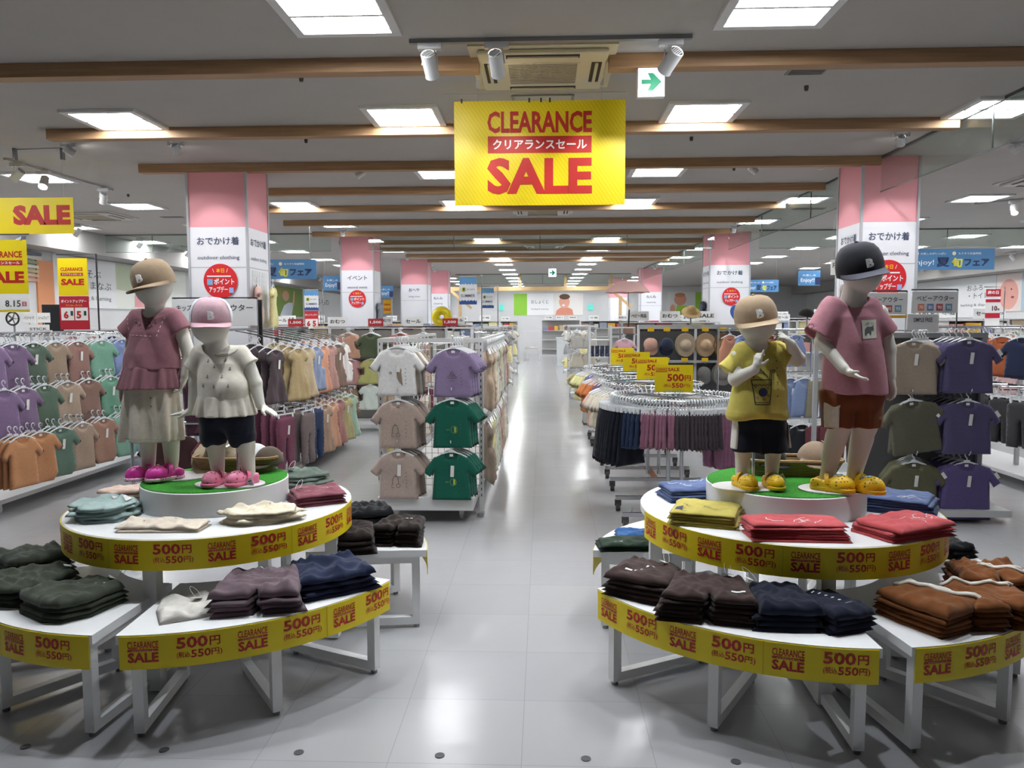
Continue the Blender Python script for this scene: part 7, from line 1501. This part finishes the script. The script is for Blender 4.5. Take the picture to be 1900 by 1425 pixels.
def board(label, loc, w, h, text, sizes=None, name='department_sign', stem=True, tw=.8):
    t = thing(name, label, 'sign', loc); MB().box((-w/2, -.006, 0), (w/2, .006, h), bev=.003).build('board', mat('#dcdddf', .5), t); sign_text([(text, -w*tw/2, h*.56, w*tw, h*.24, .015)], INK(), t, .0075)
    if sizes:
        for i, (s, cc) in enumerate(sizes): x = -w*.30+i*w*.2; MB().box((x-w*.07, -.009, h*.10), (x+w*.07, -.0065, h*.42)).build('size_square', mat(cc, .6), t); sign_text([(s, x-w*.045, h*.18, w*.09, h*.16, .01)], PAPER(), t, .0105)
    if stem: MB().tube([(-w/2, .008, h+.012), (w/2, .008, h+.012)], .007, 6).build('rail', CHR(), t); MB().tube([(w/2, .008, h+.012), (w/2, .008, -loc[2])], .007, 6).build('stand', CHR(), t)
    return t
SZ = [('70', '#c97a60'), ('80', '#6d84b0'), ('90', '#b2585c'), ('95', '#6f93ac')]
board('grey board reading ベビーアウター with size squares, left one half hidden by the tall boy', (2.72, 6.28, 1.555), .36, .172, 'ベビーアウター', SZ); board('grey board reading ベビーアウター with size squares, right of the tall boy', (3.115, 6.28, 1.565), .36, .172, 'ベビーアウター', SZ)
t = board('clear grey card reading SIMPLE FREE above the purple shirts', (2.94, 6.1, 1.415), .24, .14, 'SIMPLE FREE', stem=False, name='shelf_card', tw=.6); o = MB().box((2.58, 6.26, 1.525), (3.05, 6.27, 1.548)).build('price_strip', mat('#c79a2c', .5)); tag(o, 'narrow yellow price strip between the right signboards and the SIMPLE FREE card', 'sign')
o = MB().tube([(2.58, 6.275, 1.37), (2.58, 6.275, 1.535)], .006, 6).build('sign_stem', CHR()); tag(o, 'thin chrome stem holding the yellow price strip on the right gondola', 'sign stand')
board('white board reading キッズアウター between the girl mannequins', (-3.27, 7.15, 1.475), .44, .25, 'キッズアウター', [('80-95', '#5a8a94')]); board('white board ending アウター behind the small girl cap', (-2.86, 7.15, 1.475), .36, .25, 'アウター'); o = MB().box((-2.70, 7.2, 1.2), (-2.655, 7.22, 1.72)).build('black_divider', mat('#1d1e20', .5)); tag(o, 'black upright strip right of the small girl mannequin cap', 'panel')
# umbrella, float ring, wooden frame, crib
t = thing('umbrella', 'open pink child umbrella displayed above the shelves right of the aisle', 'umbrella', (1.38, 12.68, .02)); n = 8; m = MB(); Rr = .37; seg = 6
for j in range(seg+1):
    a = j/seg*1.15
    for k in range(n*4): q = 2*PI*k/(n*4); rr = Rr*math.sin(a)/math.sin(1.15)*(1-.045*(j/seg)*abs(math.sin(n*q/2))); m.v.append((rr*math.cos(q), rr*math.sin(q), 2.15-.20*(1-math.cos(a))/(1-math.cos(1.15))+.012*(j/seg)*abs(math.sin(n*q/2))))
N = n*4
for j in range(seg): m.f += [(j*N+k, j*N+(k+1) % N, (j+1)*N+(k+1) % N, (j+1)*N+k) for k in range(N)]
m.build('canopy', mat('#e3b8b2', .7), t, smooth=True); MB().tube([(0, 0, 2.14), (.03, 0, 1.66)], .004, 6).build('shaft', CHR(), t); MB().tube([(.03, 0, 1.68), (.02, 0, 1.402)], .013, 8).build('handle', mat('#1b1b1d', .4), t); m = MB()
for k in range(n): q = 2*PI*k/n; m.tube([(.01, 0, 1.98), (.17*math.cos(q), .17*math.sin(q), 2.04)], .002, 4)
m.build('rib', CHR(), t)
t = thing('swim_ring', 'yellow inflatable swim ring standing above the red price cards', 'swim ring', (-1.72, 13.12, 1.60)); MB().tube([(.105*math.cos(q), 0, .105*math.sin(q)) for q in np.linspace(0, 2*PI, 33)[:-1]], .072, 14, closed=True).build('ring', mat('#d9c61c', .2), t, smooth=True); MB().box((-.03, -.078, -.03), (.03, -.07, .0)).build('valve', PAPER(), t); MB().box((-.09, .02, -.15), (.09, .1, -.13)).build('holder', CHR(), t)
t = thing('wooden_frame', 'pale wooden beam frame hung over the far end of the aisle', 'wooden frame'); WD = mat('#c9a878', .6, kind='wood'); MB().box((-3.3, 27, 2.60), (2.45, 27.12, 2.74)).build('beam', WD, t)
for x in (-2.34, -.8, .79, 2.37): MB().box((x-.05, 27, 2.74), (x+.05, 27.1, H)).build('post', WD, t)
for x, s in ((2.35, 1), (-3.25, 1)): m = MB(); m.beam((x+s*.02, 27.05, 2.62), (x+.75*s, 27.05, 2.0), .09); m.build('brace', WD, t); MB().beam((x+.35*s, 27.05, 0), (x+.35*s, 27.05, 2.4), .10).build('leg', WD, t)
t = thing('baby_crib', 'white slatted baby crib at the end of the aisle', 'crib', (-.45, 30.2, 0)); m = MB()
for x, y in ((-.28, 0), (.30, 0), (-.28, .9), (.30, .9)): m.beam((x, y, 0), (x, y, 1.18), .06)
m.build('post', RACKW(), t); m = MB()
for y in (0, .9): m.beam((-.28, y, 1.14), (.30, y, 1.14), .05); m.beam((-.28, y, .42), (.30, y, .42), .05)
for x in (-.28, .30): m.beam((x, 0, 1.14), (x, .9, 1.14), .05); m.beam((x, 0, .42), (x, .9, .42), .05)
m.build('rail', RACKW(), t); m = MB()
for i in range(6): x = -.2+i*.084; m.beam((x, 0, .42), (x, 0, 1.14), .022)
for i in range(9): y = .09+i*.09; m.beam((.30, y, .42), (.30, y, 1.14), .022); m.beam((-.28, y, .42), (-.28, y, 1.14), .022)
m.build('slat', RACKW(), t); MB().box((-.26, .03, .40), (.28, .87, .52), bev=.03).build('mattress', mat('#cfcabf', .8), t)
t = thing('counter', 'plain white counter block right of the far aisle', 'counter', (.62, 26.2, 0)); MB().box((-.14, 0, 0), (.4, .6, .95), bev=.01).build('body', mat('#cfd4d6', .4), t); MB().box((-.16, -.02, .95), (.42, .62, .98)).build('top', RACKW(), t)
t = thing('bin', 'low pale grey box below the yellow shirts beside the aisle', 'box', (.72, 11.2, 0)); MB().box((-.12, 0, 0), (.18, .4, .40), bev=.008).build('body', mat('#a9a9a2', .5), t); MB().box((-.125, -.005, 0), (.185, .405, .03)).build('plinth', mat('#3c3c3c', .5), t)
# far left odds: screen, fan, cards
t = thing('screen', 'black screen panel standing behind the left rack', 'screen', (-6.65, 10.2, 0)); MB().box((-.13, 0, 1.40), (.15, .03, 1.76), bev=.004).build('panel', mat('#17191b', .3), t); MB().box((-.02, .005, 0), (.02, .025, 1.40)).build('stand', GRY, t)
for i, (x, y, z, w, h, tx) in enumerate([(-6.55, 9.6, 1.515, .17, .125, 'パジャマ'), (-6.36, 9.6, 1.515, .17, .125, 'ルームウェア'), (-6.3, 9.4, 1.38, .28, .11, 'STICK')]):
    t = thing('shelf_card', 'white shelf card at the far left, %s' % ['left one of the upper pair', 'right one of the upper pair', 'lower one lettered STICK'][i], 'sign', (x, y, z)); MB().box((-w/2, -.002, 0), (w/2, .002, h)).build('board', PAPER(), t); sign_text([(tx, -w*.4, h*.35, w*.8, h*.3, .01)], INK(), t, .004); MB().tube([(0, .006, h*.5), (0, .006, -z)], .005, 6).build('stem', CHR(), t)
t = thing('fan', 'black round fan cut by the left picture edge', 'fan', (-7.05, 10.0, 1.57)); MB().tube([(.085*math.cos(q), 0, .085*math.sin(q)) for q in np.linspace(0, 2*PI, 25)[:-1]], .012, 8, closed=True).build('guard', mat('#1a1a1b', .4), t); m = MB()
for k in range(5): q = 2*PI*k/5; m.beam((0, 0, 0), (.08*math.cos(q), .01, .08*math.sin(q)), .04, .006)
m.build('blade', mat('#2a2526', .4), t); MB().tube([(0, .03, -.08), (0, .03, -1.57)], .012, 8).build('stand', GRY, t)
t = thing('point_day_banner', 'red and white 10-times point banner at the far right', 'banner', (6.25, 11.0, 1.42)); MB().box((-.10, -.002, 0), (.10, .002, .52)).build('board', PAPER(), t); m = MB(); m.box((-.10, -.004, .42), (.10, -.0022, .52)); m.box((-.10, -.004, .34), (.10, -.0022, .38)); m.box((-.10, -.004, .12), (.10, -.0022, .19)); m.build('red_stripe', mat('#b81e33', .5), t); sign_text([('歳の日', -.08, .45, .15, .05, .03)], PAPER(), t, .006); sign_text([('10', -.01, .22, .07, .07, .03), ('倍', .062, .225, .03, .03, .02)], mat('#5a1c28', .5), t, .004); MB().tube([(-.12, .01, .55), (.16, .01, .55), (.16, .01, -1.42)], .007, 6).build('stand', CHR(), t)
t = thing('notice_card', 'small crimson notice on the far right pillar', 'sign', (3.36, 23.98, 1.32)); MB().box((-.22, -.004, 0), (.22, 0, .22)).build('board', mat('#b81e4e', .5), t); sign_text([('期間限定セール', -.19, .12, .38, .06, .02), ('開催中', -.1, .03, .2, .06, .02)], PAPER(), t, .006)
t = thing('sale_banner', 'small yellow and orange SALE flag between the second and third left pillars', 'banner', (-3.28, 16.2, 1.70)); MB().box((-.085, -.002, 0), (.085, .002, .28)).build('board', mat('#d9a81a', .5), t); sign_text([('SALE', -.07, .05, .14, .06, .04), ('CLEARANCE', -.07, .16, .14, .04, .03)], RED(), t, .004); MB().tube([(.1, .005, .3), (.1, .005, -1.7)], .006, 6).build('stand', CHR(), t)
# garments shown on the pillars
hang('frill', '#c9a79c', (-3.035, 8.12, 1.98), PI/2+.5, 'white and peach tulle dress hung high on the left pillar', w=.30, L=.44, depth=.03, step=.02); hang('dress', '#cfc98f', (-2.98, 8.45, 1.98), PI/2+.2, 'pale yellow dress hung high on the left pillar', w=.30, L=.46, depth=.03, step=.02)
hang('frill', '#8a7f80', (3.17, 8.3, 1.98), -PI/2-.4, 'grey and dusty pink dress hung high on the right pillar behind the rose shirt', w=.30, L=.44, depth=.03, step=.02); hang('loose', '#2c3045', (3.05, 14.9, 1.98), -PI/2, 'navy and white baby outfit hung on the second right pillar', w=.28, L=.46, depth=.03); hang('loose', '#7d828c', (-3.18, 15.0, 1.98), PI/2, 'grey shirt hung on the right face of the second left pillar', w=.26, L=.4, depth=.03)
for i, (x, y, z, s, lb) in enumerate([(-3.055, 8.25, 1.5, 'y', 'white wire grid panel on the right face of the left pillar'), (3.2, 8.3, 1.5, 'y', 'white wire grid panel on the left face of the right pillar')]):
    m = MB()
    for k in range(9): m.tube([(x, y-.2+k*.05, z), (x, y-.2+k*.05, z+.55)], .002, 4)
    for k in range(12): m.tube([(x, y-.2, z+k*.05), (x, y+.2, z+k*.05)], .002, 4)
    tag(m.build('grid_panel', RACKW()), lb, 'wire grid')
